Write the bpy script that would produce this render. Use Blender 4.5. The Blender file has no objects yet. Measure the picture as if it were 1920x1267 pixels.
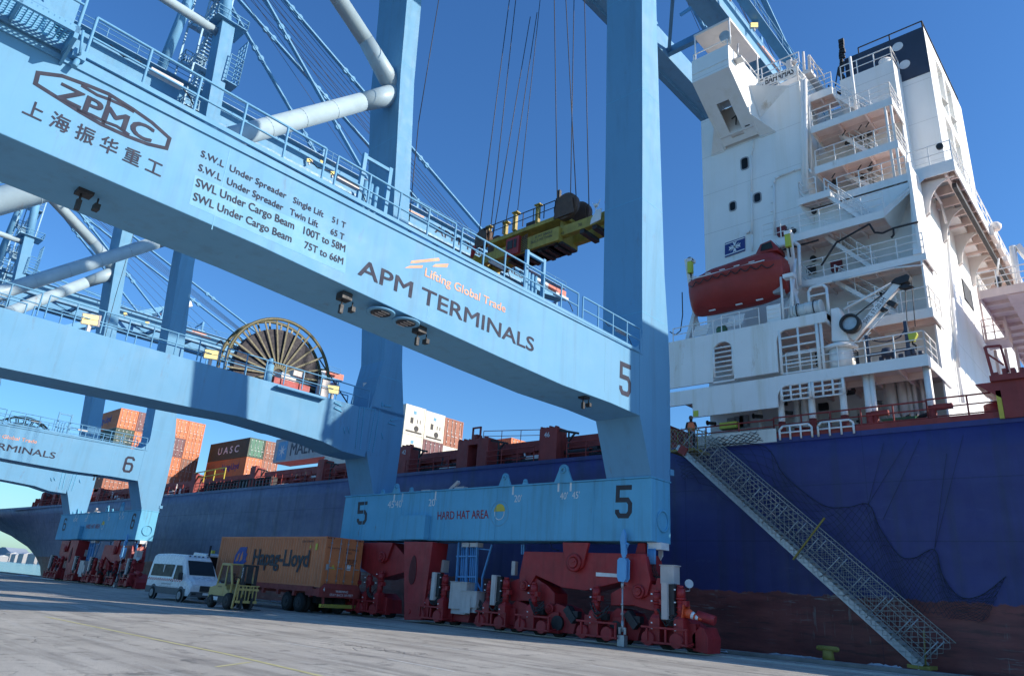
import bpy, bmesh, math, random
from mathutils import Vector, Matrix
random.seed(7)
S = bpy.context.scene
COL = S.collection
# ---------------------------------------------------------------- camera
RX = Vector((0.7405976404, 0.6689282894, 0.0636402281))      # camera right
UP = Vector((0.1818830502, -0.2907381806, 0.9393560914))     # camera up
FW = Vector((-0.6468645075, 0.6841098260, 0.3369867282))     # viewing direction
FPX = 1336.47
CAMP = Vector((0.0, 0.0, 1.65))
cd = bpy.data.cameras.new("camera")
cam = bpy.data.objects.new("camera", cd)
COL.objects.link(cam)
cd.sensor_width = 36.0
cd.lens = FPX / 1920.0 * 36.0
cd.clip_start = 0.1
cd.clip_end = 20000.0
m = Matrix((RX, UP, -FW)).transposed().to_4x4()
m.translation = CAMP
cam.matrix_world = m
S.camera = cam
# ---------------------------------------------------------------- light
SUN = Vector((1.0, 0.54, 0.585)).normalized()                # direction towards the sun
EL = math.asin(SUN.z)
w = bpy.data.worlds.new("World")
S.world = w
w.use_nodes = True
nt = w.node_tree
nt.nodes.clear()
sky = nt.nodes.new("ShaderNodeTexSky")
sky.sky_type = 'NISHITA'
sky.sun_disc = False
sky.sun_elevation = EL
sky.sun_rotation = math.atan2(SUN.x, SUN.y)
sky.altitude = 0
sky.air_density = 1.15
sky.dust_density = 0.6
sky.ozone_density = 2.0
hsv = nt.nodes.new("ShaderNodeHueSaturation")
hsv.inputs['Saturation'].default_value = 1.13
tint = nt.nodes.new('ShaderNodeMix'); tint.data_type = 'RGBA'; tint.blend_type = 'MULTIPLY'; tint.inputs[0].default_value = 1.0; tint.inputs[7].default_value = (0.58, 0.95, 1.36, 1)
bg = nt.nodes.new("ShaderNodeBackground")
bg.inputs[1].default_value = 0.107
wo = nt.nodes.new("ShaderNodeOutputWorld")
nt.links.new(sky.outputs[0], hsv.inputs['Color'])
nt.links.new(hsv.outputs[0], tint.inputs[6])
nt.links.new(tint.outputs[2], bg.inputs[0])
nt.links.new(bg.outputs[0], wo.inputs[0])
ld = bpy.data.lights.new("sun", 'SUN')
ld.energy = 4.5
ld.angle = math.radians(0.53)
ld.color = (1.0, 0.90, 0.77)
sun = bpy.data.objects.new("sun", ld)
COL.objects.link(sun)
sun.location = SUN * 100
sun.rotation_euler = SUN.to_track_quat('Z', 'Y').to_euler()
vs = S.view_settings
vs.view_transform = 'Standard'
vs.look = 'None'
vs.exposure = 0.40
vs.gamma = 1.0
vs.use_curve_mapping = False
S.cycles.max_bounces = 6
S.cycles.use_denoising = True

# ---------------------------------------------------------------- helpers
def W(ax, val, px, py):
    """the point of the plane x, y or z = val that the photograph shows at pixel (px, py): a survey of the place"""
    d = RX * ((px - 960) / FPX) - UP * ((py - 633.5) / FPX) + FW
    i = 'xyz'.index(ax)
    return CAMP + d * ((val - CAMP[i]) / d[i])

def V(*a):
    return Vector(a)

class MB:
    def __init__(s):
        s.v = []; s.f = []; s.mi = []; s.sm = []; s.m = 0
    def add(s, vs_, fs, smooth=False):
        b = len(s.v)
        s.v += [Vector(p) for p in vs_]
        for f in fs:
            s.f.append([b + i for i in f]); s.mi.append(s.m); s.sm.append(smooth)
        return s
    def box(s, x0, x1, y0, y1, z0, z1):
        return s.add([(x0,y0,z0),(x1,y0,z0),(x1,y1,z0),(x0,y1,z0),(x0,y0,z1),(x1,y0,z1),(x1,y1,z1),(x0,y1,z1)],
              [(3,2,1,0),(4,5,6,7),(0,1,5,4),(1,2,6,5),(2,3,7,6),(3,0,4,7)])
    def bar(s, p, q, a, b=None, up=(0,0,1)):
        p = Vector(p); q = Vector(q); b = a if b is None else b
        d = (q - p).normalized(); up = Vector(up)
        if abs(d.dot(up)) > 0.98: up = Vector((1,0,0)) if abs(d.x) < 0.9 else Vector((0,1,0))
        r = d.cross(up).normalized(); u = r.cross(d)
        c = []
        for o in (p, q):
            for i, j in ((-1,-1),(1,-1),(1,1),(-1,1)):
                c.append(o + r*(i*a/2) + u*(j*b/2))
        return s.add(c, [(3,2,1,0),(4,5,6,7),(0,1,5,4),(1,2,6,5),(2,3,7,6),(3,0,4,7)])
    def tube(s, p, q, r, n=8, r2=None, cap=True):
        p = Vector(p); q = Vector(q); r2 = r if r2 is None else r2
        d = q - p
        if d.length < 1e-6: return s
        d.normalize()
        a = d.orthogonal().normalized(); b = d.cross(a)
        c = []
        for o, rr in ((p, r), (q, r2)):
            for k in range(n):
                t = 2*math.pi*k/n
                c.append(o + (a*math.cos(t) + b*math.sin(t))*rr)
        s.add(c, [(k, (k+1) % n, n+(k+1) % n, n+k) for k in range(n)], True)
        if cap:
            bi = len(s.v) - 2*n
            for f in ([bi+k for k in reversed(range(n))], [bi+n+k for k in range(n)]):
                s.f.append(f); s.mi.append(s.m); s.sm.append(False)
        return s
    def path(s, pts, r, n=6):
        pts = [Vector(p) for p in pts]
        for a, b in zip(pts, pts[1:]): s.tube(a, b, r, n)
        return s
    def prism(s, poly, ax, a, b):
        """polygon of 2-D points (the two other axes in xyz order) extruded along ax from a to b"""
        def P(u, v, t):
            return {'x': (t,u,v), 'y': (u,t,v), 'z': (u,v,t)}[ax]
        n = len(poly)
        area = sum(poly[i][0]*poly[(i+1)%n][1]-poly[(i+1)%n][0]*poly[i][1] for i in range(n))
        if (area < 0) != (ax == 'y'): poly = poly[::-1]
        if a > b: a, b = b, a
        c = [P(u, v, a) for u, v in poly] + [P(u, v, b) for u, v in poly]
        return s.add(c, [tuple(reversed(range(n))), tuple(range(n, 2*n))] + [(k, (k+1)%n, n+(k+1)%n, n+k) for k in range(n)])
    def loft(s, rings, smooth=False, cap=True):
        n = len(rings[0]); b = len(s.v)
        fs = []
        for i in range(len(rings)-1):
            for k in range(n):
                fs.append((i*n+k, i*n+(k+1)%n, (i+1)*n+(k+1)%n, (i+1)*n+k))
        s.add([p for r in rings for p in r], fs, smooth)
        if cap:
            e = (len(rings)-1)*n
            for f in ([b+k for k in reversed(range(n))], [b+e+k for k in range(n)]):
                s.f.append(f); s.mi.append(s.m); s.sm.append(False)
        return s
    def disc(s, c, ax, r, t, n=20, r_in=0.0):
        c = Vector(c); d = {'x': V(1,0,0), 'y': V(0,1,0), 'z': V(0,0,1)}[ax] if isinstance(ax, str) else Vector(ax).normalized()
        if r_in <= 0: return s.tube(c - d*t/2, c + d*t/2, r, n)
        a = d.orthogonal().normalized(); b = d.cross(a)
        rings = []
        for k in range(n):
            th = 2*math.pi*k/n; e = a*math.cos(th) + b*math.sin(th)
            rings.append([c+e*r-d*t/2, c+e*r+d*t/2, c+e*r_in+d*t/2, c+e*r_in-d*t/2])
        rings.append(rings[0])
        return s.loft(rings, True, False)
    def sphere(s, c, r, n=10, sc=(1,1,1)):
        c = Vector(c); rings = []
        for i in range(1, n//2):
            ph = math.pi*i/(n//2)
            rings.append([c + V(r*sc[0]*math.sin(ph)*math.cos(2*math.pi*k/n), r*sc[1]*math.sin(ph)*math.sin(2*math.pi*k/n), -r*sc[2]*math.cos(ph)) for k in range(n)])
        return s.loft(rings, True, True)
    def quad(s, *p):
        return s.add(p, [tuple(range(len(p)))])
    def slab(s, pts, nrm, t):
        """flat polygon of 3-D points given a thickness t along nrm"""
        n = len(pts); nrm = Vector(nrm).normalized()*t
        pts = [Vector(p) for p in pts]
        s.add(pts + [p + nrm for p in pts], [tuple(reversed(range(n))), tuple(range(n, 2*n))] + [(k, (k+1)%n, n+(k+1)%n, n+k) for k in range(n)])
        return s
    def rail(s, pts, h=1.0, nr=2, post=1.3, r=0.022, rt=None):
        pts = [Vector(p) for p in pts]; rt = rt or r
        for a, b in zip(pts, pts[1:]):
            L = (b-a).length
            k = max(1, round(L/post))
            for i in range(k+1):
                p = a.lerp(b, i/k); s.tube(p, p+V(0,0,h), r*1.25, 5, cap=False)
            for j in range(nr):
                z = h*(j+1)/nr
                s.tube(a+V(0,0,z), b+V(0,0,z), rt if j < nr-1 else r*1.25, 5, cap=False)
        return s
    def stroke(s, pts, wd, frame, closed=False, t=0.006):
        """thick flat polyline; frame = (origin, u, v, normal)"""
        o, u, v, nn = frame
        n = len(pts); L = []; R = []
        for i in range(n):
            p = Vector(pts[i]).to_2d()
            a = Vector(pts[i-1]).to_2d() if (i > 0 or closed) else None
            b = Vector(pts[(i+1) % n]).to_2d() if (i < n-1 or closed) else None
            d1 = (p-a).normalized() if a is not None else (b-p).normalized()
            d2 = (b-p).normalized() if b is not None else d1
            t_ = (d1+d2)
            t_ = t_.normalized() if t_.length > 1e-6 else d1
            nrm = Vector((-t_.y, t_.x)); k = wd/2/max(0.35, nrm.dot(Vector((-d1.y, d1.x))))
            L.append(p+nrm*k); R.append(p-nrm*k)
        to = lambda q: o + u*q.x + v*q.y
        for i in range(n if closed else n-1):
            j = (i+1) % n
            s.slab([to(R[i]), to(R[j]), to(L[j]), to(L[i])], nn, t)
        return s
    def groups(s):
        """faces gathered into pieces that touch one another"""
        par = list(range(len(s.v)))
        def find(a):
            while par[a] != a: par[a] = par[par[a]]; a = par[a]
            return a
        for f in s.f:
            for q in f[1:]: par[find(q)] = find(f[0])
        isl = {}
        for i, f in enumerate(s.f): isl.setdefault(find(f[0]), []).append(i)
        L = []
        for fs in isl.values():
            vs_ = [s.v[i] for k in fs for i in s.f[k]]
            L.append([fs, [min(p[a] for p in vs_)-0.02 for a in range(3)], [max(p[a] for p in vs_)+0.02 for a in range(3)]])
        done = False
        while not done:
            done = True
            for i in range(len(L)):
                for j in range(len(L)-1, i, -1):
                    if all(L[i][1][a] <= L[j][2][a] and L[j][1][a] <= L[i][2][a] for a in range(3)):
                        L[i] = [L[i][0]+L[j][0], [min(L[i][1][a], L[j][1][a]) for a in range(3)], [max(L[i][2][a], L[j][2][a]) for a in range(3)]]
                        del L[j]; done = False
        return [l[0] for l in L]
    def build(s, name, mats, parent=None, bevel=0.0, kind=None, sharp=None):
        if name in EACH:
            G = s.groups()
            if len(G) > 1:
                for fs in G:
                    t = MB(); mp = {}
                    for k in fs:
                        for i in s.f[k]:
                            if i not in mp: mp[i] = len(t.v); t.v.append(s.v[i])
                        t.f.append([mp[i] for i in s.f[k]]); t.mi.append(s.mi[k]); t.sm.append(s.sm[k])
                    o = t._build(name, mats, parent, bevel, kind)
                return o
        return s._build(name, mats, parent, bevel, kind)
    def _build(s, name, mats, parent=None, bevel=0.0, kind=None, sharp=None):
        o0 = ROOTLOC.get(parent.name, V(0,0,0)) if parent is not None else V(0,0,0)
        me = bpy.data.meshes.new(name)
        me.from_pydata([tuple(p - o0) for p in s.v], [], s.f)
        for mm in (mats if isinstance(mats, (list, tuple)) else [mats]):
            me.materials.append(mm)
        me.polygons.foreach_set('material_index', s.mi)
        me.polygons.foreach_set('use_smooth', s.sm)
        me.update()
        o = bpy.data.objects.new(name, me)
        COL.objects.link(o)
        if parent is not None:
            o.parent = parent
            ROOTLOC[o.name] = o0
        if bevel:
            md = o.modifiers.new('b', 'BEVEL'); md.width = bevel; md.segments = 2; md.limit_method = 'ANGLE'; md.angle_limit = math.radians(40)
        if kind: o['kind'] = kind
        return o

ROOTLOC = {}
EACH = {'reel_drive','pipe_ladder','down_pipe','block_post','deck_gear','stanchion','sensor_bracket','step_brackets','hoses','cable','cross_tie','wing_posts','louvre_flap','round_plate','rail_cloth','corner_lamp','gallery_fittings','vent_trunk','platform_post','corner_pipe','wall_fittings','boom_fittings','winch_drum','notice_board','wheel','deck_fittings','forward_gear','tread','reflective_strip','size_mark','leg_platform','boom_girder_','guard_rail','pipe_run','cable_run','rope_sheave','fork','axle','telescopic_beam','davit_ladder','fire_cabinet','fog_lamp','placard','mast_','wing_fittings','stairs_'}
def thing(name, label, cat, loc, group=None):
    o = bpy.data.objects.new(name, None)
    COL.objects.link(o)
    o.location = loc
    o.empty_display_size = 0.2
    ROOTLOC[o.name] = Vector(loc)
    return tag(o, label, cat, group)
def tag(o, label, cat, group=None):
    o['label'] = label; o['category'] = cat
    if group: o['group'] = group
    return o
def copy_tree(o, parent=None, skip=()):
    c = o.copy(); COL.objects.link(c)
    c.parent = parent
    ROOTLOC[c.name] = ROOTLOC.get(o.name, V(0,0,0))
    for ch in list(o.children):
        if ch.get('skip') in skip and ch.get('skip') is not None: continue
        copy_tree(ch, c, skip)
    return c

def text_mesh(name, s, mat, parent, o, u, v, nn, bold=0.0, t=0.006, fit=True):
    """lettering s mapped on the parallelogram o, o+u, o+v, standing t proud along nn"""
    cu = bpy.data.curves.new('lettering', 'FONT'); cu.body = s; cu.size = 1.0; cu.resolution_u = 3
    tmp = bpy.data.objects.new('tmp', cu); COL.objects.link(tmp)
    bpy.context.view_layer.update()
    me = bpy.data.meshes.new_from_object(tmp.evaluated_get(bpy.context.evaluated_depsgraph_get()))
    bpy.data.objects.remove(tmp); bpy.data.curves.remove(cu)
    xs = [q.co.x for q in me.vertices]; ys = [q.co.y for q in me.vertices]
    x0, x1, y0, y1 = min(xs), max(xs), min(ys), max(ys)
    if not fit: y0, y1 = 0.0, 0.72
    o0 = ROOTLOC.get(parent.name, V(0,0,0)) if parent is not None else V(0,0,0)
    nn = Vector(nn).normalized()
    for q in me.vertices:
        a = (q.co.x-x0)/(x1-x0); b = (q.co.y-y0)/(y1-y0)
        q.co = o + u*a + v*b + nn*t - o0
    if bold > 0:      # heavier strokes: the same letters laid again a little to each side, each half a millimetre higher
        bm = bmesh.new(); bm.from_mesh(me); ud = u.normalized()*(v.length*bold); vd = v.normalized()*(v.length*bold*0.7)
        g0 = bm.verts[:] + bm.edges[:] + bm.faces[:]
        for i, dv in enumerate((ud+vd, ud-vd, -ud+vd, -ud-vd)):
            r = bmesh.ops.duplicate(bm, geom=g0)
            for q in r['geom']:
                if isinstance(q, bmesh.types.BMVert): q.co += dv + nn*0.0005*(i+1)
        bm.to_mesh(me); bm.free()
    me.materials.clear(); me.materials.append(mat)
    me.name = name
    ob = bpy.data.objects.new(name, me); COL.objects.link(ob)
    if parent is not None:
        ob.parent = parent; ROOTLOC[ob.name] = o0
    return ob
def textW(name, s, mat, parent, ax, val, bl, br, tl, bold=0.0, fit=True):
    o = W(ax, val, *bl); u = W(ax, val, *br) - o; v = W(ax, val, *tl) - o
    nn = {'x': V(1,0,0), 'y': V(0,-1,0)}[ax]
    return text_mesh(name, s, mat, parent, o, u, v, nn, bold, fit=fit)

# ---------------------------------------------------------------- materials
def mat(name, col, rough=0.5, metal=0.0, var=0.12, vscale=0.7, streak=0.0, scol=(0.05,0.04,0.03), sscale=3.0, rust=0.0, rcol=(0.16,0.06,0.02), rscale=1.2, bump=0.0, bscale=30.0, spec=0.5, emit=None, alpha=1.0):
    M = bpy.data.materials.new(name); M.use_nodes = True
    t = M.node_tree; N = t.nodes; L = t.links
    b = N['Principled BSDF']
    b.inputs['Roughness'].default_value = rough
    b.inputs['Metallic'].default_value = metal
    b.inputs['Specular IOR Level'].default_value = spec
    g = N.new('ShaderNodeNewGeometry')
    def noise(scale, detail=5.0, vec=None, rg=0.6):
        n = N.new('ShaderNodeTexNoise'); n.inputs['Scale'].default_value = scale; n.inputs['Detail'].default_value = detail; n.inputs['Roughness'].default_value = rg
        L.new(vec or g.outputs['Position'], n.inputs['Vector']); return n.outputs['Fac']
    def ramp(fac, a, c, lo=0.0, hi=1.0):
        r = N.new('ShaderNodeMapRange'); r.inputs[1].default_value = a; r.inputs[2].default_value = c; r.inputs[3].default_value = lo; r.inputs[4].default_value = hi
        L.new(fac, r.inputs[0]); return r.outputs[0]
    def mix(fac, A, B):
        x = N.new('ShaderNodeMix'); x.data_type = 'RGBA'
        if hasattr(fac, 'links'): L.new(fac, x.inputs[0])
        else: x.inputs[0].default_value = fac
        for i, q in ((6, A), (7, B)):
            if hasattr(q, 'links'): L.new(q, x.inputs[i])
            else: x.inputs[i].default_value = (*q, 1)
        return x.outputs[2]
    c = mix(ramp(noise(vscale), 0.3, 0.7), [q*(1-var) for q in col], [min(1, q*(1+var)) for q in col])
    fine = noise(vscale*14, 3)
    c = mix(ramp(fine, 0.45, 0.75, 0, var*0.7), c, [q*0.6 for q in col])
    if streak:
        mp = N.new('ShaderNodeMapping'); mp.inputs['Scale'].default_value = (sscale, sscale, sscale*0.06)
        L.new(g.outputs['Position'], mp.inputs['Vector'])
        f = ramp(noise(1.0, 6, mp.outputs[0], 0.65), 0.5, 0.78, 0, streak)
        c = mix(f, c, scol)
    if rust:
        mp = N.new('ShaderNodeMapping'); mp.inputs['Scale'].default_value = (rscale, rscale, rscale*0.3)
        L.new(g.outputs['Position'], mp.inputs['Vector'])
        f = ramp(noise(1.0, 8, mp.outputs[0], 0.7), 0.62, 0.72, 0, rust)
        c = mix(f, c, rcol)
    L.new(c, b.inputs['Base Color'])
    rr = ramp(noise(vscale*3), 0.3, 0.7, max(0.03, rough-0.1), min(1, rough+0.12))
    L.new(rr, b.inputs['Roughness'])
    if bump:
        bp = N.new('ShaderNodeBump'); bp.inputs['Strength'].default_value = bump; bp.inputs['Distance'].default_value = 0.02
        L.new(noise(bscale, 4), bp.inputs['Height']); L.new(bp.outputs[0], b.inputs['Normal'])
    if emit:
        b.inputs['Emission Color'].default_value = (*emit[:3], 1); b.inputs['Emission Strength'].default_value = emit[3]
    M['c'] = 1
    return M
CB = (0.14, 0.345, 0.54)
M = {}
M['blue'] = mat('crane_blue_paint', CB, 0.62, spec=0.25, var=0.035, vscale=0.35, streak=0.3, scol=(0.10,0.16,0.2), sscale=2.2, rust=0.3, rscale=1.4, bump=0.03, bscale=3)
M['bluew'] = mat('crane_blue_worn_paint', (0.135,0.44,0.66), 0.62, spec=0.25, var=0.08, vscale=0.5, streak=0.5, scol=(0.10,0.17,0.2), sscale=3.5, rust=0.6, rscale=2.0, bump=0.03, bscale=3)
M['bluet'] = mat('crane_tube_paint', (0.38,0.50,0.57), 0.45, var=0.1, vscale=0.8, rust=0.6, rcol=(0.3,0.15,0.09), rscale=0.9)
M['red'] = mat('crane_red_paint', (0.36,0.022,0.026), 0.5, var=0.18, vscale=1.2, streak=0.45, scol=(0.05,0.012,0.012), sscale=5, rust=0.3, rscale=3)
M['redd'] = mat('ship_deck_red_paint', (0.30,0.045,0.038), 0.6, var=0.2, vscale=1.2, streak=0.5, scol=(0.07,0.02,0.02), sscale=3, rust=0.5, rscale=2)
M['orange_red'] = mat('lifeboat_orange_red', (0.31,0.032,0.028), 0.5, var=0.12, vscale=1.5, streak=0.2, scol=(0.1,0.02,0.02))
M['white'] = mat('ship_white_paint', (0.88,0.87,0.84), 0.5, var=0.04, vscale=0.5, streak=0.16, scol=(0.45,0.43,0.36), sscale=1.6, rust=0.55, rcol=(0.42,0.27,0.10), rscale=0.8)
M['bulw'] = mat('rust_run_white_paint', (0.88,0.87,0.84), 0.5, var=0.04, vscale=0.5, streak=0.55, scol=(0.5,0.40,0.2), sscale=1.5, rust=0.6, rcol=(0.40,0.22,0.07), rscale=1.1)
M['cream'] = mat('ship_weathered_white', (0.80,0.74,0.69), 0.55, var=0.06, vscale=0.8, streak=0.25, scol=(0.4,0.33,0.27), sscale=2)
M['pinkbounce'] = mat('underside_bounce_tint', (0.80,0.64,0.58), 0.6, var=0.08, vscale=1.0, streak=0.1)  # pink of light bounced off the red deck, put into the colour
M['steel'] = mat('galvanised_steel', (0.45,0.46,0.47), 0.45, 0.6, var=0.15, vscale=3)
M['grey'] = mat('grey_paint', (0.36,0.37,0.38), 0.5, var=0.12, vscale=2, streak=0.3)
M['greyl'] = mat('light_grey_box_paint', (0.55,0.5,0.48), 0.5, var=0.1, vscale=2, streak=0.4, scol=(0.2,0.17,0.15), sscale=6)
M['dark'] = mat('dark_machinery', (0.03,0.03,0.033), 0.6, var=0.3, vscale=3)
M['navy'] = mat('navy_panel_paint', (0.035,0.05,0.085), 0.5, var=0.12, vscale=1)
M['black'] = mat('black_lettering', (0.035,0.035,0.045), 0.6, var=0.15, vscale=2)
M['letter'] = mat('faded_grey_lettering', (0.040,0.044,0.07), 0.7, spec=0.2, var=0.15, vscale=2)
M['letterorange'] = mat('faded_orange_lettering', (0.75,0.33,0.20), 0.6, var=0.2, vscale=2)
M['redletter'] = mat('red_lettering', (0.32,0.02,0.03), 0.6, var=0.15, vscale=2)
M['whitel'] = mat('white_lettering', (0.75,0.77,0.78), 0.6, var=0.1, vscale=3)
M['bluel'] = mat('dark_blue_lettering', (0.02,0.05,0.28), 0.55, var=0.1, vscale=3)
M['patch'] = mat('repainted_panel', (0.17,0.40,0.57), 0.62, spec=0.25, var=0.05, vscale=1)
M['yellow'] = mat('spreader_yellow_paint', (0.40,0.30,0.055), 0.55, var=0.2, vscale=1.5, streak=0.5, scol=(0.06,0.045,0.02), sscale=3, rust=0.7, rscale=2.5)
M['yel'] = mat('yellow_safety_paint', (0.62,0.50,0.06), 0.5, var=0.15, vscale=2, streak=0.25)
M['forky'] = mat('forklift_yellow_paint', (0.52,0.38,0.13), 0.4, var=0.08, vscale=2, streak=0.2, scol=(0.2,0.15,0.05))
M['ylgreen'] = mat('lime_hook_paint', (0.52,0.56,0.06), 0.5, var=0.1, vscale=3)
M['rope'] = mat('steel_wire_rope', (0.06,0.06,0.065), 0.6, 0.3, var=0.2, vscale=5)
M['net'] = mat('grey_net_cord', (0.36,0.36,0.33), 0.8, var=0.2, vscale=5)
M['netd'] = mat('dark_net_cord', (0.03,0.035,0.055), 0.8, var=0.2, vscale=5)
M['glass'] = mat('dark_window_glass', (0.015,0.018,0.02), 0.08, var=0.05, spec=0.3)
M['rubber'] = mat('tyre_rubber', (0.02,0.02,0.02), 0.85, var=0.25, vscale=6, bump=0.3, bscale=20)
M['vanw'] = mat('van_white_paint', (0.78,0.80,0.82), 0.25, var=0.02, vscale=2, streak=0.06)
M['vanb'] = mat('van_grey_trim', (0.10,0.11,0.12), 0.6, var=0.1, vscale=4)
M['vglass'] = mat('van_side_glass', (0.02,0.022,0.025), 0.35, var=0.3, vscale=1.5, spec=0.1)
M['yeld'] = mat('dirty_yellow_paint', (0.30,0.235,0.05), 0.7, var=0.25, vscale=3, streak=0.5, scol=(0.08,0.06,0.03), rust=0.5)
M['lamp'] = mat('lit_lamp_lens', (0.9,0.75,0.3), 0.3, emit=(1.0,0.80,0.28,1.0))
M['lens'] = mat('headlight_lens', (0.7,0.75,0.8), 0.1)
M['reel'] = mat('reel_cable_pack', (0.028,0.025,0.034), 0.7, var=0.25, vscale=2.5, bump=0.4, bscale=9)
M['plastic'] = mat('crumpled_plastic_sheet', (0.38,0.41,0.45), 0.4, var=0.15, vscale=4)
M['cone'] = mat('cone_orange', (0.75,0.10,0.03), 0.45)
M['concrete'] = mat('quay_edge_concrete', (0.22,0.21,0.20), 0.85, var=0.25, vscale=1.5, streak=0.2, bump=0.3, bscale=12)
M['wood'] = mat('gangway_grey_treads', (0.22,0.215,0.21), 0.6, 0.2, var=0.2, vscale=4)
M['skin'] = mat('skin', (0.16,0.08,0.05), 0.6, var=0.05)
M['cloth'] = mat('dark_work_clothes', (0.025,0.027,0.035), 0.9, var=0.2, vscale=8)
M['vest'] = mat('orange_safety_vest', (0.85,0.20,0.08), 0.7, var=0.1, vscale=8)
M['green'] = mat('green_tub', (0.05,0.16,0.09), 0.5, var=0.15, vscale=4)
M['reelY'] = mat('reel_rib_paint', (0.105,0.095,0.04), 0.5, var=0.15, vscale=2)
def cmat(name, c, streak=0.35):
    return mat('container_'+name, c, 0.5, var=0.10, vscale=0.9, streak=streak, scol=[q*0.35 for q in c], sscale=3, rust=0.35, rscale=1.8)
CM = {'orange': cmat('orange', (0.66,0.20,0.075)), 'green': cmat('green', (0.05,0.19,0.12)), 'dgreen': cmat('dark_green', (0.035,0.075,0.055)),
      'purple': cmat('maroon', (0.19,0.075,0.085)), 'brown': cmat('brown', (0.27,0.10,0.06)), 'rust': cmat('rust', (0.36,0.13,0.075)),
      'grey': cmat('light_grey', (0.50,0.52,0.53), 0.2), 'white': cmat('reefer_white', (0.74,0.72,0.62), 0.3), 'navy': cmat('navy', (0.03,0.05,0.11))}
# ---------------------------------------------------------------- ground, water
def asphalt():
    Mx = bpy.data.materials.new('worn_quay_pavement'); Mx.use_nodes = True
    t = Mx.node_tree; N = t.nodes; L = t.links; b = N['Principled BSDF']
    g = N.new('ShaderNodeNewGeometry')
    def mapv(sc, rot=0.0):
        p = N.new('ShaderNodeMapping'); p.inputs['Scale'].default_value = sc; p.inputs['Rotation'].default_value = (0,0,rot)
        L.new(g.outputs['Position'], p.inputs['Vector']); return p.outputs[0]
    def noise(v, sc, d=6, r=0.6):
        n = N.new('ShaderNodeTexNoise'); n.inputs['Scale'].default_value = sc; n.inputs['Detail'].default_value = d; n.inputs['Roughness'].default_value = r
        L.new(v, n.inputs['Vector']); return n.outputs['Fac']
    def rng(f, a, c, lo=0, hi=1):
        r = N.new('ShaderNodeMapRange'); r.inputs[1].default_value = a; r.inputs[2].default_value = c; r.inputs[3].default_value = lo; r.inputs[4].default_value = hi
        L.new(f, r.inputs[0]); return r.outputs[0]
    def mix(f, A, B):
        x = N.new('ShaderNodeMix'); x.data_type = 'RGBA'; L.new(f, x.inputs[0])
        for i, q in ((6, A), (7, B)):
            if hasattr(q, 'links'): L.new(q, x.inputs[i])
            else: x.inputs[i].default_value = (*q, 1)
        return x.outputs[2]
    def math_(op, a, c):
        x = N.new('ShaderNodeMath'); x.operation = op
        for i, q in enumerate((a, c)):
            if hasattr(q, 'links'): L.new(q, x.inputs[i])
            else: x.inputs[i].default_value = q
        return x.outputs[0]
    v1 = mapv((1,1,1))
    c = mix(rng(noise(v1, 0.35), 0.35, 0.65), (0.37,0.345,0.305), (0.52,0.49,0.435))
    c = mix(rng(noise(mapv((0.12,1.3,1)), 1.0, 7, 0.65), 0.48, 0.62, 0, 0.65), c, (0.22,0.205,0.185))      # traffic smears along the quay
    c = mix(rng(noise(mapv((0.25,2.2,1), 0.03), 1.0, 7, 0.65), 0.56, 0.70, 0, 0.75), c, (0.5,0.49,0.46))
    c = mix(rng(noise(v1, 1.3, 8, 0.7), 0.55, 0.66, 0, 0.8), c, (0.13,0.125,0.115))                        # stains
    # cracks
    warp = N.new('ShaderNodeTexNoise'); warp.inputs['Scale'].default_value = 0.9; warp.inputs['Detail'].default_value = 4
    L.new(v1, warp.inputs['Vector'])
    av = N.new('ShaderNodeVectorMath'); av.operation = 'ADD'
    sv = N.new('ShaderNodeVectorMath'); sv.operation = 'SCALE'; sv.inputs['Scale'].default_value = 1.6
    L.new(warp.outputs['Color'], sv.inputs[0]); L.new(mapv((0.16,0.5,1), 0.12), av.inputs[0]); L.new(sv.outputs[0], av.inputs[1])
    vo = N.new('ShaderNodeTexVoronoi'); vo.feature = 'DISTANCE_TO_EDGE'; vo.inputs['Scale'].default_value = 0.75
    L.new(av.outputs[0], vo.inputs['Vector'])
    cr = rng(vo.outputs['Distance'], 0.005, 0.022, 1, 0)
    cr = math_('MULTIPLY', cr, rng(noise(v1, 0.25, 3), 0.50, 0.62))
    c = mix(math_('MULTIPLY', cr, 0.6), c, (0.03,0.029,0.028))
    gr = noise(v1, 55, 3, 0.7)
    c = mix(rng(gr, 0.50, 0.70, 0, 0.6), c, (0.10,0.095,0.09))
    c = mix(rng(gr, 0.48, 0.25, 0, 0.35), c, (0.5,0.49,0.46))
    L.new(c, b.inputs['Base Color'])
    b.inputs['Roughness'].default_value = 0.85
    bp = N.new('ShaderNodeBump'); bp.inputs['Strength'].default_value = 0.55; bp.inputs['Distance'].default_value = 0.03
    h = math_('SUBTRACT', math_('ADD', gr, math_('MULTIPLY', noise(v1, 6, 6), 1.2)), math_('MULTIPLY', cr, 1.5))
    L.new(h, bp.inputs['Height']); L.new(bp.outputs[0], b.inputs['Normal'])
    return Mx
M['asphalt'] = asphalt()
QE = 31.0
g = MB(); g.box(-420, 420, -14, QE-0.55, -3.5, 0.0); g.build('quay_pavement', M['asphalt'], kind='structure')
M['yard'] = mat('yard_asphalt', (0.06,0.06,0.062), 0.9, var=0.25, vscale=0.4, bump=0.3, bscale=20)  # unseen ground landward, kept dark to lower bounce light under the beams
g = MB(); g.box(-420, 420, -420, -14, -3.5, -0.004); g.build('yard_ground', M['yard'], kind='structure')
g = MB(); g.box(-420, 420, QE-0.55, QE, -3.5, 0.012); 
g.build('quay_edge', M['concrete'], kind='structure')
g = MB(); g.box(-120, 40, 28.15, 28.55, 0.0, 0.14)
g.build('kerb', M['concrete'], kind='structure', bevel=0.02)
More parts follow.
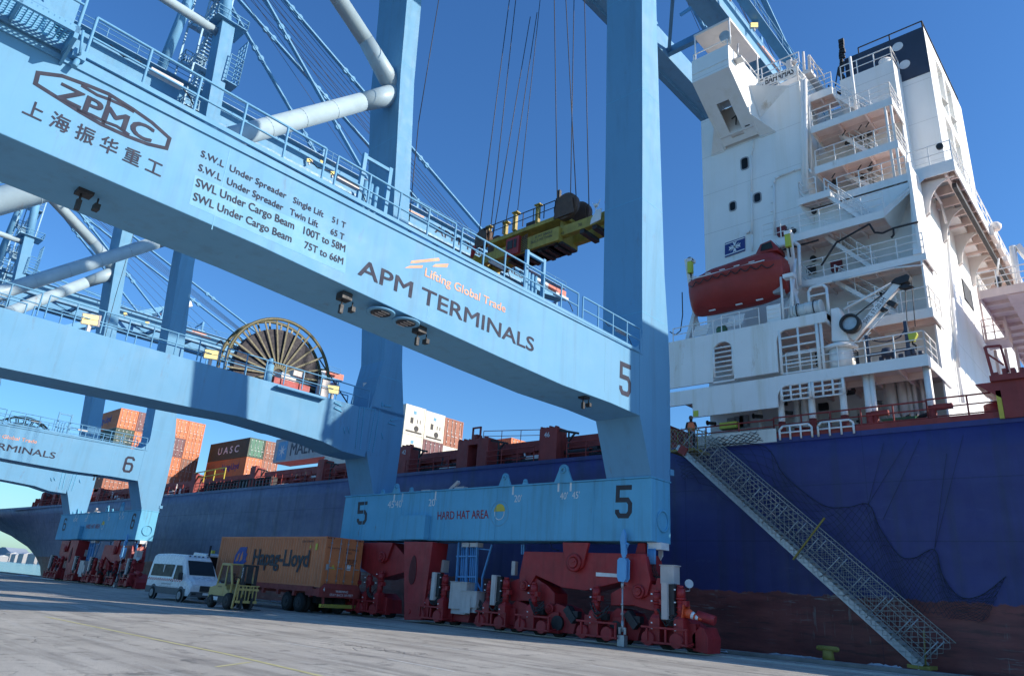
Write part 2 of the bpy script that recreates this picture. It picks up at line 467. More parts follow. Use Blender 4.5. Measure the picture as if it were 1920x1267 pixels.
M['water'] = mat('harbour_water', (0.02,0.06,0.09), 0.15, var=0.2, vscale=0.3, bump=0.5, bscale=1.5)
g = MB(); g.quad((-9000,QE-0.1,-2.2),(9000,QE-0.1,-2.2),(9000,9000,-2.2),(-9000,9000,-2.2)); g.quad((-9000,-9000,-2.25),(-420,-9000,-2.25),(-420,QE-0.1,-2.25),(-9000,QE-0.1,-2.25))
g.build('water', M['water'], kind='structure')
# rails let in the quay
g = MB()
for y in (26.2, -4.2):
    for d in (-0.14, 0.14):
        g.box(-400, 200, y+d-0.05, y+d+0.05, 0.0, 0.03)
    g.box(-400, 200, y-0.04, y+0.04, 0.0, 0.05)
g.build('crane_rail', M['steel'], kind='structure')
# painted lines
M['line'] = mat('worn_white_line', (0.55,0.55,0.53), 0.8, var=0.2, vscale=3, rust=1.0, rcol=(0.25,0.24,0.23), rscale=2.5)
M['yline'] = mat('worn_yellow_line', (0.47,0.44,0.23), 0.8, var=0.2, vscale=3, rust=0.9, rcol=(0.27,0.26,0.23), rscale=2.0)
def gline(name, pts, wd, m_):
    g = MB()
    P = [W('z', 0.005, *p) for p in pts]
    for a, b in zip(P, P[1:]):
        d = (b-a).normalized(); n = V(-d.y, d.x, 0)*wd/2
        g.quad(a+n, a-n, b-n, b+n)
    return g.build(name, m_, kind='structure')
gline('lane_marking', [(85,1155),(425,1225),(610,1268)], 0.13, M['yline'])
gline('lane_marking', [(405,1249),(470,1240)], 0.10, M['yline'])
for a, b in (((535,1204),(622,1218)),((725,1234),(853,1258)),((395,1182),(460,1192)),((280,1162),(340,1171)),((50,1112),(128,1125)),((70,1126),(100,1130)),((130,1133),(165,1141)),((195,1146),(245,1155)),((620,1196),(700,1207)),((1105,1246),(1180,1258)),((770,1207),(900,1222))):
    gline('lane_marking', [a, b], 0.09, M['line'])
# far shore over the water
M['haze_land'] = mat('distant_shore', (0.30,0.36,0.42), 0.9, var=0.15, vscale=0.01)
g = MB(); random.seed(3)
pts = []
for i in range(60):
    x = -3600 + i*40; pts.append((x, -2 + 26 + 16*math.sin(i*0.5) + random.uniform(-5, 5)))
g.prism([(-3600,-3)] + pts + [(-1240,-3)], 'y', 700, 760)
g.build('hills', M['haze_land'], kind='structure')
for i in range(9):
    x = -1500 - i*75; h = random.uniform(7, 16); wv = random.uniform(25, 50); y = 430+random.uniform(0, 60)
    g = MB(); g.box(x, x+wv, y, y+18, -2.5, h)
    o = g.build('warehouse', M['grey'])
    r = MB(); r.prism([(y-1, h), (y+9, h+3), (y+19, h)], 'x', x-0.5, x+wv+0.5); r.build('roof', M['steel'], o)
    tag(o, 'low grey warehouse on the hazy far shore beyond the bow', 'warehouse', 'warehouses on the far shore')
# ---------------------------------------------------------------- gantry crane (built at its true place, copied along the rail)
XN, XNB = -15.73, -17.95       # near frame: outer face, inner face
XR, XRB = -34.3, -36.5         # far frame: outer face, inner face
YF, YB = 25.5, 27.0            # sill: land face, water face
DX = -51.7                     # spacing of the cranes
crane = thing('gantry_crane', 'light blue ship-to-shore gantry crane marked with a big black 5, spreader hanging on its ropes', 'gantry crane', (-26.0, 26.2, 0.0), 'gantry cranes along the quay')
C = crane
# ---- sill beam
s = MB(); s.box(-37.0, -15.73, YF, YB, 3.98, 6.5)
sill = s.build('sill_beam', M['bluew'], C, bevel=0.03)
s = MB(); s.box(-31.15, -29.1, YF-0.38, YF-0.003, 4.0, 5.25); s.build('sill_box', M['bluew'], sill, bevel=0.02)
s = MB()
for x in (-35.0, -18.6, -24.4, -28.0, -31.6): s.box(x-0.02, x+0.02, YF-0.012, YF-0.002, 4.0, 6.48)
s.box(-37.02, -15.71, YF-0.06, YB+0.05, 6.502, 6.56)
for k in range(70): s.tube((-30.9+k*0.16, YF-0.03, 4.04), (-30.9+k*0.16, YF, 4.04), 0.02, 5)
s.build('weld_seams', M['bluew'], sill)
# lifting lugs on the sill
def lug(x, y, z, r):
    s = MB(); p = [(x-r*1.5, z)] + [(x+r*0.75*math.cos(a), z+r*1.6+r*0.75*math.sin(a)) for a in [math.pi-k*math.pi/8 for k in range(9)]] + [(x+r*1.5, z)]
    s.prism(p, 'y', y, y+0.08); s.disc((x, y-0.02, z+r*1.6), 'y', r*0.42, 0.1, 12, r*0.2)
    o = s.build('lifting_lug', M['bluew'], sill); return o
lug(-20.3, 25.45, 6.5, 0.36); lug(-23.9, 25.45, 6.5, 0.28); lug(-32.2, 25.45, 6.5, 0.24)
for x, r in ((-22.6, 0.13), (-30.9, 0.13), (-33.4, 0.13)): lug(x, 25.46, 6.5, r)
s = MB(); s.bar((-28.0,25.7,6.55),(-27.4,25.7,6.95),0.16); s.box(-27.6,-26.9,25.6,25.9,6.5,6.68); s.box(-30.2,-29.5,25.6,25.9,6.5,6.64); s.build('sensor_bracket', M['greyl'], sill)
# round hatch on the sill's end
s = MB(); s.disc((XN+0.03, 26.35, 4.85), 'x', 0.45, 0.06, 24, 0.38); s.build('hatch_rim', M['bluew'], sill)
s = MB(); s.bar((XN, 26.95, 6.95), (XN+0.02, 27.2, 6.95), 0.12, 0.25); s.build('end_stop', M['blue'], sill)
# ---- painted digits
def digit(d, frame_o, u, v, nn, wd, mt, parent, skip=None):
    if d == '5': P = [[(0.95,1),(0.12,1),(0.12,0.56),(0.72,0.56),(0.88,0.42),(0.88,0.14),(0.74,0.0),(0.26,0.0),(0.12,0.12),(0.12,0.22)]]
    else: P = [[(0.88,0.80),(0.88,0.88),(0.74,1),(0.26,1),(0.12,0.88),(0.12,0.14),(0.26,0),(0.74,0),(0.88,0.14),(0.88,0.42),(0.74,0.56),(0.18,0.56)]]
    s = MB(); L1 = u.length; L2 = v.length
    fr = (frame_o, u.normalized(), v.normalized(), nn)
    for p in P: s.stroke([(a*L1, b*L2) for a, b in p], wd, fr)
    o = s.build('number', mt, parent)
    if skip: o['skip'] = skip
    return o
def digitW(d, ax, val, bl, br, tl, wd, mt, parent, skip=None):
    o = W(ax, val, *bl); u = W(ax, val, *br)-o; v = W(ax, val, *tl)-o
    return digit(d, o, u, v, {'x': V(1,0,0), 'y': V(0,-1,0)}[ax], wd, mt, parent, skip)
YS = YF - 0.004
digitW('5', 'y', YS, (1153,966.5), (1184.5,966.5), (1155.2,914), 0.2, M['black'], sill, 'five')
digitW('5', 'y', YS, (668.5,980), (687.5,979), (671.2,944), 0.2, M['black'], sill, 'five')
textW('lettering', 'HARD HAT AREA', M['redletter'], sill, 'y', YS, (820.5,973.5), (916,971), (821,958.8), 0.012)
s = MB(); c0 = W('y', YS, 936.3, 962.2)
s.disc(c0, 'y', 0.60, 0.006, 28, 0.55); s.m = 1
s.disc(c0+V(0,-0.002,0.02), 'y', 0.33, 0.006, 20, 0.29); s.m = 2
s.prism([(c0.x+0.36*math.cos(a), c0.z+0.1+0.36*math.sin(a)) for a in [k*math.pi/10 for k in range(11)]], 'y', YF-0.012, YF-0.006)
s.build('hard_hat_emblem', [M['patch'], M['whitel'], M['yel']], sill)
for (tx, ty, bx, by, t_, lx, ly) in ((740,926,739,941,"45'",727,952),(755.5,924,754,939,"40'",741,951),(817.5,920,816.5,936,"20'",803.5,948.5),(962.5,911,961.5,927,"20'",964,941),(1047.5,905,1046,921.5,"40'",1050,936),(1070.5,903.5,1069.5,920.5,"45'",1072.5,934.5)):
    s = MB(); a = W('y', YS, tx, ty); b = W('y', YS, bx, by); s.box(a.x-0.05, a.x+0.05, YS-0.005, YS, b.z, a.z); s.build('size_mark', M['whitel'], sill)
    textW('lettering', t_, M['whitel'], sill, 'y', YS, (lx,ly), (lx+14,ly-0.6), (lx+0.8,ly-13.5))
# ---- portal frames (legs + portal beam)
def arc(c, r, a0, a1, n=6):
    return [(c[0]+r*math.cos(math.radians(a0+(a1-a0)*k/n)), c[1]+r*math.sin(math.radians(a0+(a1-a0)*k/n))) for k in range(n+1)]
def frame(x0, x1, name_beam, top, nearf):
    # water-side leg below and above the portal beam
    s = MB(); s.prism([(25.5,6.56),(27.0,6.56),(27.07,9.0),(27.07,11.6),(24.6,11.6),(24.6,8.95)], 'x', x1, x0)
    s.build('leg_base', M['blue'], C)
    s = MB(); R = []
    if nearf: prof = ((11.6,24.83,27.07,-15.73),(13.2,24.78,26.95,-15.72),(16.0,24.6,26.5,-15.62),(22,24.1,25.7,-15.3),(29.5,23.4,24.75,-14.9),(57.5,21.6,23.0,-14.4))
    else: prof = ((11.4,24.45,27.07,-34.3),(13.0,24.75,26.75,-34.3),(14.6,25.05,26.45,-34.3),(17,24.8,26.15,-34.3),(24.4,24.25,25.55,-34.3),(35,23.28,24.5,-34.3),(41.8,22.9,24.2,-34.3),(57.5,21.6,22.9,-34.3))
    for z, ya, yb, xo in prof:
        xi = xo - (2.08 if nearf else 2.2+min(1.2,(z-11.4)*0.05)); R.append([V(xi,ya,z),V(xo,ya,z),V(xo,yb,z),V(xi,yb,z)])
    s.loft(R)
    lg = s.build('leg', M['blue'], C)
    # portal beam
    yl = 24.597
    hz = 9.0
    bot = [(-2.2,9.48),(1.68,9.48),(7.25,9.39),(10.84,9.22),(16.2,9.0),(19.5,8.9),(22.5,8.95)] if nearf else [(-2.2,8.9),(6.2,8.95),(14,9.1),(16.5,9.2),(19.5,9.05),(21.6,8.9),(23,8.6)]
    p = bot + [(yl, bot[-1][1]-0.05), (yl, top-0.5 if not nearf else 11.6), (yl, top+0.02)] + ([(23.9,top-0.1)] if nearf else [(23.5,top)]) + [(-2.2, top+0.35 if nearf else top)]
    s = MB(); s.prism(p, 'x', x1, x0)
    bm = s.build(name_beam, M['blue'], C, bevel=0.02)
    if nearf:
        s = MB(); s.prism([(24.6,11.62),(24.83,11.62),(24.83,12.6)] + arc((23.6,12.75),1.2,-8,-88,7), 'x', x1+0.01, x0-0.003); s.build('gusset', M['blue'], C)
    # land-side leg
    s = MB(); s.prism([(-4.9,0.9),(-3.4,0.9),(-2.6,8.9),(-2.203,9.3),(-2.203,12.1),(-2.7,14.5),(-3.0,57.5),(-4.6,57.5),(-5.0,12.0)], 'x', x1, x0)
    s.build('leg', M['blue'], C)
    return bm, lg
beam, legn = frame(XN, XNB, 'portal_beam', 11.66, True)
beam2, legr = frame(XR, XRB, 'portal_beam', 11.38, False)
s = MB(); s.box(-37.0, -15.73, -5.0, -3.3, 0.9, 3.2); s.build('sill_beam', M['bluew'], C)
# ---- lettering on the near portal beam
XT = XN + 0.003
for t_, bl, br, tl, bd in (('S.W.L  Under Spreader   Single Lift    51 T', (375.5,297), (647,432), (378.8,281.5), 0.012),
                       ('S.W.L  Under Spreader   Twin Lift      65 T', (370.8,323.5), (644,454), (374.2,307), 0.012),
                       ('SWL Under Cargo Beam   100T to 58M', (365.8,353.5), (646,477), (369.4,334), 0.016),
                       ('SWL Under Cargo Beam     75T to 66M', (360.6,379.5), (642,500.5), (364.4,360.5), 0.016)):
    textW('lettering', t_, M['letter'], beam, 'x', XT+0.003, bl, br, tl, bd)
s = MB(); s.slab([W('x', XN, *p) for p in ((354,383),(647,513),(651,455),(365.5,328))], (1,0,0), 0.003); s.build('repainted_panel', M['patch'], beam)
o_ = textW('lettering', 'APM TERMINALS', M['letter'], beam, 'x', XT, (671,514.5), (1000,660), (676,484), 0.022)
textW('lettering', 'Lifting Global Trade', M['letterorange'], beam, 'x', XT, (795.5,522), (946.5,590.5), (798.5,502), 0.012)
s = MB()
for q in (((769,494),(824,489),(823,483.5),(771.5,489)),((758.5,502.5),(791,502.5),(793,497.5),(768,498.5)),((810,500),(838,501.5),(841,494.5),(816,495.5))):
    s.slab([W('x', XN, *p) for p in q], (1,0,0), 0.007)
s.build('chevron_emblem', M['letterorange'], beam)
digitW('5', 'x', XN+0.002, (1161,733.5), (1182.5,741.5), (1162.6,680.5), 0.2, M['letter'], beam, 'five')
textW('lettering', '\u4e0a \u6d77 \u632f \u534e \u91cd \u5de5', M['letter'], beam, 'x', XT, (41,213), (300,334), (51.5,183.5), 0.014)
k = 1/2.743
fo = V(XN, 0, 0); fr = (fo, V(0,1,0), V(0,0,1), V(1,0,0))
def yz(pts): return [(lambda q: (q.y, q.z))(W('x', XN, a*k, b*k)) for a, b in pts]
s = MB()
s.stroke(yz([(196,376),(320,392),(450,440),(560,485),(680,560),(780,630),(872,712),(856,764),(760,742),(650,700),(520,640),(400,570),(290,500),(182,432)]), 0.085, fr, True)
s.stroke(yz([(418,440),(500,490),(560,512),(640,548),(690,577)]), 0.07, fr)
s.stroke(yz([(395,565),(470,592),(540,628),(600,650),(665,695)]), 0.07, fr)
s.stroke(yz([(566,495),(556,545)]), 0.07, fr); s.stroke(yz([(538,600),(530,640)]), 0.07, fr)
s.build('maker_emblem', M['letter'], beam)
textW('lettering', 'ZPMC', M['letter'], beam, 'x', XT+0.002, (287*k,500*k), (772*k,735*k), (316*k,425*k), 0.04)
s = MB()
for y in (6.05, 12.85, 22.1): s.box(XN-0.001, XN+0.004, y-0.012, y+0.012, 9.3, 11.75)
s.build('weld_seams', M['patch'], beam)
# underside: lamps and round ports
def hang_lamp(px, py, ax='z', z=9.2):
    p = W('z', z, px, py); s = MB(); s.box(p.x-0.16, p.x+0.16, p.y-0.16, p.y+0.16, z-0.05, z+0.15); s.tube(p+V(0,-0.05,-0.05), p+V(0,-0.05,-0.22), 0.025); s.box(p.x-0.05, p.x+0.05, p.y-0.1, p.y+0.0, z-0.45, z-0.2); s.tube(p+V(0,0.3,0), p+V(0,0.3,-0.2), 0.02); s.box(p.x-0.1,p.x+0.1,p.y+0.24,p.y+0.36,z-0.3,z-0.16)
    s.build('under_lamp', M['dark'], beam)
hang_lamp(158,362,z=9.42); hang_lamp(645,560,z=9.08); hang_lamp(786,622,z=8.98); hang_lamp(1095,745,z=8.9)
for px, py in ((714,583),(761,601.5)):
    p = W('z', 9.05, px, py); s = MB(); s.disc((p.x,p.y,9.0), 'z', 0.42, 0.04, 24, 0.29); s.build('port_rim', M['blue'], beam)
    s = MB(); s.disc((p.x,p.y,8.985), 'z', 0.29, 0.04, 18)
    s.m = 1
    for i in range(4): s.bar((p.x-0.22+i*0.15, p.y-0.14, 8.96), (p.x-0.22+i*0.15, p.y+0.14, 8.96), 0.03)
    s.build('port_grille', [M['dark'], M['greyl']], beam)
# plate seams round the legs
for lo, pr_ in ((legn, 0), (legr, 1)):
    s = MB(); rings = [lo.data.vertices[i].co + ROOTLOC[lo.name] for i in range(len(lo.data.vertices))]
    secs = [rings[i:i+4] for i in range(0, len(rings), 4)]
    for z in (13.6, 19.0, 24.6, 30.2, 36, 42, 48):
        for a, b in zip(secs, secs[1:]):
            if a[0].z <= z < b[0].z:
                q = [p.lerp(r, (z-a[0].z)/(b[0].z-a[0].z)) for p, r in zip(a, b)]
                cx = sum((p for p in q), V(0,0,0))/4
                e = [cx + (p-cx)*1.003 for p in q]
                s.loft([[p+V(0,0,-0.012) for p in e], [p+V(0,0,0.012) for p in e]])
    s.build('weld_seams', M['bluew'], lo)
# walkway railing along the beams
s = MB(); tz = 11.78
yy = [2.6, 5.0, 7.1, 9.4, 11.7, 13.9, 16.1, 18.2, 20.4, 22.6, 24.3]
s.rail([(XN+0.02, 2.6, 11.98), (XN+0.02, 8.6, 11.9)], 1.05, 2, 1.1, 0.028)
s.rail([(XN+0.02, 9.0, 11.88), (XN+0.02, 13.6, 11.8)], 1.05, 2, 1.1, 0.028)
s.rail([(XN+0.02, 13.9, 11.79), (XN+0.02, 20.2, 11.72)], 1.05, 2, 1.1, 0.028)
s.rail([(XN+0.02, 20.5, 11.7), (XN+0.02, 24.6, 11.66)], 1.05, 2, 1.1, 0.028)
s.build('railing', M['blue'], beam)
s = MB(); s.rail([(XNB-0.02, 2.6, 11.95), (XNB-0.02, 24.6, 11.68)], 1.05, 2, 1.5, 0.028); s.build('railing', M['blue'], beam)
s = MB(); s.box(XN+0.0, XN+0.05, -2, 24.5, 11.6, 11.72); s.bar((XN+0.03,2.4,12.0),(XN+0.03,24.5,11.68),0.07,0.12); s.build('kick_plate', M['blue'], beam)
s = MB()
for x, y in ((XR+0.02, 11.38), (XRB-0.02, 11.38)): s.rail([(x, -1, 11.42), (x, 6.9, 11.42)], 1.05, 2, 1.15, 0.028); s.rail([(x, 7.2, 11.42), (x, 15.0, 11.42)], 1.05, 2, 1.15, 0.028); s.rail([(x, 15.3, 11.42), (x, 24.3, 11.42)], 1.05, 2, 1.15, 0.028)
s.build('railing', M['blue'], beam2)
# small racks, cables and tube lights on the walkway
def rack(y, z0, mt='blue'):
    s = MB()
    for d in (0, 0.95): s.bar((XN-0.15,y+d,z0),(XN-0.15,y+d,z0+2.0),0.12)
    s.bar((XN-0.15,y,z0+1.9),(XN-0.15,y+0.95,z0+1.9),0.1)
    for d in (0.2,0.4,0.6): s.tube((XN-0.2,y+d,z0),(XN-0.2,y+d,z0+1.2),0.07,6)
    s.build('cable_rack', M['blue'], beam)
rack(9.95, 11.6); rack(17.3, 11.5)
def tubelamp(y, z, x=XN-0.1, pr=None):
    s = MB(); s.bar((x,y,z),(x,y+0.75,z),0.16,0.1); s.build('tube_lamp', M['greyl'], pr or beam)
    s = MB(); s.path([(x,y,z),(x,y-0.25,z+0.08),(x,y-0.6,z-0.02),(x,y-0.9,z+0.1)],0.015,5); s.path([(x,y+0.75,z),(x,y+0.95,z-0.12),(x,y+1.15,z-0.35)],0.015,5); s.build('cable', M['dark'], pr or beam)
tubelamp(3.9,12.55); tubelamp(9.1,12.35); tubelamp(15.4,12.3); tubelamp(18.9,12.35); tubelamp(23.0,12.2)
# access platform at the land end of the near beam
s = MB(); x0, x1 = XN+0.02, XN+0.85
s.box(x1-0.06, x1, -4, 2.25, 11.85, 12.02); s.box(x0, x1, 2.17, 2.25, 11.72, 12.02); s.box(x0, x0+0.06, -4, 2.25, 11.8, 12.02)
s.add([(x0,2.2,11.5),(x1,2.2,11.85),(x0,2.2,11.95),(x0,2.26,11.5),(x1,2.26,11.85),(x0,2.26,11.95)],[(0,1,2),(5,4,3),(0,3,4,1),(1,4,5,2),(2,5,3,0)])
for i in range(6): s.box(x0, x1, 1.2-i*1.0-0.03, 1.2-i*1.0+0.03, 11.86, 11.95)
plat = s.build('access_platform', M['blue'], C)
s = MB()
for i in range(62): s.box(x0, x1, 2.15-i*0.1, 2.17-i*0.1, 11.95, 11.99)
for i in range(9): s.box(x0+0.05+i*0.095, x0+0.065+i*0.095, -4, 2.2, 11.94, 11.955)
s.build('grating', M['bluew'], plat)
s = MB(); s.rail([(x1-0.03,-3.9,12.02),(x1-0.03,2.2,12.02)],1.1,2,1.5,0.03); s.bar((x1-0.1,0.9,12.0),(x1-0.1,0.9,14.5),0.2); s.box(XN-0.5,XN-0.05,-2,1.9,12.05,12.75); s.bar((XN-0.3,1.3,12.7),(XN-0.3,1.3,14.2),0.18); s.bar((XN-0.3,2.0,12.2),(XN-0.3,1.5,13.4),0.12)
s.build('platform_posts', M['blue'], plat)
s = MB(); s.path([W('x',XN+0.3,156,58),W('x',XN+0.3,150,100),(XN+0.1,2.5,11.9)],0.03); s.box(XN+0.02,XN+0.2,2.35,2.6,11.75,11.95); s.tube((XN+0.12,2.48,11.75),(XN+0.2,2.44,11.5),0.06); s.build('platform_lamp', M['blue'], plat)
# ---- far portal beam: bolted flange, brackets, lamps, cable reel
s = MB(); random.seed(5)
for c0, c1 in (((677,766),(692,765)),):
    for k in range(2):
        for r_ in range(2): pass
def bolts(pts, n):
    for a, b in zip(pts, pts[1:]):
        for k in range(n):
            q = a.lerp(b, k/n); s.tube(q, q+V(0.04,0,0), 0.05, 5)
P_ = [W('x', XR, *p) for p in ((674.5,763),(703.5,768))]
Q_ = [W('x', XR, *p) for p in ((666,842),(690,848))]
for o_ in (0, 0.32):
    for a, b in ((P_[0], Q_[0]), (P_[1], Q_[1])):
        bolts([a+V(0,o_,0), b+V(0,o_,0)], 22)
bolts([P_[0], P_[1]], 8)
s.build('bolt_rows', M['bluew'], beam2)
s = MB()
for px, py, dx_, dy_ in ((627,754,14,7),(627,764,14,7),(721,760,12,1),(717,754,0,8),(732,787,13,-2),(728,792,13,4)):
    s.bar(W('x',XR+0.03,px,py), W('x',XR+0.03,px+dx_,py+dy_), 0.07)
for px, py in ((645,801),(653,800),(716,811)):
    s.path([W('x',XR+0.04,px,py),W('x',XR+0.04,px+1,py+9),W('x',XR+0.04,px+3,py+11)],0.03,5)
s.build('step_brackets', M['bluew'], beam2)
def flood(p, yaw, mt, parent, sz=0.3, lit=True):
    p = Vector(p); d = V(math.cos(yaw), math.sin(yaw), -0.25).normalized(); r = V(-math.sin(yaw), math.cos(yaw), 0); u = d.cross(r)*-1
    s = MB(); h = sz
    def bx(c, a, b, e):
        c = Vector(c); P = [c+d*i*a+r*j*b+u*k_*e for k_ in (-1,1) for i, j in ((-1,-1),(1,-1),(1,1),(-1,1))]
        s.add(P, [(3,2,1,0),(4,5,6,7),(0,1,5,4),(1,2,6,5),(2,3,7,6),(3,0,4,7)])
    bx(p, h*0.4, h*1.05, h*0.75); s.bar(p-V(0,0,h*0.7), p-V(0,0,h*1.8), 0.14); s.m = 1
    bx(p+d*h*0.41+u*h*0.33, 0.01, h*0.9, h*0.27); bx(p+d*h*0.41-u*h*0.33, 0.01, h*0.9, h*0.27)
    return s.build('flood_lamp', [M['greyl'], M['lamp'] if lit else M['lens']], parent)
for px, py in ((170,602),(396,668),(624,731)):
    p = W('x', XR-0.1, px, py); flood((p.x,p.y,11.95), -0.5, None, beam2, 0.34)
p = W('y', 24.9, 688,722); flood(p, -1.2, None, C, 0.22, False)
# cable reel
rc = W('x', -37.35, 517, 704); rr = 3.3
s = MB(); s.disc(rc, 'x', rr*0.82, 0.5, 48)
reel = s.build('cable_reel', M['reel'], C)
s = MB(); n = 26
for k in range(n):
    a = 2*math.pi*(k+0.5)/n; e = V(0, math.cos(a), math.sin(a))
    for dx_ in (0.33, -0.33): s.bar(rc+V(dx_*0.9,0,0)+e*0.35, rc+V(dx_*1.25,0,0)+e*rr, 0.10, 0.05, up=(1,0,0))
for dx_ in (0.42, -0.42): s.disc(rc+V(dx_,0,0), 'x', rr*1.02, 0.07, 56, rr*0.965)
s.build('reel_ribs', M['reelY'], reel)
s = MB(); s.box(XR-0.9, XR-0.2, 18.6, 19.5, 11.4, 12.1); s.box(XR-0.5,XR-0.05,19.2,19.9,12.1,12.4); s.box(XR-0.6,XR-0.1,21.1,21.6,11.4,12.4); s.m = 1
s.tube((XR-0.3,17.9,11.4),(XR-0.3,17.9,12.4),0.22,10); s.tube((XR-0.3,17.9,12.4),(XR-0.3,17.9,12.7),0.12,8); s.box(XR-0.05,XR+0.35,18.2,21.2,11.15,11.22); s.m = 2
s.box(XR-0.8,XR-0.15,18.2,20.4,11.35,11.75); s.m = 1; s.bar((-36.4,rc.y-1.2,11.4),(-36.6,rc.y,rc.z),0.25); s.bar((-36.4,rc.y+1.2,11.4),(-36.6,rc.y,rc.z),0.25)
s.build('reel_drive', [M['greyl'], M['blue'], M['red']], reel)
s = MB(); s.path([rc+V(0,2.6,1.8), V(-36.2,24.6,11.5)], 0.04); s.build('reel_cable', M['dark'], reel)
# ---- tubular braces, struts, girders, stays
def brace(J, a, b, c, r, nm='brace_tube', skip=None):
    s = MB(); J, a, b = Vector(J), Vector(a), Vector(b); d = (b-a).normalized()
    s.tube(J, a, r*1.35, 20, r); s.tube(a, b, r, 20); n_ = int((b-a).length/2.6)
    for k_ in range(1, n_): q = a.lerp(b, k_/n_); s.tube(q-d*0.02, q+d*0.02, r+0.012, 16)
    o = s.build(nm, M['bluet'], C)
    if skip: o['skip'] = skip
brace((-35.4,24.4,34.55),(-35.3,21.2,31.75),(-35.3,-2.2,9.9),True,0.60); brace((-35.4,24.0,34.2),(-35.3,20.8,36.6),(-35.3,-3,52),False,0.55)
brace((-15.9,24.1,33.7),(-15.9,21.2,31.0),(-15.9,-2.1,11.0),True,0.60,skip='near'); brace((-15.9,24.1,33.3),(-15.9,21.0,35.5),(-15.9,-3,52),False,0.55,skip='near')
s = MB()
for x in (-15.6, -35.6): s.tube((x,22.0,56.5), (x,-4,57.1), 0.5, 12)
s.build('cross_tie', M['bluet'], C)
GB, GT = 49.8, 52.2
GX = (-21.0, -23.0, -27.6, -29.4)
s = MB()
for a, b in ((GX[1], GX[0]), (GX[3], GX[2])):
    s.prism([(-12,GB),(26,GB),(84,GB),(90,GB+0.9),(90,GT),(26,GT),(-12,GT)], 'x', a, b)
boom = s.build('boom_girder', M['blue'], C, bevel=0.03)
s = MB()
for a, b in ((GX[1]-0.02, GX[0]+0.02), (GX[3]-0.02, GX[2]+0.02)):
    for y0, y1, mi in ((62,62.9,0),(64.4,65.3,0),(79.3,82,0),(82,85,1),(85,89.9,0)):
        s.m = mi; s.box(a, b, y0, y1, GB-0.02 if y1 < 84 else GB+0.93, GT+0.02) if y0 > 70 else None
s.build('boom_bands', [mat('boom_red_band', (0.55,0.12,0.07), 0.5), M['whitel']], boom)
s = MB(); random.seed(9)
for i in range(15):
    y = -8 + i*7
    s.bar((GX[1],y,GB+0.7),(GX[2],y,GB+0.7),0.5,0.7)
    if i % 2: s.bar((GX[1],y,GB+0.7),(GX[2],y+7,GB+0.7),0.3)
for x in (-20.0, -30.5):
    s.box(x-0.45, x+0.45, -8, 88, GT-0.55, GT-0.45); s.rail([(x+(0.45 if x > -24 else -0.45),-8,GT-0.45),(x+(0.45 if x > -24 else -0.45),88,GT-0.45)],1.1,2,3,0.04)
s.box(GX[0]-0.3,GX[0]+0.15,-10,78,GB-0.35,GB-0.003); s.box(GX[3]-0.15,GX[3]+0.3,-10,78,GB-0.35,GB-0.003)
s.build('boom_bracing', mat('crane_dark_blue', (0.10,0.28,0.46), 0.5, var=0.1), boom)
s = MB()
for y in (30, 38, 44.5, 47.5, 55, 63, 71): s.box(GX[1]+0.4,GX[0]-0.4,y,y+1.5,GT,GT+0.5)
for y in (40, 48, 56): s.bar((GX[0]-1,y,GT),(GX[0]-1,y,GT+2.6),0.35); s.bar((GX[0]-1,y,GT+2.5),(GX[2]+1,y+0.5,GT+2.5),0.25)
s.build('boom_fittings', M['blue'], boom)
for x in (-20.4, -28.2):
    for y in (37.5, 39.5, 41.2, 45.0, 50.5):
        flood((x+random.uniform(-.5,.5), y, GB+random.uniform(0.2,2.2)), -0.9, None, boom, 0.34)
text_mesh('lettering','APM TERMINALS',M['letter'],boom,V(GX[0]+0.004,59,GB+0.55),V(0,19.5,0),V(0,0,1.25),V(1,0,0),0.02)
s = MB()
for y, z, L_ in ((52.5,GB+1.3,3.4),(53.6,GB+1.75,3.0),(55.6,GB+1.2,2.0)): s.slab([V(GX[0],y,z),V(GX[0],y+L_,z+0.1),V(GX[0],y+L_+0.3,z+0.35),V(GX[0],y+0.4,z+0.25)],(1,0,0),0.006)
s.build('chevron_emblem', M['letterorange'], boom)
# A-frame and stays
APN, APF = V(-21.8,22.3,75.5), V(-28.6,22.3,76.0)
s = MB()
s.tube((-15.5,22.4,57.4), APN, 0.62, 14); s.tube((-35.6,22.3,57.4), APF, 0.62, 14); s.tube(APN, APF, 0.5, 10)
s.tube((-15.6,-3.8,57.5), APN, 0.4, 10); s.tube((-35.6,-3.8,57.5), APF, 0.4, 10)
s.build('apex_frame', M['blue'], C)
for x in (-15.5, -35.5):
    s = MB(); s.box(x-1.5,x+1.5,20.8,24.2,57.5,57.6); s.rail([(x-1.5,20.8,57.6),(x+1.5,20.8,57.6),(x+1.5,24.2,57.6),(x-1.5,24.2,57.6),(x-1.5,20.8,57.6)],1.1,2,1.3,0.05); s.build('leg_platform', M['blue'], C)
    s = MB(); s.box(x-0.6,x+1.3,23.2,24.6,50.5,50.6); s.rail([(x-0.6,24.6,50.6),(x+1.4,24.6,50.6),(x+1.4,23.2,50.6)],3.2,6,1.0,0.05); s.rail([(x-0.6,24.6,54),(x+1.4,24.6,54)],2.4,4,0.7,0.05); s.build('ladder_cage', M['blue'], C)
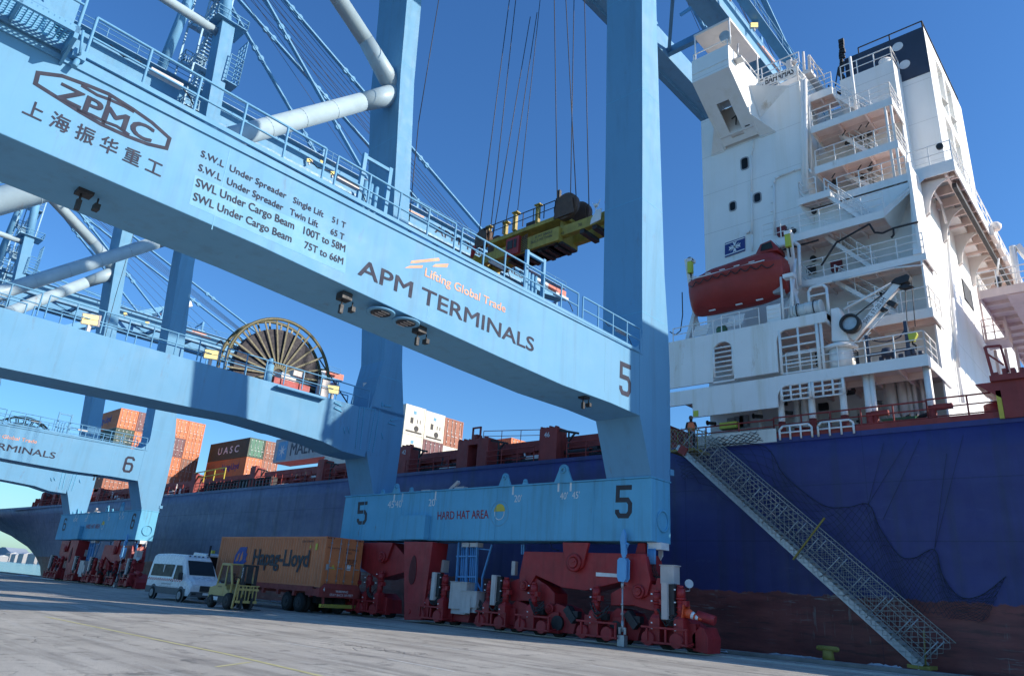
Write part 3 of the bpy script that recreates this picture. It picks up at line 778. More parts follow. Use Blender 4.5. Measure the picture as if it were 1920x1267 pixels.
# zigzag stairs inside the far legs
s = MB(); random.seed(4)
xa, xb = -33.5, -27.5
for k_ in range(11):
    z0 = 44+k_*2.7; z1 = z0+2.7; y = 22.8 + (0.5 if k_ % 2 else -0.5)
    p, q = (V(-24.6,y,z0), V(-20.8,y,z1)) if k_ % 2 else (V(-20.8,y,z0), V(-24.6,y,z1))
    for i in range(12): t_ = p.lerp(q, i/11); s.box(t_.x-0.18,t_.x+0.18,y-0.5,y+0.5,t_.z-0.03,t_.z+0.03)
    s.bar(p+V(0,-0.55,0),q+V(0,-0.55,0),0.08,0.25); s.bar(p+V(0,0.55,0),q+V(0,0.55,0),0.08,0.25)
    s.rail([p+V(0,-0.55,0),q+V(0,-0.55,0)],1.0,2,1.2,0.04)
    s.box(q.x-0.8,q.x+0.8,21.6,24,z1-0.08,z1); s.rail([(q.x-0.8,21.6,z1),(q.x+0.8,21.6,z1),(q.x+0.8,24,z1)],1.1,2,0.8,0.045)
for x in (-25.4,-20.0): s.bar((x,21.6,48),(x,21.6,74),0.18); s.bar((x,24,48),(x,24,74),0.18)
s.build('stair_tower', mat('stair_steel', (0.22,0.38,0.5), 0.5, 0.2, var=0.3, vscale=3), C)
def stay(a, b, r, joints):
    s = MB(); a = Vector(a); b = Vector(b); d = (b-a).normalized()
    up_ = V(1,0,0)
    s.bar(a, b, r*0.55, r*1.25, up=(1,0,0))
    for t_ in joints:
        q = a.lerp(b, t_)
        for e in (-0.7, 0.7): s.disc(q+d*e, 'x', r*0.95, r*0.9, 12)
        s.bar(q-d*1.4, q+d*1.4, r*1.1, r*0.6, up=(1,0,0))
    s.build('stay_bar', M['blue'], C)
for ap, x in ((APN, -22.0), (APF, -28.5)):
    stay(ap, (x,48.0,GT+0.5), 0.42, (0.36,0.72)); stay(ap, (x,76.0,GT+0.5), 0.42, (0.19,0.36,0.63))
    stay(ap, (x,-8,GT+8), 0.4, (0.5,))
s = MB()
for i in range(6):
    x = -22.2-i*0.9; s.tube((x,22.6,75.6),(x,70+i,GT+1),0.035,4)
for i in range(4):
    x = -22.6-i*1.2; s.tube((x,22.6,75.4),(x,60-i*2,GT+1),0.03,4)
s.build('hoist_ropes', M['rope'], C)
# machinery house over the legs
s = MB(); s.box(-30,-19,-6,10,50.2,56.5); s.build('machinery_house', M['blue'], C, bevel=0.05)
# ---- travel gear
def c8(x, y): return (x/2.743+640, y/2.743+860)
def P8(x, y, Y): return W('y', Y, *c8(x, y))
def poly8(pts, Y): return [(lambda q: (q.x, q.z))(P8(a, b, Y)) for a, b in pts]
YG = 25.55
def equalizer(pts, y0, y1, nm='equalizer'):
    s = MB(); s.prism(poly8(pts, y0), 'y', y0, y1); return s.build(nm, M['red'], C, bevel=0.02)
def pin(x, y, Y, r=0.25):
    p = P8(x, y, Y); s = MB(); s.disc(p+V(0,-0.03,0),'y',r*1.5,0.1,20,r*0.9); s.disc(p+V(0,-0.05,0),'y',r*0.8,0.16,14); s.bar(p+V(-r*0.5,-0.14,0),p+V(r*0.5,-0.14,0.05),0.05); s.build('pin', M['red'], C)
equalizer([(940,475),(1560,487),(1590,625),(1572,700),(1535,720),(1512,690),(1440,630),(1255,676),(1135,660),(1000,598),(975,640),(950,672),(918,650),(915,600)], YG, 26.75)
equalizer([(1138,428),(1272,430),(1240,555),(1205,580),(1165,565),(1140,470)], YG-0.14, YG-0.004, 'hanger_plate')
pin(1198,533,YG-0.15); pin(942,650,YG,0.16); pin(1530,682,YG,0.18); pin(1072,768,YG,0.15)
equalizer([(108,430),(268,430),(330,500),(330,580),(190,618),(100,560)], YG+0.02, 26.75)
equalizer([(185,428),(265,430),(232,520),(208,536),(190,520)], YG-0.12, YG-0.004, 'hanger_plate'); pin(210,505,YG-0.13,0.2)
equalizer([(868,632),(920,612),(985,600),(1062,652),(1097,690),(1095,770),(1070,785),(1050,770),(1038,730),(868,728)], YG+0.12, 26.6)
equalizer([(1385,690),(1490,632),(1600,642),(1660,668),(1660,780),(1590,778),(1500,752),(1385,752)], YG+0.12, 26.6)
s = MB(); s.prism(poly8([(1625,612),(1690,612),(1690,665),(1612,660)],YG+0.1),'y',YG+0.1,26.4); s.build('box_seat', M['red'], C)
s = MB(); s.prism(poly8([(1526,432),(1560,432),(1565,487),(1512,487)],YG+0.3),'y',YG+0.3,26.4); s.build('hanger_plate', M['red'], C)
# storm jack post with its oval opening
s = MB(); pp = poly8([(322,424),(470,426),(415,826),(322,826)], 25.1)
s.prism(pp,'y',25.1,26.2)
jack = s.build('jack_post', M['red'], C, bevel=0.02)
s = MB(); c_ = P8(368,570,25.09); s.prism([(c_.x+0.27*math.cos(a)*(1-0.2*math.sin(a)), c_.z+0.72*math.sin(a)) for a in [k_*math.pi/12 for k_ in range(24)]],'y',25.07,25.095); s.build('oval_shade_plate', mat('opening_shade_red',(0.10,0.012,0.014),0.7), jack)  # flat dark plate with the opening's shade put into its colour
s = MB(); q = P8(322,738,25.08); s.box(pp[3][0]-0.02,pp[2][0]+0.12,25.05,26.25,q.z-0.05,q.z+0.03); s.disc(P8(345,782,25.08),'y',0.13,0.06,14); s.build('jack_foot', M['red'], jack)
# bogies
def bogie(cx, base, full=True, box=True, face=24.95):
    """wheel bogie with two upright drive motors, guard rails and a control box; cx,base in the survey crop"""
    s = MB(); c = P8(cx, base, 25.3); x = c.x
    s.prism([(x-1.0,0.28),(x+1.0,0.28),(x+0.85,0.95),(x+0.35,1.25),(x-0.35,1.25),(x-0.85,0.95)],'y',25.75,26.65)
    for d in (-0.72,0.72): s.box(x+d-0.28,x+d+0.28,25.5,25.85,0.2,1.05)
    b = s.build('bogie', M['red'], C, bevel=0.02)
    s = MB()
    for d in (-0.55,0.55): s.disc((x+d,26.2,0.36),'y',0.33,0.16,20); s.disc((x+d,26.1,0.36),'y',0.37,0.04,20); s.disc((x+d,26.3,0.36),'y',0.37,0.04,20)
    s.build('wheel', M['dark'], b)
    for d, h in ((-0.5,2.15),(0.5,2.35)) if full else ((-0.3,2.2),):
        s = MB(); y = 25.35
        s.box(x+d-0.2,x+d+0.2,y-0.22,y+0.25,0.3,1.15); s.add([(x+d-0.2,y-0.22,1.15),(x+d+0.2,y-0.22,1.15),(x+d+0.2,y+0.25,1.15),(x+d-0.2,y+0.25,1.15),(x+d-0.12,y-0.12,1.3),(x+d+0.12,y-0.12,1.3),(x+d+0.12,y+0.12,1.3),(x+d-0.12,y+0.12,1.3)],[(0,1,5,4),(1,2,6,5),(2,3,7,6),(3,0,4,7)])
        s.tube((x+d,y,1.2),(x+d,y,h-0.5),0.15,12); s.tube((x+d,y,h-0.5),(x+d,y,h-0.44),0.2,12); s.tube((x+d,y,h-0.44),(x+d,y,h-0.1),0.17,12); s.tube((x+d,y,h-0.1),(x+d,y,h),0.12,10)
        for z in (1.4,1.55,1.75): s.tube((x+d,y,z),(x+d,y,z+0.04),0.19,12)
        s.box(x+d+0.12,x+d+0.3,y-0.12,y+0.1,1.62,1.82); s.m = 1
        for z in (0.75,0.95,1.72,h-0.18): s.box(x+d-0.16,x+d-0.1,y-0.24,y-0.2,z,z+0.05)
        s.build('drive_motor', [M['red'], M['whitel']], b)
    s = MB()
    for z in (0.3,0.82): s.bar((x-1.0,24.98,z),(x+0.95,24.98,z),0.07)
    for d in (-0.75,0.05,0.9): s.bar((x+d,24.98,0.3),(x+d,24.98,0.82),0.07); s.bar((x+d,24.98,0.3),(x+d,25.5,0.35),0.07)
    s.tube((x-0.75,25.0,0.42),(x-0.75,25.3,0.42),0.26,14); s.tube((x+0.45,25.0,0.42),(x+0.45,25.3,0.42),0.26,14)
    s.build('guard_rail', M['red'], b)
    s = MB(); random.seed(int(cx))
    for i in range(5):
        a = V(x-0.4+random.uniform(-.1,.1),25.2,1.25+random.uniform(-.1,.3)); e = V(x+0.4+random.uniform(-.1,.1),25.2,1.2+random.uniform(-.1,.3))
        pts = [a.lerp(e,t_/6)+V(0,-0.1*math.sin(t_/6*3.14),-0.33*math.sin(t_/6*3.14)*random.uniform(0.7,1.2)) for t_ in range(7)]
        s.path(pts,0.025,5)
    s.box(x-0.18,x+0.2,25.4,25.7,0.9,1.15)
    s.build('hose_bundle', M['dark'], b)
    if box:
        s = MB(); s.box(x-0.14,x+0.12,25.0,25.35,1.12,2.42); s.build('control_box', M['greyl'], b, bevel=0.015)
        s = MB(); s.box(x+0.125,x+0.34,25.12,25.34,1.3,2.38); s.build('box_fins', M['dark'], b)
    return b
bogie(478, 815); bogie(790, 850); bogie(1005, 880, False, False); bogie(1335, 915, False, False); bogie(1685, 960)
bogie(150, 790, True, False); bogie(30, 770)
for cx, b_ in ((1110,900),(1430,925),(900,870),(585,838)):      # solid wheel housings between
    s = MB(); x = P8(cx,b_,25.5).x; s.prism([(x-0.8,0.25),(x+0.75,0.25),(x+0.9,0.7),(x+0.45,1.25),(x-0.2,1.4),(x-0.6,1.1)],'y',25.62,26.6)
    s.build('wheel_housing', M['red'], C, bevel=0.02)
for cx, b_ in ((1130,905),(1440,930)):
    s = MB(); x = P8(cx,b_,25.5).x; s.disc((x-0.25,25.55,0.62),'y',0.3,0.14,20); s.bar((x+0.3,25.5,1.25),(x+0.75,25.5,0.75),0.35,0.3); s.box(x+0.3,x+0.9,25.4,25.7,0.9,1.15); s.build('brake_drum', M['dark'], C)
s = MB(); pb = poly8([(1795,905),(1835,862),(1858,868),(1880,925),(1876,1003),(1800,985)],25.4); s.prism(pb,'y',25.5,26.5); s.build('rail_sweeper', M['red'], C, bevel=0.02)
s = MB(); x = P8(1690,950,25.4).x; s.tube((x+1.1,25.5,1.35),(x+1.75,25.6,1.2),0.18,10); s.build('end_buffer', M['red'], C)
# white baton, mirror
s = MB(); s.tube(P8(1858,826,25.5),P8(1915,832,25.5),0.04,8); s.build('tie_pole', M['whitel'], C)
s = MB(); q = P8(1788,641,25.5); s.disc(q,(1,-1,0.2),0.16,0.05,16); s.path([q,q+V(0,0.05,-0.25),q+V(-0.4,0,-0.3)],0.02); s.build('mirror', M['steel'], C)
# service ladder, pipes and cabinets
s = MB()
for x_ in (607,650,700): s.bar(P8(x_,428,25.8),P8(x_-18 if x_ < 640 else x_-8,680,25.8),0.12,0.08)
for y_ in (500,605,650): s.bar(P8(592,y_,25.8),P8(698,y_,25.8),0.07)
for x_ in (622,632,642,668,678,688): s.tube(P8(x_,450,25.85),P8(x_-10,690,25.85),0.045,6)
s.bar(P8(775,440,25.9),P8(725,610,25.9),0.07); s.bar(P8(725,610,25.9),P8(722,700,25.9),0.07); s.bar(P8(700,460,25.9),P8(770,468,25.9),0.05); s.bar(P8(695,630,25.9),P8(728,690,25.9),0.07); s.bar(P8(695,685,25.9),P8(730,685,25.9),0.07)
for x_ in (930,940): s.bar(P8(x_,440,26.2),P8(x_,490,26.2),0.08)
s.build('pipe_ladder', mat('service_blue', (0.09,0.28,0.55), 0.5, var=0.1, vscale=2), C)
s = MB()
for a, b, y0 in (((562,632),(635,775),25.2),((615,678),(690,765),25.05)):
    s = MB(); p = P8(*a,y0); q = P8(*b,y0); s.box(p.x,q.x,y0,y0+0.55,q.z,p.z); s.box(p.x-0.03,q.x+0.03,y0-0.03,y0+0.58,p.z,p.z+0.04); s.box(p.x+0.08,q.x-0.08,y0+0.1,y0+0.5,q.z-0.22,q.z); s.build('cabinet', M['greyl'], C, bevel=0.012)
for a, b in (((620,430),(655,452)),((663,430),(700,452))): s = MB(); p = P8(*a,25.7); q = P8(*b,25.7); s.box(p.x,q.x,25.7,26.1,q.z,p.z); s.build('junction_box', M['greyl'], C)
s = MB(); p = P8(490,518,25.9); s.box(p.x,p.x+0.55,25.9,26.3,p.z-0.6,p.z); s.build('junction_box', M['greyl'], C)
s = MB(); p = P8(877,525,25.9); s.box(p.x,p.x+0.22,25.9,26.1,p.z-0.62,p.z); s.build('junction_box', M['greyl'], C)
s = MB(); p = P8(1640,548,25.6); s.box(p.x,p.x+0.6,25.6,26.05,p.z-0.66,p.z); s.box(p.x-0.03,p.x+0.65,25.57,26.08,p.z,p.z+0.04)
s.build('cabinet', M['greyl'], C, bevel=0.012)
s = MB(); p = P8(610,690,25.03); s.box(p.x+0.08,p.x+0.75,25.03,25.045,p.z-0.85,p.z-0.08); s.build('cabinet_door', M['greyl'], C, bevel=0.006)
s = MB(); random.seed(2)
for i in range(6):
    s.path([P8(690+random.uniform(0,20),720,25.3),P8(715+random.uniform(0,15),770+random.uniform(-20,15),25.2),P8(680+random.uniform(0,20),785,25.2),P8(625,775,25.3)],0.022,5)
for i in range(4): s.path([P8(1590+i*8,540,25.9),P8(1592+i*9,575,25.85),P8(1605+i*9,600,25.85),P8(1632+i*4,618,25.85)],0.022,5)
for i in range(3): s.path([P8(478+i*7,440,25.95),P8(474+i*7,600,25.95)],0.03,5)
s.path([P8(470,590,25.4),P8(464,520,25.4),P8(475,445,25.4),P8(500,428,25.4),P8(600,428,25.4)],0.02,5)
s.path([P8(1075,430,25.9),P8(1085,460,25.9),P8(1120,470,25.9)],0.02,5)
s.build('hoses', M['dark'], C)
s = MB()
for i in range(4): s.tube(P8(1584+i*9,462,25.85),P8(1584+i*9,540,25.85),0.06,6)
s.tube(P8(1576,435,25.7),P8(1576,500,25.7),0.02,5)
s.build('pipe_cluster', mat('service_blue2', (0.09,0.28,0.55), 0.5), C)
s = MB(); p = [P8(a,b,26.6) for a,b in ((1630,445),(1653,445),(1653,500),(1641,522),(1630,500))]; s.slab(p,(0,1,0),0.03); p = P8(1580,436,26.0); s.box(p.x,p.x+0.65,25.9,26.5,3.7,3.97); s.build('arrow_plate', M['whitel'], C)
s = MB(); p = [P8(a,b,YG-0.005) for a,b in ((1310,582),(1420,590),(1420,608),(1310,602))]; s.slab(p,(0,-1,0),0.01); s.build('data_plate', M['whitel'], C)
# tie-down
YT = 25.2
s = MB(); s.prism(poly8([(1432,420),(1440,385),(1450,360),(1458,385),(1458,425),(1475,435),(1462,460),(1462,490),(1438,490),(1436,440)],YT),'y',YT,YT+0.12)
for d in (-0.1, 0.12): s.prism(poly8([(1427,520),(1437,508),(1462,508),(1472,520),(1470,615),(1460,632),(1432,630),(1424,605)],YT),'y',YT+d,YT+d+0.06)
s.prism(poly8([(1452,436),(1468,436),(1470,500),(1462,515),(1450,500)],YT),'y',YT-0.12,YT-0.06)
td = s.build('tie_down_link', mat('link_blue', (0.13,0.40,0.72), 0.45, var=0.08), C)
s = MB(); a = P8(1446,632,YT); b = V(a.x+0.02,YT,0.55); s.tube(a,b,0.035,8); s.tube(a,a+V(0,0,-0.25),0.06,8); s.tube(b,b+V(0,0,0.4),0.055,8)
for z in (1.15,1.5): s.tube((a.x,YT,z),(a.x,YT,z+0.08),0.06,8)
s.bar(b+V(-0.12,0,-0.1),b+V(-0.12,0,0.15),0.05,0.1); s.bar(b+V(0.12,0,-0.1),b+V(0.12,0,0.15),0.05,0.1); s.bar(b+V(-0.15,0,0.12),b+V(0.15,0,0.12),0.07); s.box(b.x-0.16,b.x+0.16,YT-0.12,YT+0.12,0.02,0.42)
s.build('turnbuckle', M['steel'], td)
# near trolley rope hanging beside the far leg
s = MB(); s.path([W('y',23.5,826,-20),W('y',23.5,785,230),W('y',23.5,767,415)],0.03,5); s.build('festoon_cable', M['dark'], C)

# ---- crane copies
def copy_crane(dx, label, dig):
    c = copy_tree(crane, None, ('five','orig'))
    c.location.x += dx; c['label'] = label
    if dig:
        b = [o for o in c.children if o.name.startswith('portal_beam')][0]; si = [o for o in c.children if o.name.startswith('sill_beam')][0]
        for src in FIVES:
            tgt = b if src[0] == 'b' else si
            n = digit(dig, src[1]-crane.location, src[2], src[3], src[4], 0.2, src[5], None)
            n.parent = tgt
    return c
FIVES = []
for tg, ax, val, bl, br, tl, mt in (('s','y',YS,(1153,966.5),(1184.5,966.5),(1155.2,914),M['black']), ('s','y',YS,(668.5,980),(687.5,979),(671.2,944),M['black']), ('b','x',XN+0.002,(1161,733.5),(1182.5,741.5),(1162.6,680.5),M['letter'])):
    o_ = W(ax,val,*bl); FIVES.append((tg, o_, W(ax,val,*br)-o_, W(ax,val,*tl)-o_, {'x':V(1,0,0),'y':V(0,-1,0)}[ax], mt))
copy_crane(DX, 'light blue gantry crane marked with a big 6, by the stacks of orange containers', '6')
c7 = copy_crane(-117.0, 'light blue gantry crane without readable number, third along the quay near the bow', None)
c7.scale.z = 0.9
for o in list(crane.children):
    if o.get('skip') == 'near': bpy.data.objects.remove(o)
# a farther crane with its boom raised
fc = thing('gantry_crane', 'distant gantry crane with raised red and white tipped boom, behind the nearer legs', 'gantry crane', (-212.0, 26.0, 0.0), 'gantry cranes along the quay')
s = MB()
for x in (-203,-221):
    for y in (-4,26): s.box(x-1,x+1,y-1,y+1,0,50)
    s.box(x-1,x+1,-3,25,9,12)
s.box(-221,-203,24.5,26.5,48,50); s.box(-221,-203,24.5,26.5,4,6.5); s.box(-221,-203,-5,-3,4,6.5); s.build('portal_frame', M['blue'], fc)
s = MB()
for x in (-208.5,-215.5): s.bar((x,20,43),(x,72,73.2),2.2,1.6); s.m = 1; s.bar((x,72,73.2),(x,75,74.94),2.2,1.6); s.m = 2; s.bar((x,75,74.94),(x,79,77.2),2.2,1.6); s.m = 0
for k_ in range(8): q = V(0,24,45.3).lerp(V(0,78,76.6),k_/7); s.bar((-208.5,q.y,q.z),(-215.5,q.y,q.z),0.6)
s.build('raised_boom', [M['blue'], mat('far_red_band',(0.55,0.12,0.07),0.5), M['whitel']], fc)
s = MB()
for x in (-208.5,-215.5): s.tube((x,24,50),(-212,20,76),0.5,8); s.tube((-212,20,76),(x,66,70),0.2,6); s.tube((x,77,76.5),(x,80,79.5),0.15,5); s.tube((x,80,79.5),(x,72,74.5),0.12,5)
s.build('apex_frame', M['blue'], fc)
# ---------------------------------------------------------------- container ship
def hull_mat():
    Mx = mat('hull_paint', (0.035,0.05,0.24), 0.5)
    t = Mx.node_tree; N = t.nodes; L = t.links; b = N['Principled BSDF']
    g = N.new('ShaderNodeNewGeometry'); sp = N.new('ShaderNodeSeparateXYZ'); L.new(g.outputs['Position'], sp.inputs[0])
    def noise(sc, d=6, r=0.6, s=1.0):
        mp = N.new('ShaderNodeMapping'); mp.inputs['Scale'].default_value = sc; L.new(g.outputs['Position'], mp.inputs['Vector'])
        n = N.new('ShaderNodeTexNoise'); n.inputs['Scale'].default_value = s; n.inputs['Detail'].default_value = d; n.inputs['Roughness'].default_value = r
        L.new(mp.outputs[0], n.inputs['Vector']); return n.outputs['Fac']
    def rng(f, a, c, lo=0, hi=1):
        r = N.new('ShaderNodeMapRange'); r.inputs[1].default_value = a; r.inputs[2].default_value = c; r.inputs[3].default_value = lo; r.inputs[4].default_value = hi
        L.new(f, r.inputs[0]); return r.outputs[0]
    def mix(f, A, B):
        x = N.new('ShaderNodeMix'); x.data_type = 'RGBA'; L.new(f, x.inputs[0])
        for i, q in ((6, A), (7, B)):
            if hasattr(q, 'links'): L.new(q, x.inputs[i])
            else: x.inputs[i].default_value = (*q, 1)
        return x.outputs[2]
    def mt(op, a, c):
        x = N.new('ShaderNodeMath'); x.operation = op
        for i, q in enumerate((a, c)):
            if hasattr(q, 'links'): L.new(q, x.inputs[i])
            else: x.inputs[i].default_value = q
        return x.outputs[0]
    X, Z = sp.outputs['X'], sp.outputs['Z']
    fwd_fac = rng(X, -24, -60)                                     # plating turns paler and greyer towards the bow
    blue = mix(rng(noise((0.12,0.12,0.5)), 0.35, 0.65), (0.034,0.036,0.155), (0.045,0.052,0.20))
    pale_blue = mix(rng(noise((0.2,0.2,0.5)), 0.35, 0.65), (0.085,0.115,0.21), (0.14,0.175,0.28))
    c = mix(fwd_fac, blue, pale_blue)
    c = mix(rng(noise((1.1,1.1,0.05), 6, 0.65), 0.50, 0.72, 0, 0.6), c, (0.035,0.045,0.075))   # run-down grime
    c = mix(rng(noise((0.16,0.16,0.02), 4), 0.60, 0.68, 0, 0.55), c, (0.04,0.06,0.075))
    c = mix(rng(noise((0.5,0.5,2.5), 7, 0.7), 0.63, 0.7, 0, 0.35), c, (0.10,0.15,0.28))
    red = mix(rng(noise((0.4,0.4,2.0), 6, 0.65), 0.35, 0.65), (0.15,0.036,0.036), (0.27,0.07,0.06))
    red = mix(rng(noise((0.6,0.6,5), 6, 0.7), 0.53, 0.66, 0, 0.8), red, (0.075,0.028,0.028))
    sc = mt('MULTIPLY', rng(noise((0.8,0.8,7), 8, 0.75), 0.565, 0.63), rng(noise((0.16,0.16,0.3), 3), 0.45, 0.6))
    red = mix(mt('MULTIPLY', sc, 0.85), red, (0.26,0.26,0.25))      # scraped patches
    sc2 = mt('MULTIPLY', rng(noise((5,5,0.5), 6, 0.7), 0.57, 0.65), rng(noise((0.3,0.3,0.8), 3), 0.52, 0.6))
    red = mix(mt('MULTIPLY', sc2, 0.7), red, (0.25,0.24,0.22))
    edge = mt('ADD', Z, rng(noise((1.2,1.2,0.6), 7, 0.7), 0.3, 0.7, -0.12, 0.12))
    c = mix(rng(edge, 2.40, 2.46), red, c)
    for z in (6.95, 4.6):
        d = mt('ABSOLUTE', mt('SUBTRACT', Z, z), 0)
        c = mix(rng(d, 0.0, 0.03, 0.5, 0), c, (0.012,0.016,0.05))
    xm = mt('ABSOLUTE', mt('SUBTRACT', mt('MODULO', mt('ADD', X, 400.0), 8.4), 4.2), 0)
    c = mix(rng(xm, 0.0, 0.03, 0.4, 0), c, (0.012,0.016,0.05))
    wv = mt('ABSOLUTE', mt('SINE', mt('MULTIPLY', X, 3.9), 0), 0)
    L.new(c, b.inputs['Base Color'])
    bp = N.new('ShaderNodeBump'); bp.inputs['Strength'].default_value = 0.35; bp.inputs['Distance'].default_value = 0.12
    L.new(mt('ADD', noise((0.5,0.5,0.45), 3), mt('MULTIPLY', wv, 0.22)), bp.inputs['Height']); L.new(bp.outputs[0], b.inputs['Normal'])
    return Mx
M['hull'] = hull_mat()
YH = 32.0; ZD = 9.1
ship = thing('container_ship', 'large blue-hulled container ship with white accommodation tower lying along the quay', 'container ship', (-60.0, 48.0, -2.0))
K = ship
def hb(x, z):
    t = max(0.0, min(1.0, (z+2)/11.0))
    bw = 16*(1-max(0.0, min(1.0, (-95-x)/70.0))**1.65)
    bd = 16*(1-max(0.0, min(1.0, (-150-x)/62.0))**2.0)
    xs_ = -158 - 1.2*max(z,-1) - 0.5*max(z,0)**2          # raked stem
    k_ = max(0.0, min(1.0, (x-xs_)/26.0))
    return max(0.02, (bw*(1-t**1.5) + bd*t**1.5)*k_**0.7)
s = MB(); R = []
xs = [46, 20, 0, -20, -40, -60, -80, -95] + [-95-5*i for i in range(1, 25)]
zs = [-4, -1, 1, 2.4, 3.5, 5, 6.5, 8, 9.1]
for x in xs:
    sh = max(0.0, (-100-x)/80.0)*0.6
    xe = lambda z: max(x, -158 - 1.2*max(z,-1) - 0.5*max(z,0)**2)
    left = [V(xe(z), 48-hb(x, z), z + (sh if z > 8.9 else 0)) for z in zs]
    right = [V(xe(z), 48+hb(x, z), z + (sh if z > 8.9 else 0)) for z in reversed(zs)]
    R.append(left + right)
s.loft(R, False)
hull = s.build('hull', M['hull'], K)
for p in hull.data.polygons: p.use_smooth = abs(p.normal.z) < 0.7
# gunwale strip and overboard marks
s = MB(); s.box(-135, 46, YH-0.02, YH+0.12, ZD-0.16, ZD+0.06); s.build('gunwale', M['hull'], hull)
textW('lettering', 'ER', M['whitel'], hull, 'y', YH-0.006, (1243,1021.5), (1252,1022), (1243.5,1016))
# ---- accommodation block
XA, XF = -6.6, -18.4
def wall_mat():
    Mx = mat('tower_white_plating', (0.89,0.89,0.86), 0.5, var=0.035, vscale=0.4, streak=0.34, scol=(0.60,0.54,0.36), sscale=1.1, rust=0.35, rcol=(0.5,0.38,0.18), rscale=0.6)
    t = Mx.node_tree; N = t.nodes; L = t.links; b = N['Principled BSDF']
    src = b.inputs['Base Color'].links[0].from_socket
    g = N.new('ShaderNodeNewGeometry'); sp = N.new('ShaderNodeSeparateXYZ'); L.new(g.outputs['Position'], sp.inputs[0])
    a = N.new('ShaderNodeMath'); a.operation = 'SUBTRACT'; L.new(sp.outputs['Z'], a.inputs[0]); a.inputs[1].default_value = 28.5 - 2.72*12
    mo = N.new('ShaderNodeMath'); mo.operation = 'MODULO'; L.new(a.outputs[0], mo.inputs[0]); mo.inputs[1].default_value = 2.72
    r = N.new('ShaderNodeMapRange'); r.inputs[1].default_value = 0.0; r.inputs[2].default_value = 0.035; r.inputs[3].default_value = 0.6; r.inputs[4].default_value = 0.0
    L.new(mo.outputs[0], r.inputs[0])
    x = N.new('ShaderNodeMix'); x.data_type = 'RGBA'; L.new(r.outputs[0], x.inputs[0]); L.new(src, x.inputs[6]); x.inputs[7].default_value = (0.22,0.2,0.17,1)
    L.new(x.outputs[2], b.inputs['Base Color'])
    bp = N.new('ShaderNodeBump'); bp.inputs['Strength'].default_value = 0.12; bp.inputs['Distance'].default_value = 0.1
    n = N.new('ShaderNodeTexNoise'); n.inputs['Scale'].default_value = 1.1; n.inputs['Detail'].default_value = 2; L.new(g.outputs['Position'], n.inputs['Vector'])
    L.new(n.outputs['Fac'], bp.inputs['Height']); L.new(bp.outputs[0], b.inputs['Normal'])
    return Mx
M['wall'] = wall_mat()
s = MB()
s.box(XF, -12.0, 36, 60, ZD, 31.4)                 # forward tower with the smooth side
tower = s.build('tower', M['wall'], K)
s = MB(); s.box(-11.997, XA, 36.003, 60, ZD, 22.6); s.build('lower_house', M['wall'], K)
s = MB(); s.box(-11.997, -7.45, 38.3, 60, 22.6, 29.3); s.box(-10.4, -7.452, 38.3, 39.99, 29.3, 32.1); s.box(-11.997,-10.6,40.2,58,29.3,31.6); s.build('stair_house', M['wall'], K)
# windows on the smooth side
def window(px0, py0, px1, py1, Y=36.0):
    a = W('y', Y, px0, py0); b = W('y', Y, px1, py1); s = MB()
    w_, h = abs(b.x-a.x), abs(a.z-b.z); cx, cz = (a.x+b.x)/2, (a.z+b.z)/2
    def rr(w2, h2, r):
        o = []
        for qx, qz, a0 in ((1,1,0),(-1,1,90),(-1,-1,180),(1,-1,270)):
            for k_ in range(4): an = math.radians(a0+k_*30); o.append((cx+qx*(w2-r)+r*math.cos(an), cz+qz*(h2-r)+r*math.sin(an)))
        return o
    O, I = rr(w_/2+0.07, h/2+0.07, 0.18), rr(w_/2, h/2, 0.13)
    n = len(O); pts = [V(x, Y-0.03, z) for x, z in O] + [V(x, Y-0.03, z) for x, z in I] + [V(x, Y-0.001, z) for x, z in O] + [V(x, Y-0.001, z) for x, z in I]
    s.add(pts, [f for k_ in range(n) for f in ((k_, (k_+1)%n, n+(k_+1)%n, n+k_), (2*n+k_, k_, (k_+1)%n, 2*n+(k_+1)%n) , (n+k_, n+(k_+1)%n, 3*n+(k_+1)%n, 3*n+k_))])
    f = s.build('window', M['grey'], tower)
    g_ = MB(); g_.add([V(x, Y-0.012, z) for x, z in I], [tuple(range(n))]); g_.build('pane', M['glass'], f)
window(1390,299,1403,315); window(1368.5,381,1379.5,393); window(1414,365,1426.5,377); 
# pipes on the smooth side
s = MB()
for pts, r in ((((1412,262),(1411,280),(1408,292),(1409,360),(1410,440),(1411,470)),0.05), (((1452,440),(1451,345),(1453,335),(1462,330),(1490,319),(1508,314),(1517,318),(1522,324)),0.06)):
    s.path([W('y', 35.9, *p) for p in pts], r, 8)
for py in (348,379,395): p = W('y',35.9,1450,py); s.bar(p+V(-0.15,0,0),p+V(0.05,0,0),0.06)
p = W('y',35.85,1401,434); s.disc(p,'y',0.13,0.2,12)
s.build('pipe_run', M['white'], tower)
s = MB()
for px in (1504, 1509.5): s.tube(W('y',35.85,px,150), W('y',35.85,px+2.5,360), 0.11, 10)
s.tube(W('y',36.4,1516.5,180), W('y',36.4,1521,322), 0.08, 8)
s.build('corner_pipe', M['white'], tower)
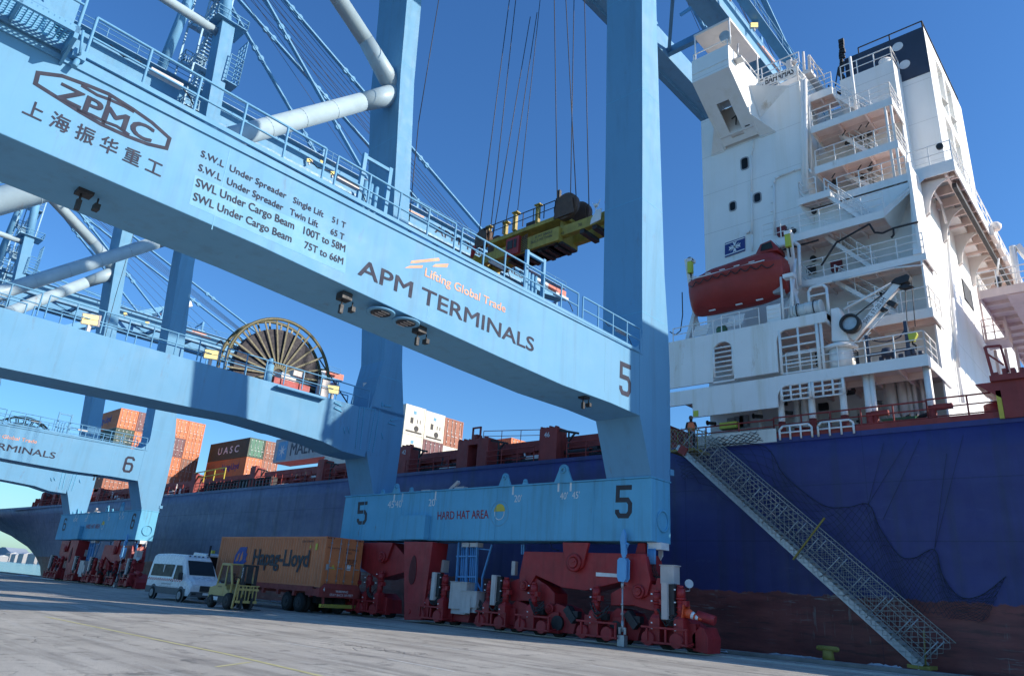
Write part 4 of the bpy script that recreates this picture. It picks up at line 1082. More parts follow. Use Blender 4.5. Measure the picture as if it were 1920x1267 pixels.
# house flag panel
s = MB(); q = [W('y', 35.97, *p) for p in ((1359.5,483),(1397,470),(1397,443.5),(1359.5,456.5))]; s.slab(q, (0,-1,0), 0.03)
flag = s.build('emblem_panel', mat('emblem_blue', (0.015,0.04,0.20), 0.5), tower)
s = MB(); o = q[0]; u = q[1]-q[0]; v = q[3]-q[0]; off = V(0,-0.036,0)
def fl(pts): s.slab([o+u*a+v*b+off for a, b in pts], (0,-1,0), 0.006)
fl([(0,0.93),(1,0.93),(1,0.86),(0,0.86)]); fl([(0,0.14),(1,0.14),(1,0.07),(0,0.07)])
for k_ in range(8):
    an = k_*math.pi/4; d = (math.cos(an)*0.30, math.sin(an)*0.36); n_ = (-math.sin(an)*0.10, math.cos(an)*0.14)
    if k_ % 2 == 0: fl([(0.5,0.5),(0.5+d[0]-n_[0],0.5+d[1]-n_[1]),(0.5+d[0]*0.85,0.5+d[1]*0.85),(0.5+d[0]+n_[0],0.5+d[1]+n_[1])])
    else: fl([(0.5-n_[0]*.4,0.5-n_[1]*.4),(0.5+d[0]*1.1,0.5+d[1]*0.9),(0.5+n_[0]*.4,0.5+n_[1]*.4)])
s.build('emblem_star', M['whitel'], flag)
# ---- bridge wing
wx0, wx1 = -16.85, -14.5
ZB, ZT = 31.05, 32.65
s = MB(); t = 0.1
side = [(32.0,ZB),(32.0,ZT),(36.0,ZT+0.1),(36.0,28.6),(35.5,28.75)]
for x in (wx0, wx1-t): s.prism(side, 'x', x, x+t)
s.box(wx0+t, wx1-t, 32.0, 32.0+t, ZB, ZT)
def under(a): return V(0, 32.0+a*3.75, ZB-(ZB-28.62)*a)
def up(x0, x1, a, b):
    s.slab([V(x0,under(a).y,under(a).z), V(x1,under(a).y,under(a).z), V(x1,under(b).y,under(b).z), V(x0,under(b).y,under(b).z)], (0,0.55,0.83), 0.09)
up(wx0+t, wx1-t, 0, 0.40); up(wx0+t, wx0+0.75, 0.40, 0.93); up(wx1-0.8, wx1-t, 0.40, 0.93); up(wx0+t, wx1-t, 0.93, 1.0)
s.box(wx0+t, wx1-t, 32.1, 36, ZT-1.05, ZT-1.0)
for x, sg in ((wx0, -1), (wx1, 1)):
    s.slab([V(x,35.93,28.45), V(x+sg*0.9,35.93,28.47), V(x+sg*0.25,35.93,29.3), V(x,35.93,30.2)], (0,1,0), 0.06)
    s.slab([V(x,34.6,29.35), V(x+sg*0.9,35.95,28.5), V(x,35.95,28.5)], (0,0.3,1), 0.05)
s.box(wx0-0.0, wx1, 31.96, 31.997, ZB+0.55, ZB+0.58)
wing = s.build('bridge_wing', M['wall'], K)
s = MB(); s.box(wx0+0.12, wx1-0.12, 35.2, 35.98, 28.9, 30.9); s.build('wing_recess_wall', M['cream'], wing)
s = MB(); s.tube((-15.6,35.0,29.3),(-15.5,35.0,30.4),0.04); s.bar((-15.9,35.1,29.9),(-15.2,35.1,30.2),0.05); s.box(-15.1,-14.8,35.1,35.19,29.0,29.9); s.build('wing_fittings', M['dark'], wing)
s = MB(); s.box(wx0+0.15, wx1+0.15, 32.05, 36.2, 34.45, 34.6); s.build('wing_canopy', M['cream'], wing)
s = MB()
for x, y in ((wx0+0.2,32.1),(wx1+0.1,32.1),(wx1+0.1,35.9),(wx0+0.2,35.9)): s.tube((x,y,ZT),(x,y,34.45),0.05,6)
s.rail([(wx0+0.1,32.05,ZT),(wx1-0.05,32.05,ZT)],0.45,1,2,0.03); s.rail([(wx1-0.05,34.2,ZT),(wx1-0.05,38,ZT)],0.5,1,1,0.03)
s.build('wing_posts', M['white'], wing)
s = MB(); s.disc(W('y',32.3,1360,70),(0.2,-1,-0.2),0.33,0.3,18); s.box(wx1-0.0,wx1+0.5,32.6,33.1,31.9,32.0); s.sphere((wx1+0.25,32.85,32.15),0.14,8); s.tube((wx1+0.2,32.8,32.2),(wx1+0.25,32.8,33.1),0.05,6); s.build('search_light', M['steel'], wing)
s = MB(); s.slab([V(wx1+0.02,34.5,31.3),V(wx1+0.02,36.4,29.4),V(wx1+1.9,36.0,31.3),V(wx1+0.5,35.2,31.5)],(0,0.4,1),0.06); s.build('wing_bracket', M['white'], wing)
# name board, top rails and mast gear
s = MB(); q = [W('y',36.5,*p) for p in ((1418,168),(1497,137.5),(1497,121),(1418,151))]; s.slab(q,(0,1,0),0.05); s.box(q[0].x,-12.1,37.2,40,31.4,q[0].z+0.3)
nb = s.build('name_board', M['white'], tower)
textW('lettering', 'C BAHAMAS', M['black'], nb, 'y', 36.49, (1423.5,164), (1488,138.5), (1423.5,151.5), 0.012)
s = MB(); s.rail([(-16.8,36.1,31.4),(-12.1,36.1,31.4),(-12.1,41,31.4)],1.15,2,1.1,0.03); s.rail([(-16,37.5,33.8),(-12.4,37.5,33.8)],1.0,2,1.2,0.03); s.build('railing', M['white'], tower)
s = MB(); a = W('y',38.0,1497,140); s.box(a.x-0.35,a.x+0.9,37.6,40.0,a.z-0.5,a.z-0.25); s.box(a.x-0.5,a.x-0.2,37.4,37.8,31.4,a.z+0.9)
for k_ in range(9):
    random.seed(k_); x = a.x-0.6+random.uniform(0,1.6); s.tube((x,37.9,a.z-0.3),(x+random.uniform(-.1,.1),37.9,a.z+random.uniform(0.4,1.7)),random.uniform(0.03,0.09),6)
s.bar((a.x-0.9,37.8,a.z+1.3),(a.x-0.2,37.8,a.z+0.4),0.1); s.sphere((a.x-0.1,37.8,a.z+0.9),0.18,8)
s.rail([(a.x+0.9,37.6,a.z-0.25),(a.x+0.9,40,a.z-0.25)],1.0,2,1,0.03); s.bar((a.x+0.7,37.8,a.z+0.9),(a.x+1.5,37.8,a.z-0.6),0.06)
s.build('signal_mast', M['cream'], tower)
s = MB(); b0 = W('y',39.5,1578,152); b1 = W('y',39.5,1576.5,78); s.tube(b0,b1,0.06,6); random.seed(8)
for k_ in range(16): p = b0.lerp(b1,k_/15.0); s.box(p.x-random.uniform(.05,.2),p.x+random.uniform(.05,.25),p.y-0.1,p.y+0.1,p.z-0.15,p.z+0.12)
s.tube(b0+V(-0.4,0,-0.2),b0+V(-0.1,0,1.1),0.04); 
for k_ in range(7): x = b0.x-1.9+k_*0.28; s.tube((x,39.5,b0.z-1.4),(x,39.5,b0.z-1.4+random.uniform(.4,1.5)),0.05,6); s.box(x-.1,x+.1,39.4,39.6,b0.z-0.9,b0.z-0.7)
s.build('aerial_mast', M['dark'], tower)
# ---- funnel casing with the dark band and aft louvres
s = MB(); s.box(-10.45, -6.9, 40.003, 49.5, 22.6, 34.9)
fy0, fy1 = 40.003, 46.9
op = []
for a, b in (((754,275),(806,490)),((832,445),(884,665)),((782,542),(845,800)),((857,705),(922,952))):
    p = W('x',-5.95,1560+a[0]/3.958,40+a[1]/3.958); q = W('x',-5.95,1560+b[0]/3.958,40+b[1]/3.958); op.append((p, q))
s.box(-6.9, -5.95, fy0, 42.2, 22.6, 34.9); s.box(-6.9,-5.95,46.2,fy1+2.6,22.6,34.9); s.box(-6.9,-5.95,42.2,46.2,34.2,34.9); s.box(-6.9,-5.95,42.2,46.2,22.6,26.4); s.box(-6.9,-5.95,42.2,46.2,30.0,30.7); s.box(-6.9,-5.95,44.0,44.4,26.4,30.0); s.box(-6.9,-5.95,44.0,44.4,30.7,34.2)
cas = s.build('funnel_casing', M['wall'], K)
s = MB()
for y in (42.4,44.6):
    for z in (27.6,32.0): s.bar((-6.4,y+0.3,z),(-6.0,y+1.0,z-0.7),0.5,0.05)
s.build('louvre_flap', M['grey'], cas)
s = MB(); zb = W('y',40,1735,138).z; s.box(-10.45,-5.955,39.97,39.999,zb,34.88); s.build('funnel_band', M['navy'], cas)
s = MB()
for px, py in ((1683,88),(1696,121.5)): s.disc(W('y',39.95,px,py),'y',0.3,0.03,20)
s.build('round_plate', M['whitel'], cas)
s = MB(); s.rail([(-9.6,40.1,34.9),(-6.0,40.1,34.9),(-6.0,49,34.9)],0.5,1,2.2,0.035); s.build('railing', M['dark'], cas)
# ---- platforms with stairs and rails
def platform(x0, x1, y0, y1, zt, th=0.45, nm='platform', ribs=True, mt_=None):
    s = MB(); s.box(x0, x1, y0, y0+0.06, zt-th, zt); s.box(x1-0.06, x1, y0+0.06, y1, zt-th, zt); s.box(x0, x0+0.06, y0+0.06, y1, zt-th, zt)
    p = s.build(nm, M['white'], K)
    s = MB(); s.box(x0+0.06, x1-0.06, y0+0.06, y1, zt-0.14, zt-0.08)
    if ribs:
        n_ = max(2, int((x1-x0)/1.1))
        for i in range(1, n_): x = x0+(x1-x0)*i/n_; s.box(x-0.05, x+0.05, y0+0.06, y1, zt-th+0.08, zt-0.14)
        s.box(x0+0.06, x1-0.06, (y0+y1)/2-0.04, (y0+y1)/2+0.04, zt-th+0.05, zt-0.14)
    s.build('underside', M['pinkbounce'], p)
    return p
def stairs(p, a, b, wd=0.7, par=None):
    a = Vector(a); b = Vector(b); s = MB(); n_ = max(4, int(abs(b.z-a.z)/0.24)); w2 = V(0, wd, 0)
    s.bar(a, b, 0.06, 0.2); s.bar(a+w2, b+w2, 0.06, 0.2)
    for i in range(1, n_): q = a.lerp(b, i/n_); s.box(q.x-0.12, q.x+0.12, q.y, q.y+wd, q.z-0.02, q.z+0.02)
    for o_ in (V(0,0,0), w2): s.rail([a+o_, b+o_], 0.95, 2, 1.1, 0.025)
    s.build('stair', M['white'], p)
def rails(p, pts, h=1.05, nr=3, post=1.1, m_='white'):
    s = MB(); s.rail(pts, h, nr, post, 0.024); s.build('railing', M[m_], p)
p1 = platform(-11.6,-7.3,36,38.3,27.95); rails(p1,[(-11.5,36.05,27.95),(-7.35,36.05,27.95),(-7.35,38.2,27.95)])
p2 = platform(-11.6,-7.3,36,38.3,25.25); rails(p2,[(-11.5,36.05,25.25),(-7.35,36.05,25.25),(-7.35,38.2,25.25)])
stairs(p1,(-10.6,37.3,30.6),(-8.6,37.3,28.0)); stairs(p2,(-10.6,37.3,27.9),(-8.6,37.3,25.3))
stairs(p2,(-10.6,37.3,25.2),(-8.6,37.3,23.2))
p0 = platform(-11.9,-10.4,36.6,38.4,30.6,0.5); rails(p0,[(-11.8,36.65,30.6),(-10.4,36.65,30.6)])
s = MB()
for x, y in ((-7.42,36.1),(-7.42,38.2),(-7.7,36.1)): s.tube((x,y,22.7),(x,y,28.0),0.07,8)
for x in (-9.1,-9.35): s.tube((x,38.2,22.7),(x,38.2,30.0),0.09,8)
s.tube((-9.2,36.4,28.0),(-9.2,36.4,31.9),0.08,8)
s.build('platform_post', M['white'], K)
s = MB(); s.rail([(-10.3,38.35,32.1),(-7.5,38.35,32.1),(-7.5,39.9,32.1)],1.0,2,1.1,0.03); s.disc((-7.95,38.8,32.35),'z',0.35,0.5,14); s.rail([(-12,38.4,29.9),(-10.4,38.4,29.9)],1.0,2,1,0.03); s.build('railing', M['white'], K)
p3 = platform(-11.98,-7.1,35.98,38.3,23.12,0.42); rails(p3,[(-10.5,36.05,23.12),(-7.1,36.05,23.12)])
p3b = platform(-12.3,-10.6,35.0,35.97,22.98,0.4); rails(p3b,[(-12.2,35.9,22.98),(-12.2,35.05,22.98),(-11.3,35.05,22.98)])
s = MB(); s.slab([V(-12.28,35.0,22.58),V(-11.9,35.97,21.7),V(-11.9,35.97,22.58)],(1,0,0),0.05); s.build('landing_knee', M['white'], p3)
stairs(p3,(-10.9,35.2,22.9),(-8.9,35.2,20.4),0.65)
# aft gallery across the ship
s = MB(); s.box(-7.1,-5.0,35.95,36.02,22.5,23.15); s.box(-5.06,-5.0,36.02,58,22.5,23.15); s.box(-7.09,-5.06,36.02,58,23.02,23.08)
p4 = s.build('aft_gallery', M['white'], K)
s = MB()
for i in range(16): y = 36.7+i*1.35; s.box(-6.59,-5.06,y-0.06,y+0.06,22.45,23.02)
s.box(-5.5,-5.38,36.1,57,22.4,23.0)
s.build('gallery_beams', M['pinkbounce'], p4)
s = MB(); s.box(-6.55,-5.55,36.3,42.5,22.93,22.97); s.build('gallery_grating', M['grey'], p4)
s = MB(); s.bar((-5.28,36.9,22.2),(-5.28,52.5,22.1),0.2,0.26); s.build('hoist_rail', M['dark'], p4)
for y in (36.35,39.8,43.2,46.6,50.0,53.4):
    s = MB()
    arcp = [(-6.597,22.5),(-6.597,20.6)] + [(-6.4+1.25*(1-math.cos(a)), 20.75+1.65*math.sin(a)) for a in [k_*math.pi/2/7 for k_ in range(8)]]
    s.prism(arcp,'y',y-0.05,y+0.05); s.slab([V(*(q[0],y-0.14,q[1])) for q in (arcp[1],arcp[2])]+[V(arcp[2][0],y+0.14,arcp[2][1]),V(arcp[1][0],y+0.14,arcp[1][1])],(0,0,1),0.03)
    s.build('arched_bracket', M['cream'], p4)
rails(p4,[(-7.0,36.0,23.15),(-5.05,36.0,23.15)],1.1,2,0.9); rails(p4,[(-5.03,36.0,23.15),(-5.03,57,23.15)],1.1,2,1.4)
s = MB()
for y in (44,46,48,50,52): s.box(-5.0,-4.8,y,y+1.3,22.4,22.9)
s.sphere((-4.7,44.3,23.0),0.3,10); s.path([(-6.2,36.5,22.2),(-6.2,38.4,22.2),(-6.25,39.2,21.4)],0.06,8)
s.build('gallery_fittings', M['cream'], p4)
# side decks, lower down
q4 = platform(-13.3,-7.9,34,36,20.35,0.42); rails(q4,[(-14.0,34.05,20.4),(-7.9,34.05,20.35)])
s = MB(); s.slab([V(-7.92,34,19.93),V(-7.92,34,20.35),V(-6.75,35.95,22.5),V(-6.3,35.95,22.5)],(0.4,-0.8,0.1),0.05); s.slab([V(-7.9,34,20.0),V(-7.9,36,20.0),V(-6.6,36,22.4),V(-6.75,35.95,22.4)],(0,0,-1),0.04); s.build('sloping_fascia', M['white'], q4)
q5 = platform(-12.2,-6.4,34,36,17.6,0.35); rails(q5,[(-12.1,36,17.6),(-12.1,34.05,17.6),(-6.45,34.05,17.6)])
s = MB(); s.slab([V(-12.2,34,17.25),V(-13.2,34.6,16.3),V(-13.2,36,16.3),V(-12.2,36,17.25)],(0,0,1),0.05); s.build('sloping_fascia', M['white'], q5)
stairs(q5,(-11.0,34.9,20.2),(-8.8,34.9,17.7),0.6); stairs(q5,(-10.6,34.6,17.4),(-8.0,34.6,15.0),0.6)
s = MB(); s.box(XA-0.08,XA+0.05,34.0,36.0,17.6,22.5); s.slab([V(XA-0.3,34,17.6),V(XA+0.05,34,17.6),V(XA+0.05,35.4,22.5),V(XA-0.3,35.4,22.5)],(0,-1,0),0.05); s.box(XA-0.06,XA+0.02,34.003,36.0,14.9,17.3); s.box(XA-0.06,XA+0.02,34.9,36.0,9.1,14.4); s.build('side_screen', M['white'], K)
q6 = platform(-10.4,-6.45,34,36,14.9,0.45); rails(q6,[(-10.0,34.05,14.9),(-6.5,34.05,14.9),(-6.5,36,14.9)],1.05,2)
q7 = platform(-18.6,-10.4,32.13,36,14.85,0.3)
q8 = platform(-13.0,-6.5,32,36,12.12,0.5); rails(q8,[(-12.4,32.05,12.12),(-6.55,32.05,12.12),(-6.55,34,12.12)],1.05,3)
q9 = platform(-18.6,-13.0,32.13,36,12.1,0.3)
s = MB(); s.path([W('y',33.9,1540,498),W('y',33.9,1568,455),W('y',33.9,1630,420),W('y',33.9,1640,436),W('y',33.9,1655,437),W('y',33.9,1675,428),W('y',33.9,1722,416)],0.05,6); s.path([W('y',33.9,1675,430),W('y',33.9,1676,440),W('y',33.9,1671,446)],0.05); s.path([W('y',34.2,1466,469),W('y',34.2,1510,457),W('y',34.2,1535,450)],0.05); s.build('cable_run', M['dark'], q4)
s = MB(); s.path([W('y',34,1505,538),W('y',34,1560,528),W('y',34,1680,502),W('y',34,1732,497)],0.05,6); s.path([W('y',33.6,1455,463),W('y',33.6,1490,455),W('y',33.6,1498,460),W('y',33.6,1500,535)],0.09,8); s.build('pipe_run', M['white'], q5)
# red fire cabinets, vents, ladders on the walls
for px0,py0,px1,py1 in ((1459,444,1474,424),(1560,510,1578,487),(1590,690,1590,690)):
    if px0 == px1: continue
    a = W('y',35.9,px0,py0); b = W('y',35.9,px1,py1); s = MB(); s.box(a.x,b.x,35.75,35.995,a.z,b.z); s.build('fire_cabinet', mat('cabinet_maroon',(0.17,0.015,0.02),0.5), K)
for p_ in ((-10.9,25.3),(-10.9,28.0)): s = MB(); s.box(p_[0],p_[0]+0.6,38.1,38.29,p_[1]+0.15,p_[1]+1.15); s.box(p_[0]-0.5,p_[0]-0.1,37.9,38.29,p_[1],p_[1]+0.8); s.build('fire_cabinet', M['cloth'] if False else mat('cabinet_maroon',(0.10,0.012,0.02),0.5), K)
s = MB()
for px,py in ((1487,432),(1525,396),(1525,485),(1762,275),(1655,550)): s.disc(W('y',35.9,px,py),'y',0.16,0.16,12)
for px,py in ((1514,515),): s.box(*(lambda a: (a.x,a.x+0.45,35.8,35.99,a.z,a.z+0.45))(W('y',35.9,px,py)))
random.seed(12)
for z in (25.0,27.5):
    for k_ in range(3): x = random.uniform(-11,-8); s.sphere((x,36.8+random.uniform(0,1),z-0.35),0.16,8); s.tube((x,36.8,z-0.3),(x+0.2,36.8,z-0.05),0.03)
s.build('wall_fittings', M['dark'], K)
# ---- outer bulwark with its openings
def X_(px, py=None, Y=32.0): return W('y', Y, px, py).x
zt, zb = 14.9, 12.32
ax0, ax1 = W('y',32,1336,680).x, W('y',32,1375,675).x
bx0 = W('y',32,1457,660).x
s = MB(); y0, y1 = 31.995, 32.12
s.box(-20.2, ax0, y0, y1, zb, zt)
r = (ax1-ax0)/2; zc = W('y',32,1356,640).z - r
s.box(ax0, ax1, y0, y1, zb, W('y',32,1356,716).z)
for k_ in range(10):
    a0, a1 = math.pi*k_/10, math.pi*(k_+1)/10; cx = (ax0+ax1)/2
    s.prism([(cx+r*math.cos(a0), zc+r*math.sin(a0)), (cx+r*math.cos(a1), zc+r*math.sin(a1)), (cx+r*math.cos(a1), zt), (cx+r*math.cos(a0), zt)], 'y', y0, y1)
s.box(ax1, bx0, y0, y1, zb, zt)
zo = 14.38; rr_ = 0.55
for k_ in range(6):
    a0, a1 = math.pi/2+math.pi/2*k_/6, math.pi/2+math.pi/2*(k_+1)/6; cx = bx0+rr_
    s.prism([(cx+rr_*math.cos(a0), zo-rr_+rr_*math.sin(a0)), (cx+rr_*math.cos(a1), zo-rr_+rr_*math.sin(a1)), (cx+rr_*math.cos(a1), zt), (cx+rr_*math.cos(a0), zt)], 'y', y0, y1)
s.box(bx0+rr_, -10.4, y0, y1, zo, zt); s.box(-10.5,-10.4,y1,34,zo,zt)
bul = s.build('bulwark', M['bulw'], K)
s = MB(); lx = W('y',32,1457,730).x; z0_, z1_ = 10.62, 12.1
gx = W('y',32,1299,775).x
s.box(gx, lx, y0, y1, z0_, z1_); s.box(-20.2, gx, y0, y1, 11.35, z1_)
for k_ in range(6):
    a0, a1 = -math.pi/2*k_/6, -math.pi/2*(k_+1)/6
    f_ = lambda a: (lx+0.55-0.55*math.cos(a), 11.62-0.55-0.55*math.sin(a))
    s.prism([f_(a0), f_(a1), (f_(a1)[0], 11.62), (f_(a0)[0], 11.62)], 'y', y0, y1)
s.build('bulwark', M['bulw'], K)
s = MB(); p = W('y',31.98,1300,781); s.box(p.x, p.x+0.28, 31.98, 31.994, p.z, p.z+0.3); s.build('draught_plate', M['ylgreen'], K)
# grids in the openings
def grid(xa, za, xb, zb_, nx, nz, Y, r, nm='guard_grid'):
    s = MB()
    for i in range(nx): x = xa+(xb-xa)*i/(nx-1); s.tube((x,Y,za),(x,Y,zb_),r*(1.5 if i in (0,nx-1) else 1.1),8)
    for j in range(nz): z = za+(zb_-za)*j/(nz-1); s.tube((xa,Y,z),(xb,Y,z),r,6)
    s.build(nm, M['white'], K)
a = W('y',32.1,1340,708); b = W('y',32.1,1374,648); grid(a.x,a.z,b.x,b.z,2,7,32.06,0.045)
a = W('y',32.1,1467,700); b = W('y',32.1,1531,600); grid(a.x,12.2,b.x-0.02,14.4,3,6,32.06,0.05)
s = MB()
for px in (1535, 1542): x = W('y',32.1,px,650).x; s.tube((x,32.1,12.1),(x,32.1,14.4),0.07,8)
s.build('stanchion', M['white'], K)
a = W('y',32.1,1467,752); b = W('y',32.1,1518,714); grid(a.x,a.z,b.x,11.62,4,4,32.06,0.045)
a = W('y',32.1,1526,746); b = W('y',32.1,1580,706); grid(a.x,a.z+0.02,b.x,11.62,4,4,32.06,0.045)
# posts along the main deck with red feet
for px, py in ((1427,800),(1467,800),(1496,800),(1511,800),(1525,795),(1585,790),(1632,785),(1643,785),(1748,770)):
    yy_ = 32.5 if px not in (1496,1511,1427) else 34.0
    x = W('y',yy_,px,py).x; rr2 = 0.1 if px in (1643,1427) else 0.15
    s = MB(); s.tube((x,yy_,ZD),(x,yy_,12.0 if x < -13.2 else 11.75),rr2,12); s.m = 1
    s.tube((x,yy_,ZD),(x,yy_,10.02),rr2+0.012,12)
    if px in (1748,1632): s.box(x-0.05,x+0.75,yy_-0.12,yy_+0.12,9.85,10.05)
    s.build('deck_post', [M['white'], M['redd']], K)
s = MB(); s.box(-20,46,32.0,32.14,ZD+0.062,ZD+0.3)
s.build('side_coaming', M['redd'], K)
s = MB(); s.rail([(-13.2,32.1,9.1),(-6.8,32.1,9.1)],1.05,3,1.4,0.03); s.rail([(-6.8,32.1,9.1),(-2.5,32.1,9.1)],1.1,3,1.6,0.03); s.rail([(-20.1,32.1,9.1),(-13.2,32.1,9.1)],0.98,3,1.6,0.03); s.build('railing', M['redd'], K)
for px0, px1, py in ((1463,1523,820),(1535,1601,812)):
    a = W('y',31.95,px0,py+4); b = W('y',31.95,px1,py-8); s = MB(); z0 = ZD-0.05; h = 0.62
    s.path([(a.x,31.93,z0),(a.x,31.93,z0+h-0.15),(a.x+0.15,31.93,z0+h),(b.x-0.15,31.93,z0+h),(b.x,31.93,z0+h-0.15),(b.x,31.93,z0)],0.05,8)
    s.tube((a.x,31.93,z0+0.32),(b.x,31.93,z0+0.32),0.04,8)
    for f in (0.33,0.66): x = a.x+(b.x-a.x)*f; s.tube((x,31.93,z0),(x,31.93,z0+h),0.045,8)
    s.build('guard_hoop', M['white'], K)
s = MB(); a = W('y',31.96,1307,836); b = W('y',31.96,1455,806); s.box(a.x,b.x,31.95,31.99,9.0,9.62); s.build('spray_board', mat('stained_board',(0.74,0.73,0.66),0.6,var=0.1,vscale=1.5,streak=0.4,scol=(0.35,0.25,0.12),rust=0.6,rcol=(0.35,0.22,0.08)), K)
# doors, vent trunks and gear on the inner wall
for px, sg in ((1555,1),(1610,1),(1500,0)):
    a = W('y',35.98,px,805).x; s = MB(); s.box(a,a+1.05,35.94,35.997,9.25,11.15); d = s.build('deck_door', M['cream'], K, bevel=0.02)
    s = MB(); s.tube((a+0.08,35.9,9.5),(a+0.08,35.9,10.9),0.025); s.box(a-0.04,a+0.06,35.88,35.95,9.9,10.0); s.box(a-0.04,a+0.06,35.88,35.95,10.5,10.6)
    if sg: s.path([(a+0.4,35.93,10.25),(a+0.66,35.93,10.25),(a+0.53,35.93,10.5),(a+0.4,35.93,10.25)],0.018,4); s.box(a+0.3,a+0.8,35.93,35.938,10.0,10.06)
    s.build('door_fittings', M['dark'], d)
s = MB()
for px, r in ((1668,0.26),(1690,0.19),(1703,0.10),(1713,0.09),(1728,0.08),(1737,0.08),(1658,0.09)):
    x = W('y',35.0,px,720).x; s.path([(x,35.0,11.9),(x,35.0,10.5),(x+(0.35 if r > 0.15 else 0.08),34.7,9.5),(x+(0.5 if r > 0.15 else 0.1),34.7,9.1)],r,12)
s.build('vent_trunk', M['cream'], K)
s = MB()
for px in (1494,1510): x = W('y',34.5,px,750).x; s.tube((x,34.5,9.1),(x,34.5,11.3),0.15,10); s.sphere((x,34.5,11.3),0.2,8)
s.build('vent_trunk', M['cream'], K)
s = MB(); random.seed(31)
for px,py,w_,h in ((1535,757,0.45,0.35),(1576,727,0.5,0.4),(1450,745,0.7,0.5),(1622,721,0.4,0.35)): p = W('y',35.9,px,py); s.box(p.x,p.x+w_,35.8,35.99,p.z-h,p.z)
p = W('y',34.6,1597,733); s.sphere(p,0.2,8); s.path([p,p+V(0.3,0,0.35),p+V(0.3,0,0.8)],0.03)
for px,py in ((1478,773),(1645,754),(1422,780),(1335,793)): p = W('y',33,px,py); s.tube(p+V(-0.2,0,0.03),p+V(0.2,0,-0.05),0.09,8); s.disc(p+V(-0.25,0,0.04),'x',0.13,0.06,10)
s.path([W('y',34,1545,735),W('y',34,1570,718),W('y',34,1600,705)],0.05)
s.build('deck_gear', M['dark'], K)
s = MB(); p = W('y',32.7,1366,797); s.box(p.x-0.4,p.x+0.5,32.5,32.9,p.z-0.2,p.z+0.12); s.build('yellow_locker', M['ylgreen'], K)
s = MB()
for px,py in ((1374,795),(1388,792),(1397,790)): p = W('y',35.95,px,py); s.box(p.x-0.3,p.x+0.2,35.9,35.99,p.z-0.3,p.z+0.35)
s.build('notice_board', M['grey'], K)
# mooring gear and the green tub
s = MB(); random.seed(14); c0 = W('y',33.0,1715,795)
for k_ in range(26): s.tube(c0+V(random.uniform(-.8,.8),random.uniform(-.3,.3),random.uniform(-.5,.45)), c0+V(random.uniform(-.8,.9),random.uniform(-.3,.3),random.uniform(-.6,.3)), random.uniform(.04,.12),6)
s.build('rope_bundle', M['dark'], K)
s = MB(); p = W('y',32.9,1690,790); s.loft([[V(p.x-0.5,32.6,9.3),V(p.x+0.5,32.6,9.3),V(p.x+0.5,33.2,9.3),V(p.x-0.5,33.2,9.3)],[V(p.x-0.68,32.45,9.68),V(p.x+0.68,32.45,9.68),V(p.x+0.68,33.35,9.68),V(p.x-0.68,33.35,9.68)]]); 
tag(s.build('tub', M['green']), 'green plastic tub standing on the main deck behind the red rail', 'tub')
# aft wall: down pipes, seams, port
s = MB()
for pts in (((1773,300),(1776,420),(1785,540),(1797,690),(1805,740),(1812,770)),): s.path([W('x',XA+0.12,*p) for p in ((1772,340),(1777,440),(1786,560),(1797,690),(1806,755))],0.08,8)
s.path([W('x',XA+0.1,*p) for p in ((1862,705),(1866,770))],0.06,6)
s.build('down_pipe', M['white'], K)
s = MB(); p = W('x',XA+0.02,1804,528); q = W('x',XA+0.02,1815,575); s.box(XA+0.002,XA+0.05,p.y,p.y+2.2,q.z+0.3,p.z+0.2); s.build('aft_port', M['dark'], K)
# aft gangway platforms and lashing bridge near the frame edge
s = MB(); x0 = -5.6
p = W('x',x0,1838,553); y0_, z = p.y, p.z
s.box(x0,1.0,y0_,y0_+14,z,z+0.12)
for k_ in range(11): s.box(x0,1.0,y0_+k_*1.3,y0_+k_*1.3+0.12,z-0.2,z)
s.box(x0+1.1,x0+1.9,y0_+0.13,y0_+14,z-0.26,z-0.203); s.box(x0-0.085,x0-0.004,y0_-0.004,y0_+14,z-0.25,z+0.2); s.box(x0,1.0,y0_-0.085,y0_-0.005,z-0.25,z+0.2)
ap = s.build('aft_platform', M['pinkbounce'], K)
s = MB(); s.rail([(x0,y0_+3,z+0.12),(x0,y0_,z+0.12),(1,y0_,z+0.12)],1.1,3,0.8,0.03); s.tube((x0+1.6,y0_+0.6,z+0.1),(x0+1.7,y0_+0.6,z+2.6),0.16,10); s.bar((x0+1.9,y0_+0.6,z+2.6),(x0+2.8,y0_+1.0,z+0.4),0.25); s.box(x0+2.2,x0+3.2,y0_+0.3,y0_+0.9,z+0.125,z+0.35); s.build('railing', M['white'], ap)
s = MB(); x0 = -6.3; p = W('x',x0,1846,642); s.box(x0,x0+1.1,p.y,p.y+1.6,p.z,p.z+0.14); s.rail([(x0,p.y,p.z+.14),(x0+1.1,p.y,p.z+.14),(x0+1.1,p.y+1.6,p.z+.14)],1.2,3,0.6,0.03); s.bar((x0+1.1,p.y,p.z),(x0+1.1,p.y,p.z+2.6),0.14); s.bar((x0+0.1,p.y+0.1,p.z),(x0+0.1,p.y+0.1,p.z+3.4),0.1)
for k_ in range(3): s.tube((x0+0.2+k_*0.5,p.y+1.7,9.1),(x0+0.2+k_*0.5,p.y+1.7,p.z),0.08,8)
s.build('aft_landing', M['pinkbounce'], K)
s = MB(); p = W('y',43.0,1871,524); s.sphere(p+V(0,0,-0.15),0.22,10,(0.8,0.8,1.6)); s.m = 1; s.sphere(p+V(0,0,-0.75),0.2,10); s.tube(p+V(0,0,-0.9),p+V(0,0,-1.3),0.06); s.m = 2; s.tube(p+V(0,0,0.2),p+V(0.2,0,1.2),0.05)
hk = s.build('aft_hoist', [M['dark'], M['ylgreen'], M['white']], K)
